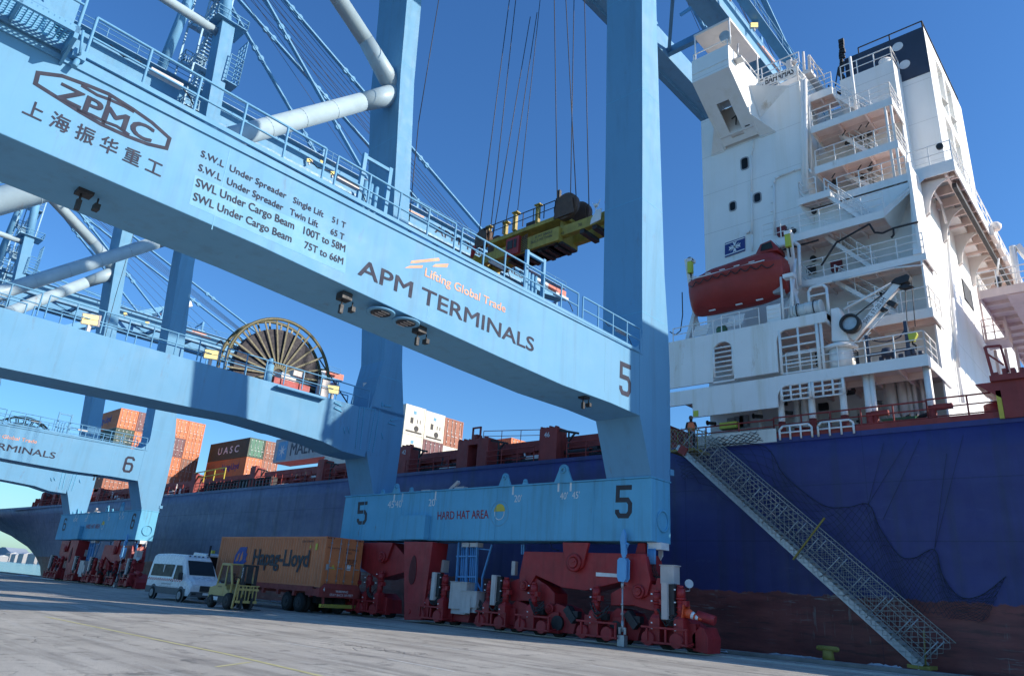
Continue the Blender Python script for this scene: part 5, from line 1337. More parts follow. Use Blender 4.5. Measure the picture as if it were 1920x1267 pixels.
s = MB(); s.box(-4.2,-1,31.9,34.5,9.1,10.55); s.box(-4.45,-1,31.75,34.6,10.55,10.78)
s.add([V(-4.2,31.9,9.9),V(-4.2,34,9.9),V(-5.0,34,10.55),V(-5.0,31.9,10.55),V(-4.2,31.9,10.55),V(-4.2,34,10.55)],[(0,1,2,3),(3,2,5,4),(0,3,4),(1,5,2)])
random.seed(21)
for k_ in range(8): x = -4.3+k_*0.28; s.box(x,x+0.14,31.8,32.2,10.78,10.78+random.uniform(0.08,0.3))
lb = s.build('lashing_bridge', M['redd'], K)
s = MB(); s.bar((-4.35,31.9,10.78),(-4.45,31.9,12.0),0.1); s.bar((-4.45,31.9,12.0),(-3.95,32.0,12.0),0.08); s.bar((-3.95,32,12.0),(-3.85,32,10.9),0.08); s.bar((-4.4,31.9,11.7),(-3.95,32,11.2),0.06); s.build('bridge_frame', M['redd'], lb)
s = MB(); p = W('y',32,1871,740); s.box(p.x-0.05,p.x+0.12,31.9,32.05,ZD,10.2); s.build('yellow_post', M['yel'], lb)
s = MB(); p = W('y',33.2,1878,782); s.tube((p.x,33.2,9.2),(p.x,33.2,9.95),0.55,20); s.build('red_drum', mat('drum_red',(0.45,0.03,0.03),0.5), K)
# unseen tower added at the stern to shade the crane leg and sill
s = MB()
s.box(-1.0,0.3,32.5,35.4,13.5,21.8); s.box(-1.0,0.3,32.5,35.4,9.1,11.4); s.box(-1.0,0.3,32.5,33.4,11.4,13.5); s.box(-1.0,0.3,34.1,34.7,11.4,13.5)
s.build('stern_shade_tower', M['redd'], K)
# ---- mooring deck gear along the holds: coaming, stanchions, rails
random.seed(77)
s = MB(); s.box(-128,-19.5,34.0,62,ZD-0.1,10.35)
for i in range(70): x = -127+i*1.52; s.box(x-0.06,x+0.06,33.8,34.0,ZD,10.25)
s.box(-128,-19.5,33.75,34.0,10.2,10.36)
coam = s.build('hatch_coaming', M['redd'], K)
s = MB(); s.box(-127,-20,34.3,61.5,10.36,11.0); s.build('hatch_cover', M['redd'], coam)
def stanchion(x, w_, zt_, label=None, arch=False):
    s = MB()
    if arch:
        s.box(x,x+w_*0.36,32.35,33.3,ZD,zt_); s.box(x+w_*0.66,x+w_,32.35,33.3,ZD,zt_); s.box(x+w_*0.36,x+w_*0.66,32.35,33.3,zt_-0.35,zt_)
    else: s.box(x,x+w_,32.35,33.3,ZD,zt_)
    for k_ in range(6): a = x+w_*k_/6; s.box(a,a+0.12,32.4,32.7,zt_,zt_+random.uniform(0.05,0.16))
    o = s.build('cell_stanchion', M['redd'], K)
    s = MB(); s.bar((x+w_,32.6,zt_-0.15),(x+w_+1.2,32.9,zt_-0.4),0.12); s.bar((x+w_+1.2,32.6,zt_-0.4),(x+w_+0.7,32.6,zt_-0.85),0.09); s.bar((x+w_+0.7,32.6,zt_-0.3),(x+w_+0.7,32.6,ZD),0.08); s.build('stanchion_arm', M['dark'], o)
    if label: text_mesh('number', label, M['whitel'], o, V(x+0.38,32.34,zt_-0.55), V(0.42,0,0), V(0,0,0.3), V(0,-1,0), 0.01)
    return o
stanchion(-27.75,1.35,11.15,'46'); o = stanchion(-34.9,2.85,11.05,None,True); stanchion(-41.1,1.3,11.15,'42')
s = MB(); s.bar((-33.9,32.7,11.1),(-33.9,32.7,11.9),0.1); s.bar((-33.2,32.7,11.1),(-33.2,32.7,11.9),0.1); s.bar((-33.95,32.7,11.9),(-33.15,32.7,11.9),0.1); s.box(-33.8,-33.3,32.5,33,11.05,11.4); s.rail([(-33.2,33,11.0),(-28.2,33,10.6)],0.7,2,1.6,0.02); s.build('stanchion_frame', M['redd'], o)
for x in (-51.5,-62.5,-74.5,-85.5,-90.5,-101,-106.5,-112,-118.5,-124): stanchion(x, random.choice((0.9,1.0,1.2)), 10.8+random.uniform(0,0.4))
s = MB()
for x0, x1 in ((-40,-35.5),(-32,-28),(-25.5,-20),(-50,-41.5),(-61,-52),(-73,-64),(-84,-76),(-100,-86),(-125,-102)): s.rail([(x0,32.2,ZD),(x1,32.2,ZD)],1.0,3,1.5,0.03)
s.build('railing', M['redd'], K)
s = MB()
for k_ in range(150):
    x = random.uniform(-126,-20); z = ZD+random.uniform(0.0,0.5)
    c_ = random.choice((0,0,0,1,2)); s.m = c_
    t_ = random.random()
    if t_ < 0.4: s.box(x,x+random.uniform(0.2,0.9),33.3,33.7,ZD,ZD+random.uniform(0.3,1.0))
    elif t_ < 0.75: s.tube((x,33.2,z+0.3),(x+random.uniform(1,3.5),33.2,z+0.3),random.uniform(0.04,0.14),6)
    else: s.tube((x,33.4,ZD),(x+random.uniform(-.3,.3),33.4,ZD+random.uniform(0.8,1.5)),0.06,6)
s.build('deck_fittings', [M['redd'], M['dark'], M['cream']], K)
for x0, nx in ((-39.6,9),(-31.4,8),(-24.6,3)):
    s = MB()
    for k_ in range(nx):
        for z in (9.35,9.55,9.75): s.tube((x0+k_*0.42,33.35,z),(x0+k_*0.42+0.4,33.35,z),0.08,6)
    s.build('pipe_rack', M['dark'], K)
s = MB()
for k_ in range(2): s.tube((-23.3+k_*1.4,33.0,9.3),(-22.6+k_*1.4,33.0,9.3),0.28,12); s.tube((-23.3+k_*1.4,33.0,9.9),(-22.6+k_*1.4,33.0,9.9),0.28,12)
s.build('winch_drum', M['dark'], K)
# stowed accommodation ladder
s = MB(); a, b = -71.0, -58.5
for k_ in range(22): x = a+(b-a)*k_/21; s.box(x-0.07,x+0.07,32.3,32.9,9.25,9.98)
s.m = 1; s.box(a,b,32.45,32.85,9.3,9.9); s.m = 0; s.box(a,b,32.3,32.9,9.2,9.27); s.box(a,b,32.3,32.9,9.94,10.02)
s.build('stowed_ladder', [M['dark'], M['grey']], K)
s = MB(); s.rail([(-74.5,32.6,10.2),(-68,32.6,10.35)],1.1,2,2.0,0.05); s.rail([(-90,32.6,9.6),(-86.5,32.6,9.6)],1.1,2,1.7,0.05); s.box(-89.3,-88.3,32.6,33.2,9.2,9.9); s.build('yellow_railing', M['yel'], K)
# breakwater near the bow
s = MB(); s.box(-133,-131.6,35,61,9.2,12.6)
for k_ in range(9): s.box(-131.6,-130.4,35.3+k_*3.1,35.5+k_*3.1,9.2,12.5)
s.build('breakwater', mat('breakwater_red',(0.42,0.08,0.05),0.6,var=0.15,vscale=1), K)
s = MB()
for k_ in range(26):
    x = random.uniform(-130,-108); s.m = random.choice((0,0,1)); h = random.uniform(0.8,2.4); s.box(x,x+random.uniform(.2,.8),32.6+random.uniform(0,1.5),34.2,9.2,9.2+h); s.tube((x,33,9.3),(x+random.uniform(-1,1),33.5,9.3+h),0.09,6)
s.build('forward_gear', [mat('gear_red',(0.45,0.07,0.045),0.6,var=0.2,vscale=1), M['cream']], K)
# ---------------------------------------------------------------- lifeboat, davits, raft, deck crane
lb_ = thing('lifeboat', 'orange-red enclosed lifeboat hanging in its davits beside the white tower', 'lifeboat', (-15.0, 33.0, 16.5))
s = MB(); R = []
st_ = ((-17.75,0.15,17.2,18.25),(-17.5,0.75,16.55,18.25),(-16.6,1.2,16.4,18.15),(-15.2,1.35,16.4,18.1),(-13.8,1.3,16.4,18.15),(-12.9,1.1,16.55,18.2),(-12.35,0.75,16.75,18.3))
def cat_(i, q):
    a, b, c_, d_ = (st_[max(0,i-1)], st_[i], st_[i+1], st_[min(len(st_)-1,i+2)])
    return [0.5*(2*b[k]+(c_[k]-a[k])*q+(2*a[k]-5*b[k]+4*c_[k]-d_[k])*q*q+(3*b[k]-a[k]-3*c_[k]+d_[k])*q**3) for k in range(4)]
for i in range(len(st_)-1):
    for j in range(5 if i < len(st_)-2 else 6):
        x, w_, zk, zs_ = cat_(i, j/5); y = 33.0
        R.append([V(x,y-w_,zs_),V(x,y-w_*1.04,zs_-0.06),V(x,y-w_*1.04,zs_-0.14),V(x,y-w_*0.99,zs_-0.2),V(x,y-w_*0.96,zs_-0.55),V(x,y-w_*0.86,zk+0.75),V(x,y-w_*0.66,zk+0.38),V(x,y-w_*0.35,zk+0.12),V(x,y-w_*0.1,zk),V(x,y+w_*0.1,zk),V(x,y+w_*0.66,zk+0.38),V(x,y+w_*0.96,zs_-0.55),V(x,y+w_*1.04,zs_-0.1),V(x,y+w_,zs_)])
s.loft(R, True); s.build('hull', M['orange_red'], lb_)
s = MB(); R = []
for x, w_, zt_ in ((-17.6,0.25,18.35),(-17.2,0.75,18.65),(-16.3,1.0,18.85),(-14.6,1.1,18.95),(-13.6,1.05,19.05),(-12.9,0.9,19.0),(-12.4,0.6,18.5)):
    z0 = 18.1; R.append([V(x,33-w_,z0),V(x,33-w_*0.86,z0+(zt_-z0)*0.6),V(x,33-w_*0.45,zt_),V(x,33+w_*0.45,zt_),V(x,33+w_*0.86,z0+(zt_-z0)*0.6),V(x,33+w_,z0)])
s.loft(R, True); s.build('canopy', M['orange_red'], lb_)
s = MB(); R = []
for x, w_, z in ((-13.85,0.5,19.0),(-13.5,0.62,19.5),(-12.95,0.6,19.6),(-12.6,0.5,19.1)): R.append([V(x,33-w_,18.9),V(x,33-w_*0.8,z),V(x,33+w_*0.8,z),V(x,33+w_,18.9)])
s.loft(R, False); ck = s.build('cockpit', M['orange_red'], lb_, bevel=0.04)
s = MB(); s.quad(V(-13.45,32.36,19.02),V(-12.8,32.37,19.02),V(-12.9,32.43,19.45),V(-13.4,32.42,19.4)); s.quad(V(-12.575,32.6,19.02),V(-12.575,33.4,19.02),V(-12.8,33.35,19.5),V(-12.8,32.65,19.5)); s.build('cockpit_window', M['glass'], ck)
s = MB(); N_ = 9
for k_ in range(N_):
    xa = -17.35+k_*0.52; pts = []
    for j in range(7): t = j/6; x = xa+0.52*t; yw = 33-1.38*max(0.5,min(1,1-((x+15.0)/3.1)**4)); pts.append(V(x, yw-0.03, 17.95-0.22*math.sin(math.pi*t)))
    s.path(pts, 0.025, 5)
s.build('grab_line', M['dark'], lb_)
s = MB()
for x in (-17.0,-16.2,-15.4,-14.6,-13.8): s.box(x,x+0.3,31.62,31.66,18.16,18.2)
for x in (-16.5,-15.0,-13.9): s.box(x,x+0.35,32.5,32.6,16.42,16.47)
s.box(-17.2,-13.0,31.66,31.7,18.08,18.13); s.build('reflective_strip', M['whitel'], lb_)
s = MB(); s.box(-13.0,-12.55,32.5,33.2,16.6,17.3); s.disc((-12.6,33,16.75),'x',0.3,0.2,14,0.24); s.build('engine_box', M['grey'], lb_)
for x, lean in ((-17.85,-0.1),(-12.3,0.1)):
    d = MB(); d.bar((x+(0.0 if x < -15 else -0.4),32.6,14.9),(x,33.6,17.0),0.22,0.3); d.bar((x,33.6,17.0),(x+lean,33.0,20.1),0.22,0.3); d.bar((x+(0.9 if x < -15 else 0.6),32.7,14.9),(x,33.5,16.8),0.14); d.bar((x,33.6,16.3),(x,35.9,15.2),0.2); d.box(x-0.08,x+0.24,32.85,33.3,19.85,20.05)
    dv = d.build('davit', M['white'], K)
    d = MB(); d.box(x-0.05,x+0.2,32.85,33.1,19.15,19.85); d.build('davit_block', M['ylgreen'], dv)
    d = MB(); d.disc((x+0.08,32.95,19.95),'y',0.17,0.2,12); d.tube((x+0.08,33,19.2),(x+0.12,33,18.6),0.04); d.build('davit_sheave', M['dark'], dv)
s = MB(); s.path([W('y',32.4,1279,548),W('y',32.4,1280,590),W('y',32.4,1276,620),W('y',32.4,1266,628),W('y',32.4,1256,622)],0.03,5); s.build('davit_wire', M['rope'], K)
s = MB()
for a, b in (((1298,632),(1325,612)),((1362,614),(1391,600))):
    p = W('y',32.3,*a); q = W('y',32.3,*b); s.slab([p,V(q.x,p.y,p.z),V(q.x+0.1,p.y+0.15,p.z+0.62),V(p.x+0.12,p.y+0.15,p.z+0.62)],(0,1,0),0.04)
s.build('rail_cloth', M['white'], K)
s = MB(); s.rail([(-18.4,32.06,14.9),(-14.9,32.06,14.9)],0.75,2,1.3,0.025); s.rail([(-15.6,32.06,14.9),(-13.6,32.06,14.9)],0.9,2,1.0,0.025); s.build('railing', M['white'], K)
s = MB(); s.sphere((-15.75,32.4,15.15),0.32,10,(1,0.8,0.9)); s.build('covered_reel', M['green'], K)
s = MB(); s.box(-13.3,-12.6,32.3,32.6,14.9,15.9)
for k_ in range(4): s.box(-13.25,-12.65,32.27,32.3,15.0+k_*0.22,15.12+k_*0.22)
for x in (-12.5,-12.0): s.tube((x,32.35,14.9),(x,32.35,17.3),0.06,8)
s.tube((-12.5,32.35,15.6),(-12.0,32.35,15.6),0.04); s.tube((-12.3,32.5,14.9),(-12.1,33.4,18.6),0.09,8); s.box(-12.35,-11.85,32.2,32.6,17.15,17.35)
s.build('davit_ladder', M['white'], K)
rf = thing('life_raft_canister', 'white life raft canister strapped on the edge of the boat deck beside the lifeboat', 'life raft', (-11.4, 32.5, 15.0))
s = MB(); s.tube((-12.05,32.55,15.35),(-10.75,32.55,15.35),0.36,18)
for x in (-12.05,-11.4,-10.75): s.tube((x-0.04,32.55,15.35),(x+0.04,32.55,15.35),0.39,18)
s.build('canister', mat('raft_white',(0.72,0.72,0.68),0.5,var=0.08,vscale=2,rust=0.7,rcol=(0.4,0.25,0.12),rscale=2), rf)
s = MB()
for x in (-11.8,-11.0): s.disc((x,32.55,15.35),'x',0.42,0.05,20,0.395); s.box(x-0.1,x+0.1,32.3,32.8,14.93,15.05)
s.build('strap', M['dark'], rf)
s = MB(); s.path([(-11.3,32.6,15.6),(-11.3,32.6,16.3),(-11.15,32.6,16.5),(-10.6,32.6,16.5),(-10.45,32.6,16.3),(-10.45,32.6,14.9)],0.07,8); s.tube((-11.3,32.6,16.05),(-10.45,32.6,16.05),0.05,8); s.build('hoop_frame', M['white'], K)
YC = 32.7
def C_(px, py, y=YC): return W('y', y, px, py)
dc = thing('deck_crane', 'small white provision crane with a slanting jib standing on the ship side deck', 'crane', (C_(1580,690).x, YC, 12.1))
b = C_(1580,687); s = MB(); s.tube((b.x,YC,12.1),(b.x,YC,13.1),0.55,20); s.tube((b.x,YC,13.1),(b.x,YC,13.25),0.72,20,0.75); s.tube((b.x,YC,13.25),(b.x,YC,13.35),0.75,20,0.55); s.build('pedestal', M['white'], dc)
pf = [(lambda q: (q.x,q.z))(C_(*p)) for p in ((1564,644),(1597,643),(1577,580),(1562,583))]
s = MB(); s.prism(pf,'y',YC-0.35,YC+0.35); s.build('tower', M['white'], dc, bevel=0.05)
j0, j1 = C_(1598,636), C_(1688,528); s = MB(); s.bar(j0,j1,0.22,0.3); 
for k_ in range(5): q = j0.lerp(j1,0.15+k_*0.13)+V(0.25,0,-0.3); s.bar(q,q+V(0.22,0,0.12),0.05)
s.bar(j0+V(0.25,0,-0.2),j0.lerp(j1,0.65)+V(0.3,0,-0.25),0.05)
jib = s.build('jib', M['white'], dc)
u = (j1-j0).normalized(); vv = u.cross(V(0,1,0)).normalized(); vv = vv if vv.z > 0 else -vv
text_mesh('lettering','SWL 5T-20.5M',M['black'],jib,j0.lerp(j1,0.28)+V(0,-0.115,0)-vv*0.09,u*((j1-j0).length*0.42),vv*0.19,V(0,-1,0),0.0)
def slabC(pts, nm, t=0.4, mt_='dark', par=dc): s = MB(); s.prism([(lambda q: (q.x,q.z))(C_(*p)) for p in pts],'y',YC-t/2,YC+t/2); return s.build(nm, M[mt_], par, bevel=0.03)
slabC(((1672,532),(1680,524),(1702,516),(1709,520),(1706,530),(1688,536)),'jib_head',0.4)
slabC(((1685,541),(1697,533),(1714,538),(1697,543)),'head_sheave',0.3)
slabC(((1662,570),(1669,563),(1683,569),(1677,578)),'hose_box',0.3); slabC(((1651,584),(1656,576),(1666,581),(1664,584)),'hose_box',0.3)
s = MB(); q = C_(1594.5,607,YC-0.4); s.disc(q,'y',0.44,0.35,24,0.33); s.m = 1; s.disc(q+V(0,0.05,0),'y',0.34,0.2,20); s.build('winch', [M['dark'], M['steel']], dc)
s = MB(); s.tube(C_(1582,580),C_(1674,530),0.06,8); s.build('jib_stay', M['white'], dc)
s = MB(); s.tube(C_(1604,592),C_(1680,532),0.03,6); s.tube(C_(1697,543),C_(1702,622),0.02,5); s.tube(C_(1709,526),C_(1716,612),0.02,5); s.build('hoist_wire', M['rope'], dc)
slabC(((1702,624),(1718,622),(1721,627),(1715,640),(1706,641)),'hook_block',0.25,'ylgreen')
s = MB(); h = C_(1712,645); s.path([h+V(0,0,0.1),h,h+V(0.13,0,-0.1),h+V(0.06,0,-0.25),h+V(-0.1,0,-0.2)],0.05,6); s.build('hook', M['dark'], dc)
s = MB(); random.seed(6)
for k_ in range(8): a = V(b.x-0.75,YC-0.4,12.3+0.1*k_); s.path([a,a+V(-0.25,-0.1,0.15*random.random()),a+V(-0.1,0,0.5)],0.025,5)
for k_ in range(6): a = V(b.x+0.6,YC-0.3,13.0-0.1*k_); s.path([a,a+V(0.2,0,-0.2),a+V(0.1,0,-0.6)],0.025,5)
s.build('hydraulic_hose', M['dark'], dc)
rk = MB(); a0, a1 = C_(1629,665), C_(1704,655)
rk.box(a0.x-0.07,a0.x+0.07,YC-0.1,YC+0.1,12.12,13.6); rk.box(a1.x-0.07,a1.x+0.07,YC-0.1,YC+0.1,12.12,13.95); rk.box(a0.x,a1.x,YC-0.06,YC+0.06,12.62,12.74); rk.box(a0.x,a1.x,YC-0.06,YC+0.06,12.2,12.32)
for k_ in range(7): rk.tube((a0.x+0.5+k_*0.26,YC,12.32),(a0.x+0.5+k_*0.26,YC,12.5+0.1*(k_%3)),0.1,8)
rk.sphere((a0.x+0.75,YC,12.65),0.28,8); rk.path([a0+V(0,0,0.9)]+[a0.lerp(a1,t/6)+V(0,0,0.75-0.25*math.sin(math.pi*t/6)) for t in range(1,6)]+[a1+V(0,0,1.0)],0.03,5)
tag(rk.build('hose_rack', M['navy']), 'dark blue steel rack of hoses at the deck edge beside the small crane', 'rack')
# ---------------------------------------------------------------- gangway with its net, the crewman
gw = thing('gangway', 'long grey accommodation ladder with rope netting leading down the hull to the quay', 'gangway', (-12.6, 30.6, 0.0))
T0, T1 = V(-17.35,30.5,8.85), V(-7.75,30.5,0.12); GW = 0.8
d = (T1-T0).normalized(); nrm = V(-d.z,0,d.x); nrm = nrm if nrm.z > 0 else -nrm
s = MB()
for y in (0, GW): s.bar(T0+V(0,y,0),T1+V(0,y,0),0.06,0.26)
s.build('stringer', M['steel'], gw)
s = MB(); n_ = 46
for i in range(n_): q = T0.lerp(T1,(i+0.5)/n_); s.box(q.x-0.13,q.x+0.13,q.y+0.03,q.y+GW-0.03,q.z-0.02,q.z+0.02)
s.build('tread', M['wood'], gw)
s = MB(); HG = 1.15
for i in range(13):
    q = T0.lerp(T1,i/12*0.97+0.015)
    for y in (-0.03, GW+0.03): s.tube(q+V(0,y,0),q+V(0.08,y,0)+nrm*HG*0.92,0.022,6)
s.build('stanchion', M['steel'], gw)
s = MB()
for y in (-0.03, GW+0.03):
    for h in (0.55,1.05): s.tube(T0+V(0,y,0)+nrm*h,T1+V(-0.3,y,0)+nrm*h,0.018,5)
for y in (-0.06, GW+0.06): s.tube(T0+V(0.2,y,0)+nrm*1.2,T1+V(0.2,y,0)+nrm*1.2,0.02,5)
s.build('hand_rope', M['net'], gw)
def netting(name, A, B, Cc, D, nu, nv, r, m_, par, sag=0.0, seed=1, slack=0.0):
    """rope net on the quad A-B (lower) D-C (upper), knotted squares set on the diagonal"""
    s = MB(); random.seed(seed)
    P = lambda u, v: A.lerp(B,u).lerp(D.lerp(Cc,u),v) - V(0,slack*math.sin(math.pi*u*6)**2*math.sin(math.pi*v),0) - V(0,0,sag*math.sin(math.pi*v)*0.3)
    J = {}
    for i in range(nu+1):
        for j in range(nv+1): J[i,j] = P(i/nu,j/nv)+V(random.uniform(-.02,.02),random.uniform(-.04,.04),random.uniform(-.02,.02))
    for i in range(nu+1):
        for j in range(nv+1):
            for di, dj in ((1,1),(1,-1)):
                if (i+j) % 2 == 0 and (i+di,j+dj) in J: s.tube(J[i,j],J[i+di,j+dj],r,3,cap=False)
                if (i+j) % 2 == 0 and (i-di,j-dj) in J: s.tube(J[i,j],J[i-di,j-dj],r,3,cap=False)
    return s.build(name, m_, par)
for y, sd in ((-0.06,1),(GW+0.06,2)):
    netting('side_net', T0+V(0.1,y,-0.1), T1+V(-0.1,y,-0.02), T1+V(0.2,y,0)+nrm*1.2, T0+V(0.2,y,0)+nrm*1.2, 104, 10, 0.008, M['net'], gw, 0.1, sd, 0.05)
s = MB(); s.bar(T1+V(-0.45,0.0,0.02),T1+V(0.3,0.0,-0.02),0.1,0.12); s.bar(T1+V(-0.45,GW,0.02),T1+V(0.3,GW,-0.02),0.1,0.12); s.bar(T1+V(0.25,-0.1,0.0),T1+V(0.25,GW+0.1,0.0),0.12); s.tube(T1+V(0.15,0,0.1),T1+V(0.22,0,1.25),0.035,6)
s.build('foot_frame', M['yeld'], gw)
s = MB(); q = T0.lerp(T1,0.60); s.bar(q+V(-0.45,-0.1,0.1),q+V(0.95,-0.1,1.75),0.06); s.build('yellow_brace', M['yeld'], gw)
s = MB(); s.box(-17.8,-16.4,30.5,31.95,8.62,8.72); s.rail([(-17.75,30.55,8.72),(-17.75,31.9,8.72)],1.05,2,0.6,0.022); s.rail([(-16.75,30.6,8.72),(-16.45,31.6,8.72)],1.0,1,0.6,0.022); s.build('top_platform', M['yeld'], gw)
q = T0+V(0.25,0,-0.1); s = MB(); s.bar(q+V(-0.1,-0.05,0),q+V(0.25,-0.05,-0.22),0.12,0.4); s.build('hinge_plate', M['redd'], gw)
netting('platform_net', V(-17.9,30.5,8.6), V(-16.5,30.5,8.6), V(-16.5,30.5,9.75), V(-17.9,30.5,9.75), 14, 10, 0.008, M['net'], gw, 0.1, 5)
# dark safety net slung against the hull
sn = MB(); random.seed(19)
top = [(1262,842),(1420,832),(1470,890),(1540,945),(1590,950),(1628,945),(1650,990),(1685,1040),(1715,1045),(1752,1030),(1768,1080),(1800,1118),(1840,1115),(1886,1080)]
low = [(1280,900),(1310,905),(1470,1010),(1560,1050),(1590,1080),(1640,1100),(1680,1120),(1700,1140),(1720,1150),(1750,1150),(1780,1160),(1800,1160),(1835,1165),(1850,1160)]
TP = [W('y',31.9,*p) for p in top]; LP = [W('y',31.85,*p) for p in low]
def smooth(P, n=6):
    O = []
    for i in range(len(P)-1):
        a, b, c_, d_ = P[max(0,i-1)], P[i], P[i+1], P[min(len(P)-1,i+2)]
        for k_ in range(n):
            q = k_/n; O.append(0.5*((2*b)+(c_-a)*q+(2*a-5*b+4*c_-d_)*q*q+(3*b-a-3*c_+d_)*q**3))
    return O + [P[-1]]
U = list(zip(smooth(TP), smooth(LP)))
nv = 16; G = [[a.lerp(b,j/nv)+V(random.uniform(-.02,.02),random.uniform(-.05,.05),random.uniform(-.02,.02)) for j in range(nv+1)] for a, b in U]
for i in range(len(G)-1):
    for j in range(nv):
        if (i+j) % 2 == 0: sn.tube(G[i][j],G[i+1][j+1],0.008,3,cap=False)
        else: sn.tube(G[i+1][j],G[i][j+1],0.008,3,cap=False)
sn.path(smooth(TP),0.016,5)
for a, b in (((1628,945),(1657,830)),((1752,1030),(1806,815)),((1628,945),(1700,828)),((1655,975),(1725,822)),((1752,1030),(1775,850))): sn.tube(W('y',31.9,*a),W('y',31.93,*b),0.008,4)
tag(sn.build('safety_net', M['netd']), 'dark safety net slung in loops from the deck against the blue hull', 'safety net')
tn = netting('deck_net', W('y',31.92,1330,842), W('y',31.92,1430,826), W('y',31.92,1420,808), W('y',31.92,1325,822), 16, 6, 0.014, M['netd'], None, 0.1, 8)
tag(tn, 'dark net hanging over the stained white board at the gangway head', 'safety net')
def person(loc, yaw, label, vest, helm=None):
    o = thing('person', label, 'person', loc); o_ = Vector(loc)
    me = bpy.data.meshes.new('body'); J = [(0,0,0.95),(0,0,1.15),(0,0.01,1.35),(0,0.0,1.48),(0,-0.02,1.60),(0,-0.03,1.72),(0.10,0,0.90),(0.12,0.02,0.50),(0.13,0.05,0.08),(0.13,-0.10,0.04),(-0.10,0,0.90),(-0.12,0.02,0.50),(-0.13,0.05,0.08),(-0.13,-0.10,0.04),(0.19,0,1.42),(0.25,0.03,1.16),(0.17,-0.20,1.05),(-0.19,0,1.42),(-0.25,0.03,1.16),(-0.17,-0.20,1.05),(0.14,-0.28,1.04),(-0.14,-0.28,1.04)]
    E_ = [(0,1),(1,2),(2,3),(3,4),(4,5),(0,6),(6,7),(7,8),(8,9),(0,10),(10,11),(11,12),(12,13),(2,14),(14,15),(15,16),(16,20),(2,17),(17,18),(18,19),(19,21)]
    Rr = [(.17,.12),(.17,.12),(.19,.13),(.065,.065),(.09,.105),(.085,.10),(.095,.10),(.065,.07),(.05,.05),(.045,.035),(.095,.10),(.065,.07),(.05,.05),(.045,.035),(.07,.07),(.052,.052),(.04,.04),(.07,.07),(.052,.052),(.04,.04),(.035,.03),(.035,.03)]
    me.from_pydata(J, E_, []); b_ = bpy.data.objects.new('body', me); COL.objects.link(b_)
    md = b_.modifiers.new('skin','SKIN'); b_.modifiers.new('sub','SUBSURF').render_levels = 2
    for i, r in enumerate(Rr): me.skin_vertices[0].data[i].radius = r
    me.skin_vertices[0].data[0].use_root = True
    me.materials.append(M['cloth']); b_.parent = o; ROOTLOC[b_.name] = o_
    o.rotation_euler.z = yaw
    def part(nm, s, m_):
        s.v = [p+o_ for p in s.v]; return s.build(nm, m_, o)
    s = MB(); s.sphere((0,-0.035,1.655),0.115,12,(0.82,0.95,1.15)); s.sphere((0,-0.15,1.65),0.022,6); s.sphere((0.095,-0.03,1.65),0.025,6); s.sphere((-0.095,-0.03,1.65),0.025,6); part('head', s, M['skin'])
    s = MB(); s.sphere((0,-0.06,1.595),0.10,10,(0.8,0.95,0.7)); part('face_mask', s, M['dark'])
    s = MB(); s.sphere((0,-0.025,1.72),0.115,10,(0.9,1.0,0.6)); part('hair' if not helm else 'helmet', s, helm or M['dark'])
    if vest:
        s = MB(); R = []
        for z, a, c in ((0.98,.185,.135),(1.15,.185,.135),(1.32,.20,.145),(1.44,.15,.11)): R.append([V(a*math.cos(t*math.pi/8),c*math.sin(t*math.pi/8),z) for t in range(16)])
        s.loft(R, True); part('vest', s, M['vest'])
    for sx in (1,-1):
        s = MB(); h = V(sx*0.15,-0.27,1.04)
        for k_ in range(4): a = h+V(-sx*(0.03-k_*0.02),-0.03,0.0); s.path([a,a+V(0,-0.04-0.004*(k_%2),-0.01),a+V(0,-0.055,-0.04)],0.009,5)
        s.path([h+V(-sx*0.03,0,0.01),h+V(-sx*0.06,-0.02,0.0),h+V(-sx*0.065,-0.05,-0.01)],0.010,5)
        part('hand', s, M['skin'])
    return o
person((-17.0,31.25,8.72), 0.35, 'crewman in dark clothes and orange vest standing at the head of the gangway', True)
# ---------------------------------------------------------------- spreader on its ropes
Y0 = 32.0
def Sp(px, py, y=Y0): return W('y', y, px, py)
sp = thing('spreader', 'grimy yellow container spreader hanging on ropes above the portal beam', 'spreader', (-28.7, 33.0, 23.5))
zb = 24.05
s = MB(); s.box(-31.5,-26.7,32.0,34.1,zb-0.5,zb+0.5); s.build('main_frame', M['yellow'], sp, bevel=0.03)
s = MB()
for y in (32.25,33.6): s.box(-34.3,-22.9,y,y+0.45,zb-0.12,zb+0.58)
s.build('telescopic_beam', M['yellow'], sp, bevel=0.02)
for x in (-34.75,-22.9):
    s = MB(); s.box(x,x+0.45,31.8,34.5,zb-0.05,zb+0.5)
    for y in (31.85,34.2): s.box(x+0.05,x+0.4,y,y+0.3,zb-0.75,zb-0.05); s.box(x+0.1,x+0.35,y+0.05,y+0.25,zb-1.0,zb-0.75)
    e = s.build('end_beam', M['yellow'], sp, bevel=0.02)
    s = MB()
    for y in (31.75,34.35): s.bar((x+0.2,y,zb+0.3),(x+0.3,y,zb+1.0),0.3,0.12); s.slab([V(x,y,zb+0.8),V(x+0.5,y,zb+0.8),V(x+0.4,y,zb+1.25),V(x+0.05,y,zb+1.15)],(0,1,0),0.08)
    s.build('flipper', M['red'], e)
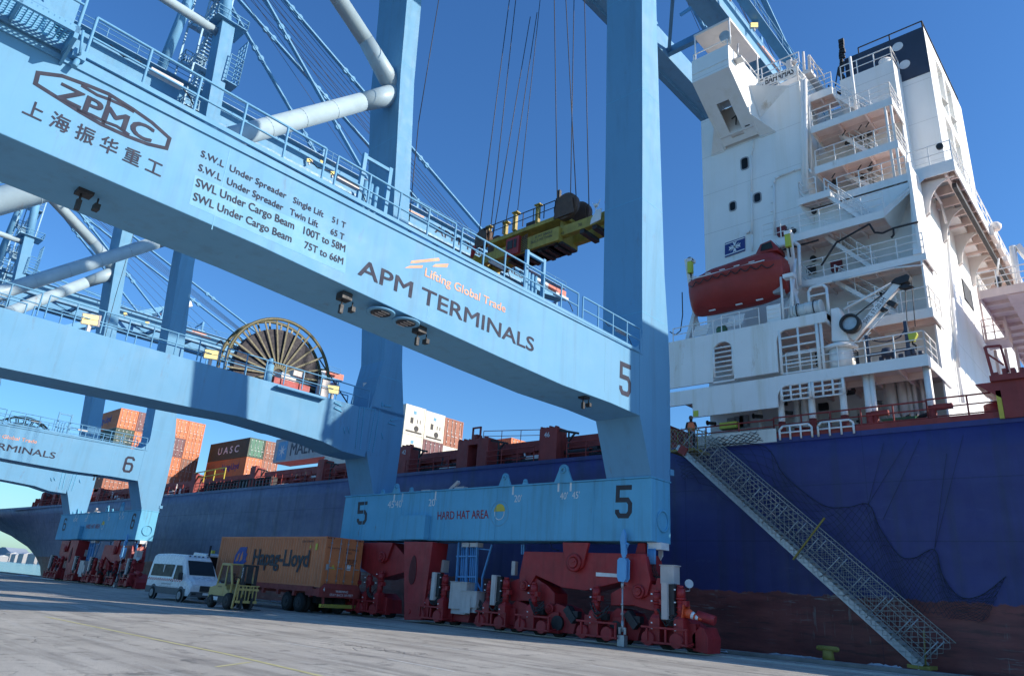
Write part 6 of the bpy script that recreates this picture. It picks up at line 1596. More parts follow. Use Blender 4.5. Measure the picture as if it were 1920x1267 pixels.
s = MB(); s.slab([V(-24.1,31.96,zb-0.25),V(-23.3,31.96,zb-0.15),V(-23.25,31.96,zb+0.62),V(-23.6,31.96,zb+0.62),V(-24.0,31.96,zb+0.15)],(0,-1,0),0.05); s.sphere((-24.1,32.5,zb+1.4),0.14,8); s.slab([V(-24.4,32.5,zb+1.7),V(-24.2,32.5,zb+1.25),V(-24.1,32.5,zb+1.3)],(0,1,0),0.05); s.slab([V(-23.8,32.5,zb+1.75),V(-24.0,32.5,zb+1.25),V(-24.1,32.5,zb+1.3)],(0,1,0),0.05); s.tube((-24.1,32.5,zb+0.6),(-24.1,32.5,zb+1.3),0.04); s.build('corner_lamp', M['whitel'], sp)
s = MB(); s.box(-31.2,-30.0,31.75,31.99,zb-0.55,zb+0.75); s.m = 1; s.box(-31.05,-30.55,31.72,31.749,zb-0.1,zb+0.55); s.box(-30.45,-30.2,31.72,31.749,zb-0.1,zb+0.55)
s.build('hose_reel_box', [M['red'], M['dark']], sp)
s = MB()
for k_ in range(9): s.bar((-29.95,31.97,zb-0.5+k_*0.14),(-29.4,31.97,zb-0.38+k_*0.14),0.02,0.06)
s.build('hazard_stripes', M['black'], sp)
text_mesh('lettering','51 MT SINGLE',M['black'],sp,V(-28.75,31.99,zb+0.18),V(1.5,0,0),V(0,0,0.2),V(0,-1,0),0.01)
text_mesh('lettering','2x32.5 MT TWIN',M['black'],sp,V(-29.1,31.99,zb-0.12),V(1.85,0,0),V(0,0,0.2),V(0,-1,0),0.01)
text_mesh('lettering','30',M['black'],sp,V(-25.3,32.24,zb+0.1),V(0.3,0,0),V(0,0,0.22),V(0,-1,0),0.0)
text_mesh('lettering','45',M['black'],sp,V(-26.7,32.24,zb-0.05),V(0.25,0,0),V(0,0,0.2),V(0,-1,0),0.0)
s = MB()
for k_ in range(11): x = -31.4+k_*0.45; s.box(x,x+0.3,32.3+0.1*(k_%2),33.9,zb-0.72+0.08*(k_%3),zb-0.502)
for x in (-33.2,-25.2,-24.2): s.box(x,x+0.35,32.3,34,zb-0.4,zb-0.122)
s.box(-31.2,-27.0,32.2,34.0,zb-0.56,zb-0.503)
s.build('under_gear', M['dark'], sp)
s = MB(); s.box(-33.4,-26.5,32.15,34.0,zb+1.2,zb+1.5); s.build('head_block', M['yellow'], sp, bevel=0.03)
s = MB()
for x in (-33.0,-26.9): s.box(x-0.12,x+0.12,32.5,33.8,zb+0.5,zb+1.25)
for x,h in ((-33.6,1.1),(-31.9,0.9),(-31.0,1.4),(-28.9,1.3)): s.box(x-0.12,x+0.12,32.2,32.45,zb+1.6,zb+1.6+h); s.box(x-0.2,x+0.3,32.1,32.5,zb+1.6+h,zb+1.68+h)
s.build('block_post', M['yellow'], sp)
s = MB(); s.rail([(-33.9,32.1,zb+1.6),(-27.2,32.1,zb+1.6)],1.05,2,1.0,0.03); s.box(-30.2,-29.4,32.6,33.4,zb+1.6,zb+2.1); s.bar((-27.3,32.6,zb+1.6),(-27.3,32.6,zb+3.7),0.2); s.bar((-27.7,33,zb+2.6),(-27.7,33,zb+3.4),0.25); s.build('block_rail', M['dark'], sp)
for x, r in ((-34.1,0.75),(-26.4,0.95)):
    for y in (32.35,33.75):
        s = MB(); s.disc((x,y,zb+2.0),'y',r,0.4,24); s.disc((x,y,zb+2.0),'y',r*0.4,0.55,14); s.slab([V(x-r*0.9,y-0.25,zb+1.2),V(x+r*0.9,y-0.25,zb+1.2),V(x+r*0.7,y-0.25,zb+2.4),V(x-r*0.7,y-0.25,zb+2.4)],(0,-1,0),0.06); s.build('rope_sheave', mat('sheave_rust',(0.10,0.055,0.035),0.6,var=0.3,vscale=2), sp)
s = MB()
for x, y in ((-34.7,32.35),(-33.5,32.35),(-34.7,33.75),(-33.5,33.75),(-27.2,32.35),(-25.6,32.35),(-27.2,33.75),(-25.6,33.75)):
    s.tube((x,y,zb+2.1),(-29.9+(x+29.9)*0.62,y+(0.6 if y > 33 else -0.6),47.5),0.035,5)
s.tube((-31.5,32.9,zb+1.7),(-30.5,32.9,47.5),0.03,5)
s.build('hoist_rope', M['rope'], sp)
# ---------------------------------------------------------------- containers
def corr_side(s, x0, x1, y, z0, z1, pitch=0.28, dep=0.036, sg=-1):
    n_ = int((x1-x0)/pitch); p = (x1-x0)/n_; prof = []
    for k_ in range(n_):
        a = x0+k_*p; prof += [(a,0),(a+p*0.25,0),(a+p*0.5,1),(a+p*0.75,1)]
    prof.append((x1,0))
    b = len(s.v); pts = []
    for x, q in prof: pts += [V(x,y-sg*dep*q,z0),V(x,y-sg*dep*q,z1)]
    s.add(pts, [((2*i,2*i+2,2*i+3,2*i+1) if sg < 0 else (2*i+1,2*i+3,2*i+2,2*i)) for i in range(len(prof)-1)])
CACHE = {}
def container(col, x1, y0, z0, label, L=12.19, H=2.6, group=None, reefer=False, cat='container', hc=False):
    """container whose door end faces +X at x1, near side at y0, floor at z0"""
    o = thing('shipping_container', label, cat, (x1, y0, z0), group)
    key = (col, L, H, reefer)
    if key in CACHE:
        for ch in CACHE[key]: copy_tree(ch, o)
        return o
    xa, xb, ya, yb, za, zb_ = x1-L, x1, y0, y0+2.44, z0, z0+H
    m_ = CM[col]; kids = []
    s = MB(); f = 0.11
    for x in (xa, xb-0.16):
        for y in (ya, yb-0.15): s.box(x,x+0.16,y,y+0.15,za,zb_)
        for z in (za, zb_-f): s.box(x,x+0.14,ya+0.15,yb-0.15,z,z+f)
    for y in (ya+0.01, yb-0.08):
        for z in (za+0.01, zb_-f-0.01): s.box(xa+0.16,xb-0.16,y,y+0.07,z,z+f)
    s.box(xa+0.14,xb-0.14,ya+0.08,yb-0.08,zb_-0.06,zb_-0.03); s.box(xa+0.14,xb-0.14,ya+0.08,yb-0.08,za+0.06,za+0.1); s.box(xa+0.03,xa+0.06,ya+0.15,yb-0.15,za+f,zb_-f)
    kids.append(s.build('frame', m_, o))
    s = MB(); 
    if reefer: s.box(xa+0.16,xb-0.16,ya+0.02,ya+0.05,za+f,zb_-f); s.box(xa+0.16,xb-0.16,yb-0.05,yb-0.02,za+f,zb_-f)
    else: corr_side(s,xa+0.16,xb-0.16,ya+0.022,za+f,zb_-f,0.28,0.036,-1); corr_side(s,xa+0.16,xb-0.16,yb-0.022,za+f,zb_-f,0.28,0.036,1)
    kids.append(s.build('side_panel', m_, o))
    if reefer:
        s = MB(); s.box(xb-0.05,xb-0.02,ya+0.15,yb-0.15,za+f,zb_-f); e = s.build('machinery_end', m_, o); kids.append(e)
        s = MB(); s.box(xb-0.019,xb-0.012,ya+0.7,ya+1.05,za+1.05,za+1.6); s.disc((xb-0.015,ya+1.5,za+0.65),'x',0.28,0.02,14); s.box(xb-0.019,xb-0.012,ya+0.25,ya+2.2,za+0.2,za+0.36); s.box(xb-0.019,xb-0.012,ya+1.5,ya+1.6,za+1.15,za+1.5); s.box(xb-0.019,xb-0.012,ya+1.85,ya+1.95,za+1.15,za+1.5); s.build('grille', M['dark'], e)
        s = MB(); s.box(xb-0.019,xb-0.006,ya+1.0,ya+1.35,za+1.95,za+2.25); s.build('emblem', M['patch'], e)
    else:
        ym = (ya+yb)/2
        for a, c in ((ya+0.155,ym-0.008),(ym+0.008,yb-0.155)):
            s = MB(); s.box(xb-0.075,xb-0.045,a,c,za+f,zb_-f)
            for k_ in range(5): z = za+f+0.12+k_*(H-2*f-0.24)/5; s.box(xb-0.045,xb-0.03,a+0.1,c-0.1,z,z+(H-2*f-0.24)/5-0.12)
            dr = s.build('door', m_, o); kids.append(dr)
            s = MB()
            for yy2 in (a+0.22,c-0.25):
                s.tube((xb-0.008,yy2,za+0.05),(xb-0.008,yy2,zb_-0.05),0.021,6)
                for z in (za+0.35,za+H*0.5,zb_-0.35): s.box(xb-0.03,xb+0.012,yy2-0.05,yy2+0.05,z,z+0.08)
                s.box(xb-0.005,xb+0.02,yy2,yy2+0.3,za+1.0,za+1.05)
            s.build('lock_rod', M['steel'], dr)
    CACHE[key] = kids
    return o
def side_text(o, s_, mt_, x, z, wd, h, bold=0.02):
    l = Vector(o.location); return text_mesh('lettering', s_, mt_, o, V(x,l.y+0.016,z), V(wd,0,0), V(0,0,h), V(0,-1,0), bold)
# the trailer's load
YT0 = 22.85
cz = 1.33
oc = container('orange', -34.35, YT0, cz, 'orange container with blue lettering riding on the red road trailer', 11.95, 2.62, None)
a = W('y',YT0,484,1066); b_ = W('y',YT0,579,1066)
s = MB(); q = [(lambda p: V(p.x,YT0+0.012,p.z))(W('y',YT0,*p)) for p in ((437,1056),(441,1040),(451,1025),(464,1025),(461,1036),(464,1037),(460,1048),(462,1052),(456,1056),(455,1060),(448,1060))]
s.slab(q,(0,-1,0),0.006); s.m = 1
for w_ in (((448,1053),(452,1040),(456,1032),(454,1048)),((441,1052),(447,1038),(450,1036),(446,1050))): s.slab([(lambda p: V(p.x,YT0+0.004,p.z))(W('y',YT0,*p)) for p in w_],(0,-1,0),0.004)
s.build('emblem', [M['bluel'], CM['orange']], oc)
o_ = W('y',YT0+0.01,472,1061.5); text_mesh('lettering','Hapag-Lloyd',M['black'],oc,V(o_.x,YT0+0.008,2.05),V(W('y',YT0,577,1060).x-o_.x,0,0),V(0,0,1.15),V(0,-1,0),0.03)
s = MB(); x = -34.35
for k_ in range(6):
    s.bar((x-1.1+k_*0.18,YT0+0.1,cz+2.605),(x-1.2+k_*0.18,YT0+0.3,cz+2.605),0.07,0.01); s.bar((x-0.06,YT0+0.1+k_*0.12,cz+2.605),(x-0.16,YT0+0.2+k_*0.12,cz+2.605),0.06,0.01)
for k_ in range(5): s.box(x+0.001,x+0.006,YT0+0.05+k_*0.1,YT0+0.1+k_*0.1,cz+2.52,cz+2.6); s.box(x+0.001,x+0.006,YT0+1.9+k_*0.1,YT0+1.95+k_*0.1,cz+2.52,cz+2.6)
s.build('hazard_stripes', M['black'], oc)
s = MB(); s.box(x-0.028,x-0.02,YT0+1.55,YT0+1.8,cz+0.95,cz+1.25); s.m = 1; s.add([V(x-0.02,YT0+0.5,cz+0.95),V(x-0.02,YT0+0.8,cz+0.95),V(x-0.02,YT0+0.65,cz+1.22)],[(0,1,2)]); s.add([V(x-1.6,YT0+0.012,cz+2.0),V(x-1.4,YT0+0.012,cz+2.0),V(x-1.5,YT0+0.012,cz+2.2)],[(0,1,2)]); s.box(x-1.0,x-0.8,YT0+0.005,YT0+0.012,cz+1.9,cz+2.25); s.m = 2; s.box(x-0.028,x-0.02,YT0+0.2,YT0+0.4,cz+0.9,cz+1.2)
s.build('placard', [M['whitel'], M['yel'], M['grey']], oc)
for t_, y, z, w_ in (('Hapag-Lloyd',0.18,2.0,0.85),('GESU 578438 5',1.35,2.0,0.85),('45G1',1.35,1.82,0.4),('MAX.GROSS 32500 KG',1.4,1.45,0.75),('TARE 3940 KG',1.4,1.32,0.7),('NET 28560 KG',1.4,1.19,0.7)):
    text_mesh('lettering',t_,M['black'],oc,V(x-0.02,YT0+y,cz+z),V(0,w_,0),V(0,0,0.1),V(1,0,0),0.01)
text_mesh('lettering','GESU 578438 5',M['black'],oc,V(x-2.4,YT0+0.012,cz+2.3),V(1.2,0,0),V(0,0,0.1),V(0,-1,0),0.01)
# deck cargo
G1 = 'containers stacked on the ship'
Hc = 2.8
def tiers(x1, y0, ztop, cols, names, H=Hc, reef=()):
    for k_, (c_, nm) in enumerate(zip(cols, names)):
        yield container(c_, x1, y0, ztop-(k_+1)*H, nm, 12.19, H-0.03, G1, k_ in reef)
xA = -107.0
A0 = list(tiers(xA,34.6,22.7,('orange','dgreen','brown','rust'),('orange container with blue lettering topmost in the quayside stack by crane 6','dark green container with white letters under an orange one, by crane 6','brown container third from the top in the stack behind crane 6','rust red container lowest in the stack behind crane 6')))
side_text(A0[0],'Hapag-Lloyd',M['bluel'],xA-8.5,22.7-2.0,5.4,1.3); side_text(A0[1],'U A S C',M['whitel'],xA-10,22.7-5.0,8.0,1.1)
A1 = list(tiers(xA,37.1,22.7,('purple','orange','brown','rust'),('maroon container at the top beside the orange topmost one behind crane 6','orange container under the maroon one behind crane 6','brown container in the second stack behind crane 6, third down','rust container at the foot of the second stack behind crane 6')))
A2 = list(tiers(xA,41.9,22.9,('orange','purple','orange','brown'),('orange container topmost of the stack touching the outline of crane 6 leg','maroon container second from the top beside the landward leg of crane 6','orange container third from the top, third stack behind crane 6','brown container at the foot of the third stack behind crane 6')))
A3 = list(tiers(xA,44.4,22.9,('orange','orange','brown','brown'),('orange container topmost of the outermost stack beyond crane 6 leg','orange container second from the top of the outermost stack beyond crane 6','brown container third from the top of the outermost stack beyond crane 6','brown container lowest in the outermost stack beyond crane 6')))
xC = -96.5
C0 = list(tiers(xC,49.0,20.4,('dgreen','orange','brown'),('dark green container with white spaced letters on top of an orange one amidships','orange container with blue lettering under the dark green lettered one amidships','brown container under the orange one amidships')))
side_text(C0[0],'U A S C',M['whitel'],xC-9.2,20.4-1.9,6.3,1.0,0.03); side_text(C0[1],'Hapag-Lloyd',M['bluel'],xC-7.0,20.4-4.7,5.0,1.2)
C1 = list(tiers(xC,51.5,20.4,('brown','rust'),('brown container beside the dark green lettered one amidships','rust container beside the orange lettered one amidships')))
for o_ in C0[:1]:
    s = MB(); l = o_.location; s.box(l.x-0.03,l.x-0.024,l.y+0.2,l.y+2.2,l.z+0.2,l.z+2.6); s.build('green_doors', CM['green'], o_)
mk = container('grey', -66.9, 43.5, 14.5, 'long pale grey container with a light blue star panel and dark lettering', 12.19, 2.85, G1)
q0 = V(-66.9-11.5,43.512,14.75); s = MB(); s.slab([q0,q0+V(2.1,0,0),q0+V(2.1,0,2.2),q0+V(0,0,2.2)],(0,-1,0),0.006); s.m = 1
cc = q0+V(1.05,-0.008,1.1); st = []
for k_ in range(14): a = math.pi*k_/7+0.3; r = 0.85 if k_ % 2 == 0 else 0.26; st.append(cc+V(r*math.cos(a),0,r*math.sin(a)))
for k_ in range(14): s.slab([cc,st[k_],st[(k_+1)%14]],(0,-1,0),0.004)
s.build('star_emblem', [mat('star_blue',(0.10,0.36,0.62),0.5), M['whitel']], mk)
side_text(mk,'MAERSK',M['navy'],-66.9-8.6,15.15,7.2,1.5,0.02)
xR = -51.0
RF = list(tiers(xR,40.35,17.6,('white','white','white'),('white refrigerated container topmost, half hidden by the blue leg of crane 5','white refrigerated container second down, half hidden by crane 5 leg','white refrigerated container lowest beside crane 5 leg'),2.75,(0,1,2)))
RF += list(tiers(xR,42.85,17.5,('white','purple','rust'),('white refrigerated container topmost in the second reefer column','maroon container under the white reefer of the second column','rust container at the foot of the second column beside the reefers'),2.75,(0,)))
RF += list(tiers(xR,45.35,17.4,('rust','white','brown'),('rust brown container topmost at the open end of the reefer row','cream white container under the rust brown one of the reefer row','brown container lowest at the open end of the reefer row'),2.75,(1,)))
list(tiers(xR,54.9,17.3,('orange','orange','orange'),('orange container topmost beyond the arched stanchion, adjoining the frame','orange container second from top beyond the stanchion frame','orange container lowest beyond the stanchion frame'),2.75))
list(tiers(xR,57.4,17.3,('orange','rust'),('orange container topmost beyond the arched stanchion, beside the pale one','rust container under the orange one next to the pale far container'),2.75))
list(tiers(xR,59.9,17.2,('white','rust'),('pale white container at the far end beyond the orange pair','rust container at the far end under the pale one'),2.75))
list(tiers(-118.0,34.4,13.6,('navy',),('dark navy container low by the rail behind crane 6 sill',)))
# ---------------------------------------------------------------- trailer, tractor
tr = thing('road_trailer', 'red port chassis trailer carrying the orange container', 'trailer', (-40.0, 24.0, 0.0))
s = MB()
for y in (YT0+0.55,YT0+1.7): s.box(-47.8,-34.3,y,y+0.2,0.92,1.28)
for k_ in range(9): s.box(-47.5+k_*1.55,-47.35+k_*1.55,YT0+0.1,YT0+2.35,1.05,1.25)
for x in (-47.7,-34.6): s.box(x,x+0.25,YT0-0.05,YT0+2.5,1.02,1.32)
s.build('chassis', M['redd'], tr, bevel=0.015)
s = MB(); a = W('y',YT0-0.03,462,1092).x; b_ = W('y',YT0-0.03,587,1100).x; s.box(a,b_,YT0-0.05,YT0,1.08,1.36)
for k_ in range(5): x = a+0.3+k_*(b_-a-0.6)/4; s.box(x,x+0.2,YT0-0.06,YT0+0.1,0.82,1.08)
s.build('side_guide', M['redd'], tr)
x = -34.3
s = MB(); s.box(x-0.1,x+0.12,YT0-0.12,YT0+2.52,0.86,1.30); s.slab([V(x+0.12,YT0-0.12,1.30),V(x+0.12,YT0+2.52,1.30),V(x+0.02,YT0+2.3,1.55),V(x+0.02,YT0+0.2,1.55)],(1,0,0.3),0.02); s.bar((x,YT0+0.25,0.9),(x+0.1,YT0+0.25,0.35),0.1); s.bar((x,YT0+2.2,0.9),(x+0.1,YT0+2.2,0.35),0.1); s.box(x-1.2,x,YT0-0.1,YT0-0.05,0.9,1.25)
s.build('rear_frame', M['redd'], tr)
text_mesh('lettering','4',M['whitel'],tr,V(x+0.126,YT0+0.1,1.15),V(0,0.1,0),V(0,0,0.2),V(1,0,0),0.01)
text_mesh('lettering','WARNING',M['whitel'],tr,V(x+0.126,YT0+0.9,1.12),V(0,0.8,0),V(0,0,0.12),V(1,0,0),0.0); text_mesh('lettering','STAY BACK 50 FEET',M['whitel'],tr,V(x+0.126,YT0+0.55,0.94),V(0,1.5,0),V(0,0,0.12),V(1,0,0),0.0)
s = MB(); s.box(x+0.02,x+0.14,YT0+0.05,YT0+2.4,0.35,0.52); s.m = 1
for k_ in range(17): y = YT0+0.08+k_*0.135; s.add([V(x+0.143,y,0.36),V(x+0.143,y+0.06,0.36),V(x+0.143,y+0.14,0.51),V(x+0.143,y+0.08,0.51)],[(0,1,2,3)])
s.build('bumper', [M['yel'], M['black']], tr)
def wheel(par, x, y, r, w_, hub='greyl', nm='wheel', face=-1):
    s = MB(); rings = []
    for q, rr in ((-w_/2,r*0.6),(-w_/2,r*0.93),(-w_*0.35,r),(w_*0.35,r),(w_/2,r*0.93),(w_/2,r*0.6)): rings.append([V(x+rr*math.cos(t*math.pi/14),y+q,r+rr*math.sin(t*math.pi/14)) for t in range(28)])
    s.loft(rings, True, True); t_ = s.build('tyre', M['rubber'], par) if nm == 'tyre' else s.build(nm, M['rubber'], par)
    s = MB(); f = y+face*(w_/2); s.disc((x,f,r),'y',r*0.58,0.04,20); s.disc((x,f-0.0,r),'y',r*0.22,0.12,12)
    for k_ in range(6): a = k_*math.pi/3; s.disc((x+r*0.38*math.cos(a),f,r+r*0.38*math.sin(a)),'y',r*0.07,0.06,8)
    s.build('rim', M[hub], t_); return t_
for xw in (-37.6,-36.35):
    for y in (YT0+0.22,YT0+0.5,YT0+1.9,YT0+2.2): wheel(tr,xw,y,0.5,0.26,'dark')
wheel(tr,-35.2,YT0+1.9,0.5,0.26,'dark'); 
s = MB(); s.box(-38.4,-35.6,YT0+0.7,YT0+1.75,0.5,0.92)
for xw in (-37.6,-36.35): s.tube((xw,YT0+0.1,0.5),(xw,YT0+2.3,0.5),0.08,10)
s.build('axle', M['dark'], tr)
tt = thing('terminal_tractor', 'white terminal tractor coupled ahead of the orange container behind the van', 'tractor', (-49.3, 24.0, 0.0))
s = MB(); s.prism([(-50.9,1.0),(-48.5,1.0),(-48.5,2.85),(-50.4,2.95),(-50.8,2.2)],'y',23.1,24.9); s.build('cab', M['vanw'], tt, bevel=0.06)
s = MB(); s.box(-50.1,-48.8,23.085,23.098,1.75,2.65); s.box(-48.498,-48.485,23.25,24.75,1.5,2.7); s.build('cab_window', M['glass'], tt)
s = MB(); s.box(-52.0,-47.0,23.4,24.8,0.7,1.0); s.tube((-48.3,23.2,1.0),(-48.3,23.2,3.4),0.07,8); s.build('tractor_frame', M['dark'], tt)
for xw in (-51.2,-48.2): wheel(tt,xw,23.2,0.5,0.3); wheel(tt,xw,24.8,0.5,0.3)
s = MB(); s.box(-49.8,-49.4,23.9,24.1,2.95,3.15); s.build('beacon', M['yel'], tt)
# ---------------------------------------------------------------- van
vx0, vx1, vy0, vy1 = -48.3, -42.2, 19.55, 21.55
vn = thing('passenger_van', 'white high-roofed passenger van with a red chequered stripe parked behind the forklift', 'van', ((vx0+vx1)/2, (vy0+vy1)/2, 0))
s = MB(); R = []
def vsec(x, zl, zs2, zr, inset, tuck=0.03):
    y0, y1 = vy0, vy1; i = inset
    return [V(x,y0+tuck,zl),V(x,y0,zl+0.25),V(x,y0,zs2),V(x,y0+i*0.55,(zs2+zr)/2+0.1),V(x,y0+i,zr-0.12),V(x,y0+i+0.16,zr),V(x,y1-i-0.16,zr),V(x,y1-i,zr-0.12),V(x,y1-i*0.55,(zs2+zr)/2+0.1),V(x,y1,zs2),V(x,y1,zl+0.25),V(x,y1-tuck,zl)]
for x, zl, zs2, zr, i, tk in ((vx0,0.42,1.2,2.5,0.16,0.05),(vx0+0.08,0.36,1.2,2.62,0.16,0.02),(vx0+2.0,0.36,1.2,2.66,0.17,0.02),(vx0+4.1,0.36,1.2,2.62,0.18,0.02),(vx0+4.45,0.36,1.2,2.42,0.20,0.02),(vx0+5.25,0.36,1.15,1.42,0.16,0.02),(vx0+5.85,0.36,0.95,1.22,0.14,0.04),(vx1,0.42,0.75,0.95,0.2,0.14)):
    R.append(vsec(x,zl,zs2,zr,i,tk))
s.loft(R, False); body = s.build('body', M['vanw'], vn, bevel=0.03)
s = MB()
def sidepane(x0, x1, z0, z1, y, lean=0.1, front=0.0): s.quad(V(x0,y-0.004,z0),V(x1,y-0.004,z0),V(x1-front,y+lean*0.9,z1),V(x0,y+lean*0.9,z1))
sidepane(vx0+0.35,vx0+3.35,1.33,2.02,vy0,0.075); s.build('side_window', M['vglass'], vn)
s = MB(); sidepane(vx0+3.6,vx0+4.85,1.22,2.0,vy0+0.005,0.085,0.55); s.build('door_window', M['vglass'], vn)
s = MB(); a, b_ = R[4], R[5]
q = [b_[4].lerp(a[4],0.12)+V(0.02,0.05,0.02),b_[7].lerp(a[7],0.12)+V(0.02,-0.05,0.02),b_[7].lerp(a[7],0.92)+V(0.02,-0.05,0.02),b_[4].lerp(a[4],0.92)+V(0.02,0.05,0.02)]; s.quad(*[p+V(0.03,0,0.06) for p in q]); s.build('windscreen', M['glass'], vn)
s = MB(); s.box(vx0+0.02,vx1-0.6,vy0-0.012,vy0+0.02,0.36,0.74); s.box(vx1-0.9,vx1+0.06,vy0+0.04,vy1-0.04,0.34,0.62); s.build('lower_trim', M['vanb'], vn)
s = MB(); s.box(vx1-0.03,vx1+0.05,vy0+0.55,vy1-0.55,0.64,0.95); s.build('grille', M['dark'], vn)
for y in (vy0+0.16,vy1-0.5): s = MB(); s.box(vx1-0.42,vx1-0.02,y,y+0.36,0.82,1.02); s.build('headlight', M['lens'], vn, bevel=0.03)
s = MB()
for k_ in range(30):
    x = vx0+0.05+k_*0.16
    s.m = k_ % 2; s.quad(V(x,vy0-0.006,1.08),V(x+0.16,vy0-0.006,1.08),V(x+0.16,vy0-0.006,1.15),V(x,vy0-0.006,1.15)); s.m = (k_+1) % 2; s.quad(V(x,vy0-0.006,1.15),V(x+0.16,vy0-0.006,1.15),V(x+0.16,vy0-0.006,1.22),V(x,vy0-0.006,1.22))
s.build('chequer_stripe', [mat('stripe_red',(0.5,0.03,0.04),0.4), M['vanw']], vn)
text_mesh('lettering','(310) 604-6700',M['black'],vn,V(vx0+2.2,vy0-0.005,0.86),V(1.2,0,0),V(0,0,0.1),V(0,-1,0),0.0)
s = MB(); s.box(vx0+4.75,vx0+4.85,vy0-0.25,vy0,1.2,1.6); s.build('mirror', M['dark'], vn, bevel=0.03)
s = MB()
for y in (0.45,0.75,1.0,1.25,1.55): s.box(vx0+4.25,vx0+4.32,vy0+y-0.05,vy0+y+0.05,2.53,2.58)
s.build('marker_lamp', M['black'], vn)
s = MB()
for x in (vx0+1.9,vx0+3.45,vx0+4.55): s.box(x-0.006,x+0.006,vy0-0.004,vy0+0.02,0.8,1.24)
s.box(vx0+1.9,vx0+4.5,vy0-0.004,vy0+0.02,0.77,0.785); s.box(vx0+3.3,vx0+3.42,vy0-0.03,vy0,1.12,1.15); s.box(vx0+3.55,vx0+3.67,vy0-0.03,vy0,1.06,1.09)
s.build('door_seam', M['vanb'], vn)
s = MB(); s.box(vx1+0.055,vx1+0.07,vy0+0.75,vy0+1.25,0.45,0.58); s.build('number_plate', M['whitel'], vn)
s = MB(); s.box(vx1-0.3,vx1+0.075,vy0+0.1,vy0+0.35,0.45,0.55); s.box(vx1-0.3,vx1+0.075,vy1-0.35,vy1-0.1,0.45,0.55); s.build('fog_lamp', M['dark'], vn)
s = MB(); s.box(vx0+2.0,vx0+2.08,vy0+0.02,vy0+0.07,1.33,2.0); s.build('window_pillar', M['vanw'], vn)
s = MB()
for xw in (vx0+1.15,vx0+4.95): s.disc((xw,vy0+0.0,0.40),'y',0.46,0.035,24)
s.build('wheel_arch', M['vanb'], vn)
for xw in (vx0+1.15,vx0+4.95): wheel(vn,xw,vy0+0.06,0.36,0.24,'grey'); wheel(vn,xw,vy1-0.06,0.36,0.24,'grey',face=1)
# ---------------------------------------------------------------- forklift
fx0, fy0 = -38.75, 18.95
fk = thing('forklift', 'yellow enclosed-cab forklift truck standing in front of the orange container', 'forklift', (fx0+1.6, fy0+0.6, 0))
fw = 1.2
s = MB(); s.prism([(fx0,0.42),(fx0+0.05,1.0),(fx0+0.72,1.12),(fx0+0.76,1.22),(fx0+1.62,1.22),(fx0+1.9,0.95),(fx0+2.4,0.75),(fx0+2.05,0.42)],'y',fy0,fy0+fw); s.build('chassis', M['forky'], fk, bevel=0.06)
s = MB(); s.prism([(fx0+0.25,0.3),(fx0+2.35,0.3),(fx0+2.25,0.62),(fx0+0.2,0.62)],'y',fy0-0.02,fy0+fw+0.02); s.build('underbody', M['dark'], fk)
s = MB(); z0, z1 = 1.0, 2.15
P0 = [(fx0+0.78,z0),(fx0+1.0,z1),(fx0+1.95,z1),(fx0+2.35,z0+0.2),(fx0+2.35,z0-0.2)]
for y in (fy0+0.03,fy0+fw-0.03):
    for a, b_ in zip(P0,P0[1:]): s.bar((a[0],y,a[1]),(b_[0],y,b_[1]),0.09)
    s.bar((fx0+1.65,y,z0-0.1),(fx0+1.62,y,z1),0.07)
s.box(fx0+0.98,fx0+1.97,fy0,fy0+fw,z1,z1+0.07)
cab_ = s.build('cab_frame', M['forky'], fk, bevel=0.015)
s = MB(); s.quad(V(fx0+0.86,fy0+0.035,1.15),V(fx0+1.6,fy0+0.035,1.15),V(fx0+1.58,fy0+0.035,2.1),V(fx0+1.03,fy0+0.035,2.1)); s.quad(V(fx0+1.68,fy0+0.035,1.1),V(fx0+2.3,fy0+0.035,1.25),V(fx0+1.95,fy0+0.035,2.1),V(fx0+1.66,fy0+0.035,2.1)); s.quad(V(fx0+2.33,fy0+0.05,1.22),V(fx0+2.33,fy0+fw-0.05,1.22),V(fx0+1.97,fy0+fw-0.05,2.12),V(fx0+1.97,fy0+0.05,2.12))
gl = bpy.data.materials.new('clear_cab_glass'); gl.use_nodes = True; gb = gl.node_tree.nodes['Principled BSDF']; gb.inputs['Base Color'].default_value = (0.05,0.045,0.045,1); gb.inputs['Alpha'].default_value = 0.55; gb.inputs['Roughness'].default_value = 0.05
s.build('cab_window', gl, cab_)
s = MB(); s.box(fx0+0.95,fx0+1.35,fy0+0.35,fy0+0.85,1.0,1.2); s.box(fx0+0.9,fx0+1.02,fy0+0.35,fy0+0.85,1.2,1.75); s.build('seat', mat('seat_red',(0.25,0.03,0.03),0.7), fk, bevel=0.04)
s = MB(); s.disc((fx0+1.75,fy0+0.6,1.45),(1,0,0.9),0.18,0.03,18,0.15); s.tube((fx0+1.75,fy0+0.6,1.45),(fx0+1.95,fy0+0.6,1.1),0.03); s.build('steering_wheel', M['dark'], fk)
s = MB(); s.box(fx0+0.82,fx0+1.62,fy0-0.012,fy0+0.0,0.62,1.12); s.build('cab_door', M['forky'], fk, bevel=0.01)
text_mesh('lettering','HYSTER',M['black'],fk,V(fx0+1.0,fy0-0.016,1.02),V(0.4,0,0),V(0,0,0.07),V(0,-1,0),0.02)
s = MB(); s.box(fx0+0.72,fx0+1.2,fy0-0.035,fy0-0.022,0.38,0.56); s.build('number_plate', M['whitel'], fk)
mx = fx0+2.95
s = MB()
for y in (fy0+0.2,fy0+0.9): s.box(mx-0.1,mx+0.03,y,y+0.12,0.12,2.18)
for z in (0.3,1.2,2.1): s.box(mx-0.06,mx,fy0+0.2,fy0+1.0,z,z+0.1)
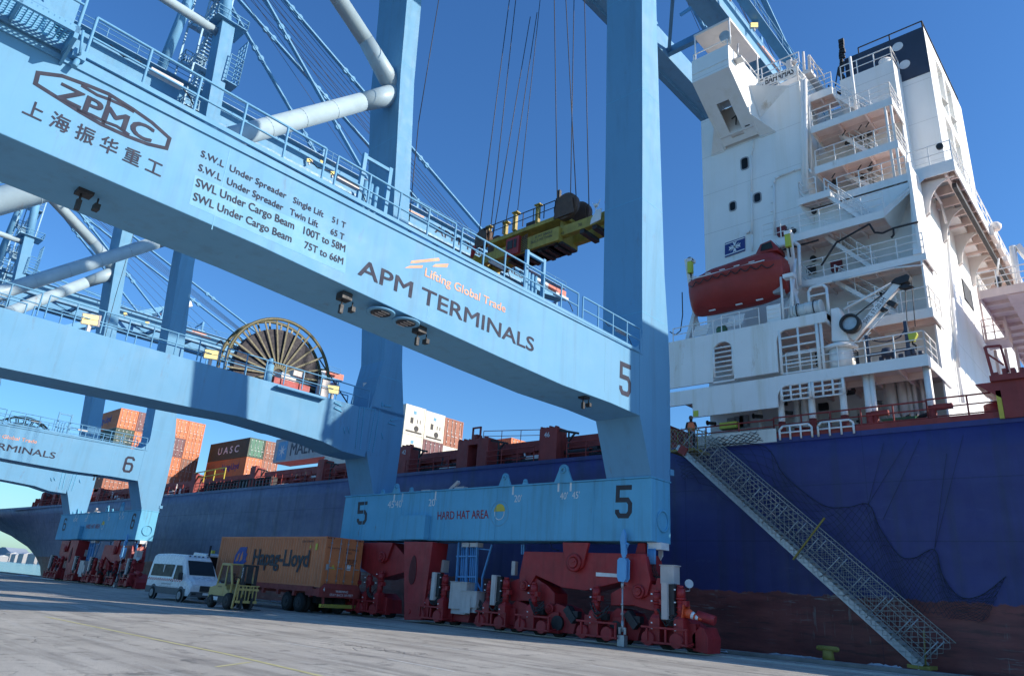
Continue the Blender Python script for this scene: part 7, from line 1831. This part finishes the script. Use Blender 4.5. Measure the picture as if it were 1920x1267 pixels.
s.box(mx-0.05,mx,fy0+0.45,fy0+0.75,0.3,2.1)
s.build('mast', M['dark'], fk)
text_mesh('lettering','HYSTER',M['whitel'],fk,V(mx-0.1,fy0+0.195,1.55),V(0.01,0,0.5),V(-0.12,0,0.0)*-1,V(0,-1,0),0.01)
s = MB(); s.box(mx+0.03,mx+0.1,fy0+0.02,fy0+1.18,0.35,0.47); s.box(mx+0.03,mx+0.1,fy0+0.02,fy0+1.18,0.95,1.05)
for k_ in range(6): y = fy0+0.06+k_*0.2; s.box(mx+0.035,mx+0.095,y,y+0.05,0.47,1.2 if k_ in (0,5) else 1.15)
s.box(mx+0.03,mx+0.1,fy0+0.02,fy0+1.18,1.15,1.2); s.bar((mx-0.15,fy0+0.0,0.1),(mx+0.05,fy0+0.0,1.5),0.07,0.1)
s.build('carriage', M['forky'], fk)
s = MB()
for y in (fy0+0.25,fy0+0.8): s.box(mx+0.1,mx+0.15,y,y+0.12,0.08,0.6); s.box(mx+0.1,mx+1.1,y,y+0.12,0.06,0.1)
s.build('fork', M['dark'], fk)
for xw, r in ((fx0+0.5,0.32),(fx0+2.25,0.4)): wheel(fk,xw,fy0+0.05,r,0.26,'dark'); wheel(fk,xw,fy0+fw-0.05,r,0.26,'dark',face=1)
# ---------------------------------------------------------------- small things on the quay
bl = thing('bollard', 'yellow mooring bollard at the quay edge behind the kerb', 'bollard', (W('y',29.6,1553,1228).x,29.6,0.0))
p = bl.location; s = MB(); s.tube((p.x,p.y,0.0),(p.x,p.y,0.06),0.38,20); s.tube((p.x,p.y,0.06),(p.x,p.y,0.42),0.22,20,0.18); s.build('post', M['yeld'], bl)
s = MB(); s.tube((p.x-0.33,p.y,0.48),(p.x+0.33,p.y,0.48),0.1,14); s.sphere((p.x-0.33,p.y,0.48),0.1,10); s.sphere((p.x+0.33,p.y,0.48),0.1,10); s.build('head', M['yeld'], bl)
def sheet(c, w_, d_, h, seed, label):
    random.seed(seed); s = MB(); n = 12; G = []
    for i in range(n):
        for j in range(6): G.append(V(c.x+(i/(n-1)-0.5)*w_+random.uniform(-.05,.05), c.y+(j/5-0.5)*d_+random.uniform(-.04,.04), c.z+0.02+0.5*h*random.random()*(1 if 0 < j < 5 and 0 < i < n-1 else 0.2)))
    s.add(G, [(i*6+j,(i+1)*6+j,(i+1)*6+j+1,i*6+j+1) for i in range(n-1) for j in range(5)])
    tag(s.build('plastic_sheet', M['plastic']), label, 'plastic sheet', 'crumpled plastic sheets on the quay')
sheet(W('z',0.02,866,1166),2.0,0.5,0.32,1,'crumpled white plastic sheet lying under the crane travel gear')
sheet(W('z',0.02,1660,1252),1.3,0.7,0.25,2,'crumpled pale plastic sheet lying at the foot of the gangway')
sheet(W('z',0.02,1352,1222),0.9,0.5,0.18,3,'small crumpled sheet lying beside the rail sweeper of the crane')
sheet(W('z',0.02,1500,1232),2.4,0.4,0.14,4,'long flat plastic strip lying along the kerb before the bollard')
sheet(W('y',25.5,515,1128)*1.0,1.2,0.5,0.2,5,'bluish plastic sheet lying beyond the trailer wheels')
sheet(W('z',0.02,45,1080),4,0.8,0.3,6,'pale plastic litter lying on the quay below the bow')
cn = thing('traffic_cone', 'orange and white traffic cone laid on its side on the crane end buffer', 'traffic cone', P8(1780,790,25.5))
c0 = P8(1772,788,25.4); c1 = P8(1855,825,25.4); dd = c1-c0
s = MB(); s.tube(c0,c0+dd*0.4,0.2,16,0.14); s.m = 1; s.tube(c0+dd*0.4,c0+dd*0.55,0.14,16,0.115); s.m = 0; s.tube(c0+dd*0.55,c0+dd*0.65,0.115,16,0.1); s.m = 1; s.tube(c0+dd*0.65,c0+dd*0.8,0.1,16,0.075); s.m = 0; s.tube(c0+dd*0.8,c1,0.075,16,0.04)
s.build('cone_body', [M['cone'], M['whitel']], cn)
s = MB(); s.slab([c0+V(-0.02,-0.25,-0.2),c0+V(-0.02,0.25,-0.2),c0+V(0.05,0.25,0.25),c0+V(0.05,-0.25,0.25)],(-1,0,0.2),0.04); s.build('cone_base', M['cone'], cn)
person((-101.0,32.9,9.1),0.4,'docker in orange vest and helmet on the ship deck below the orange stack',True,M['cone'])
for o in list(bpy.data.objects):
    if o.get('skip') is not None: del o['skip']
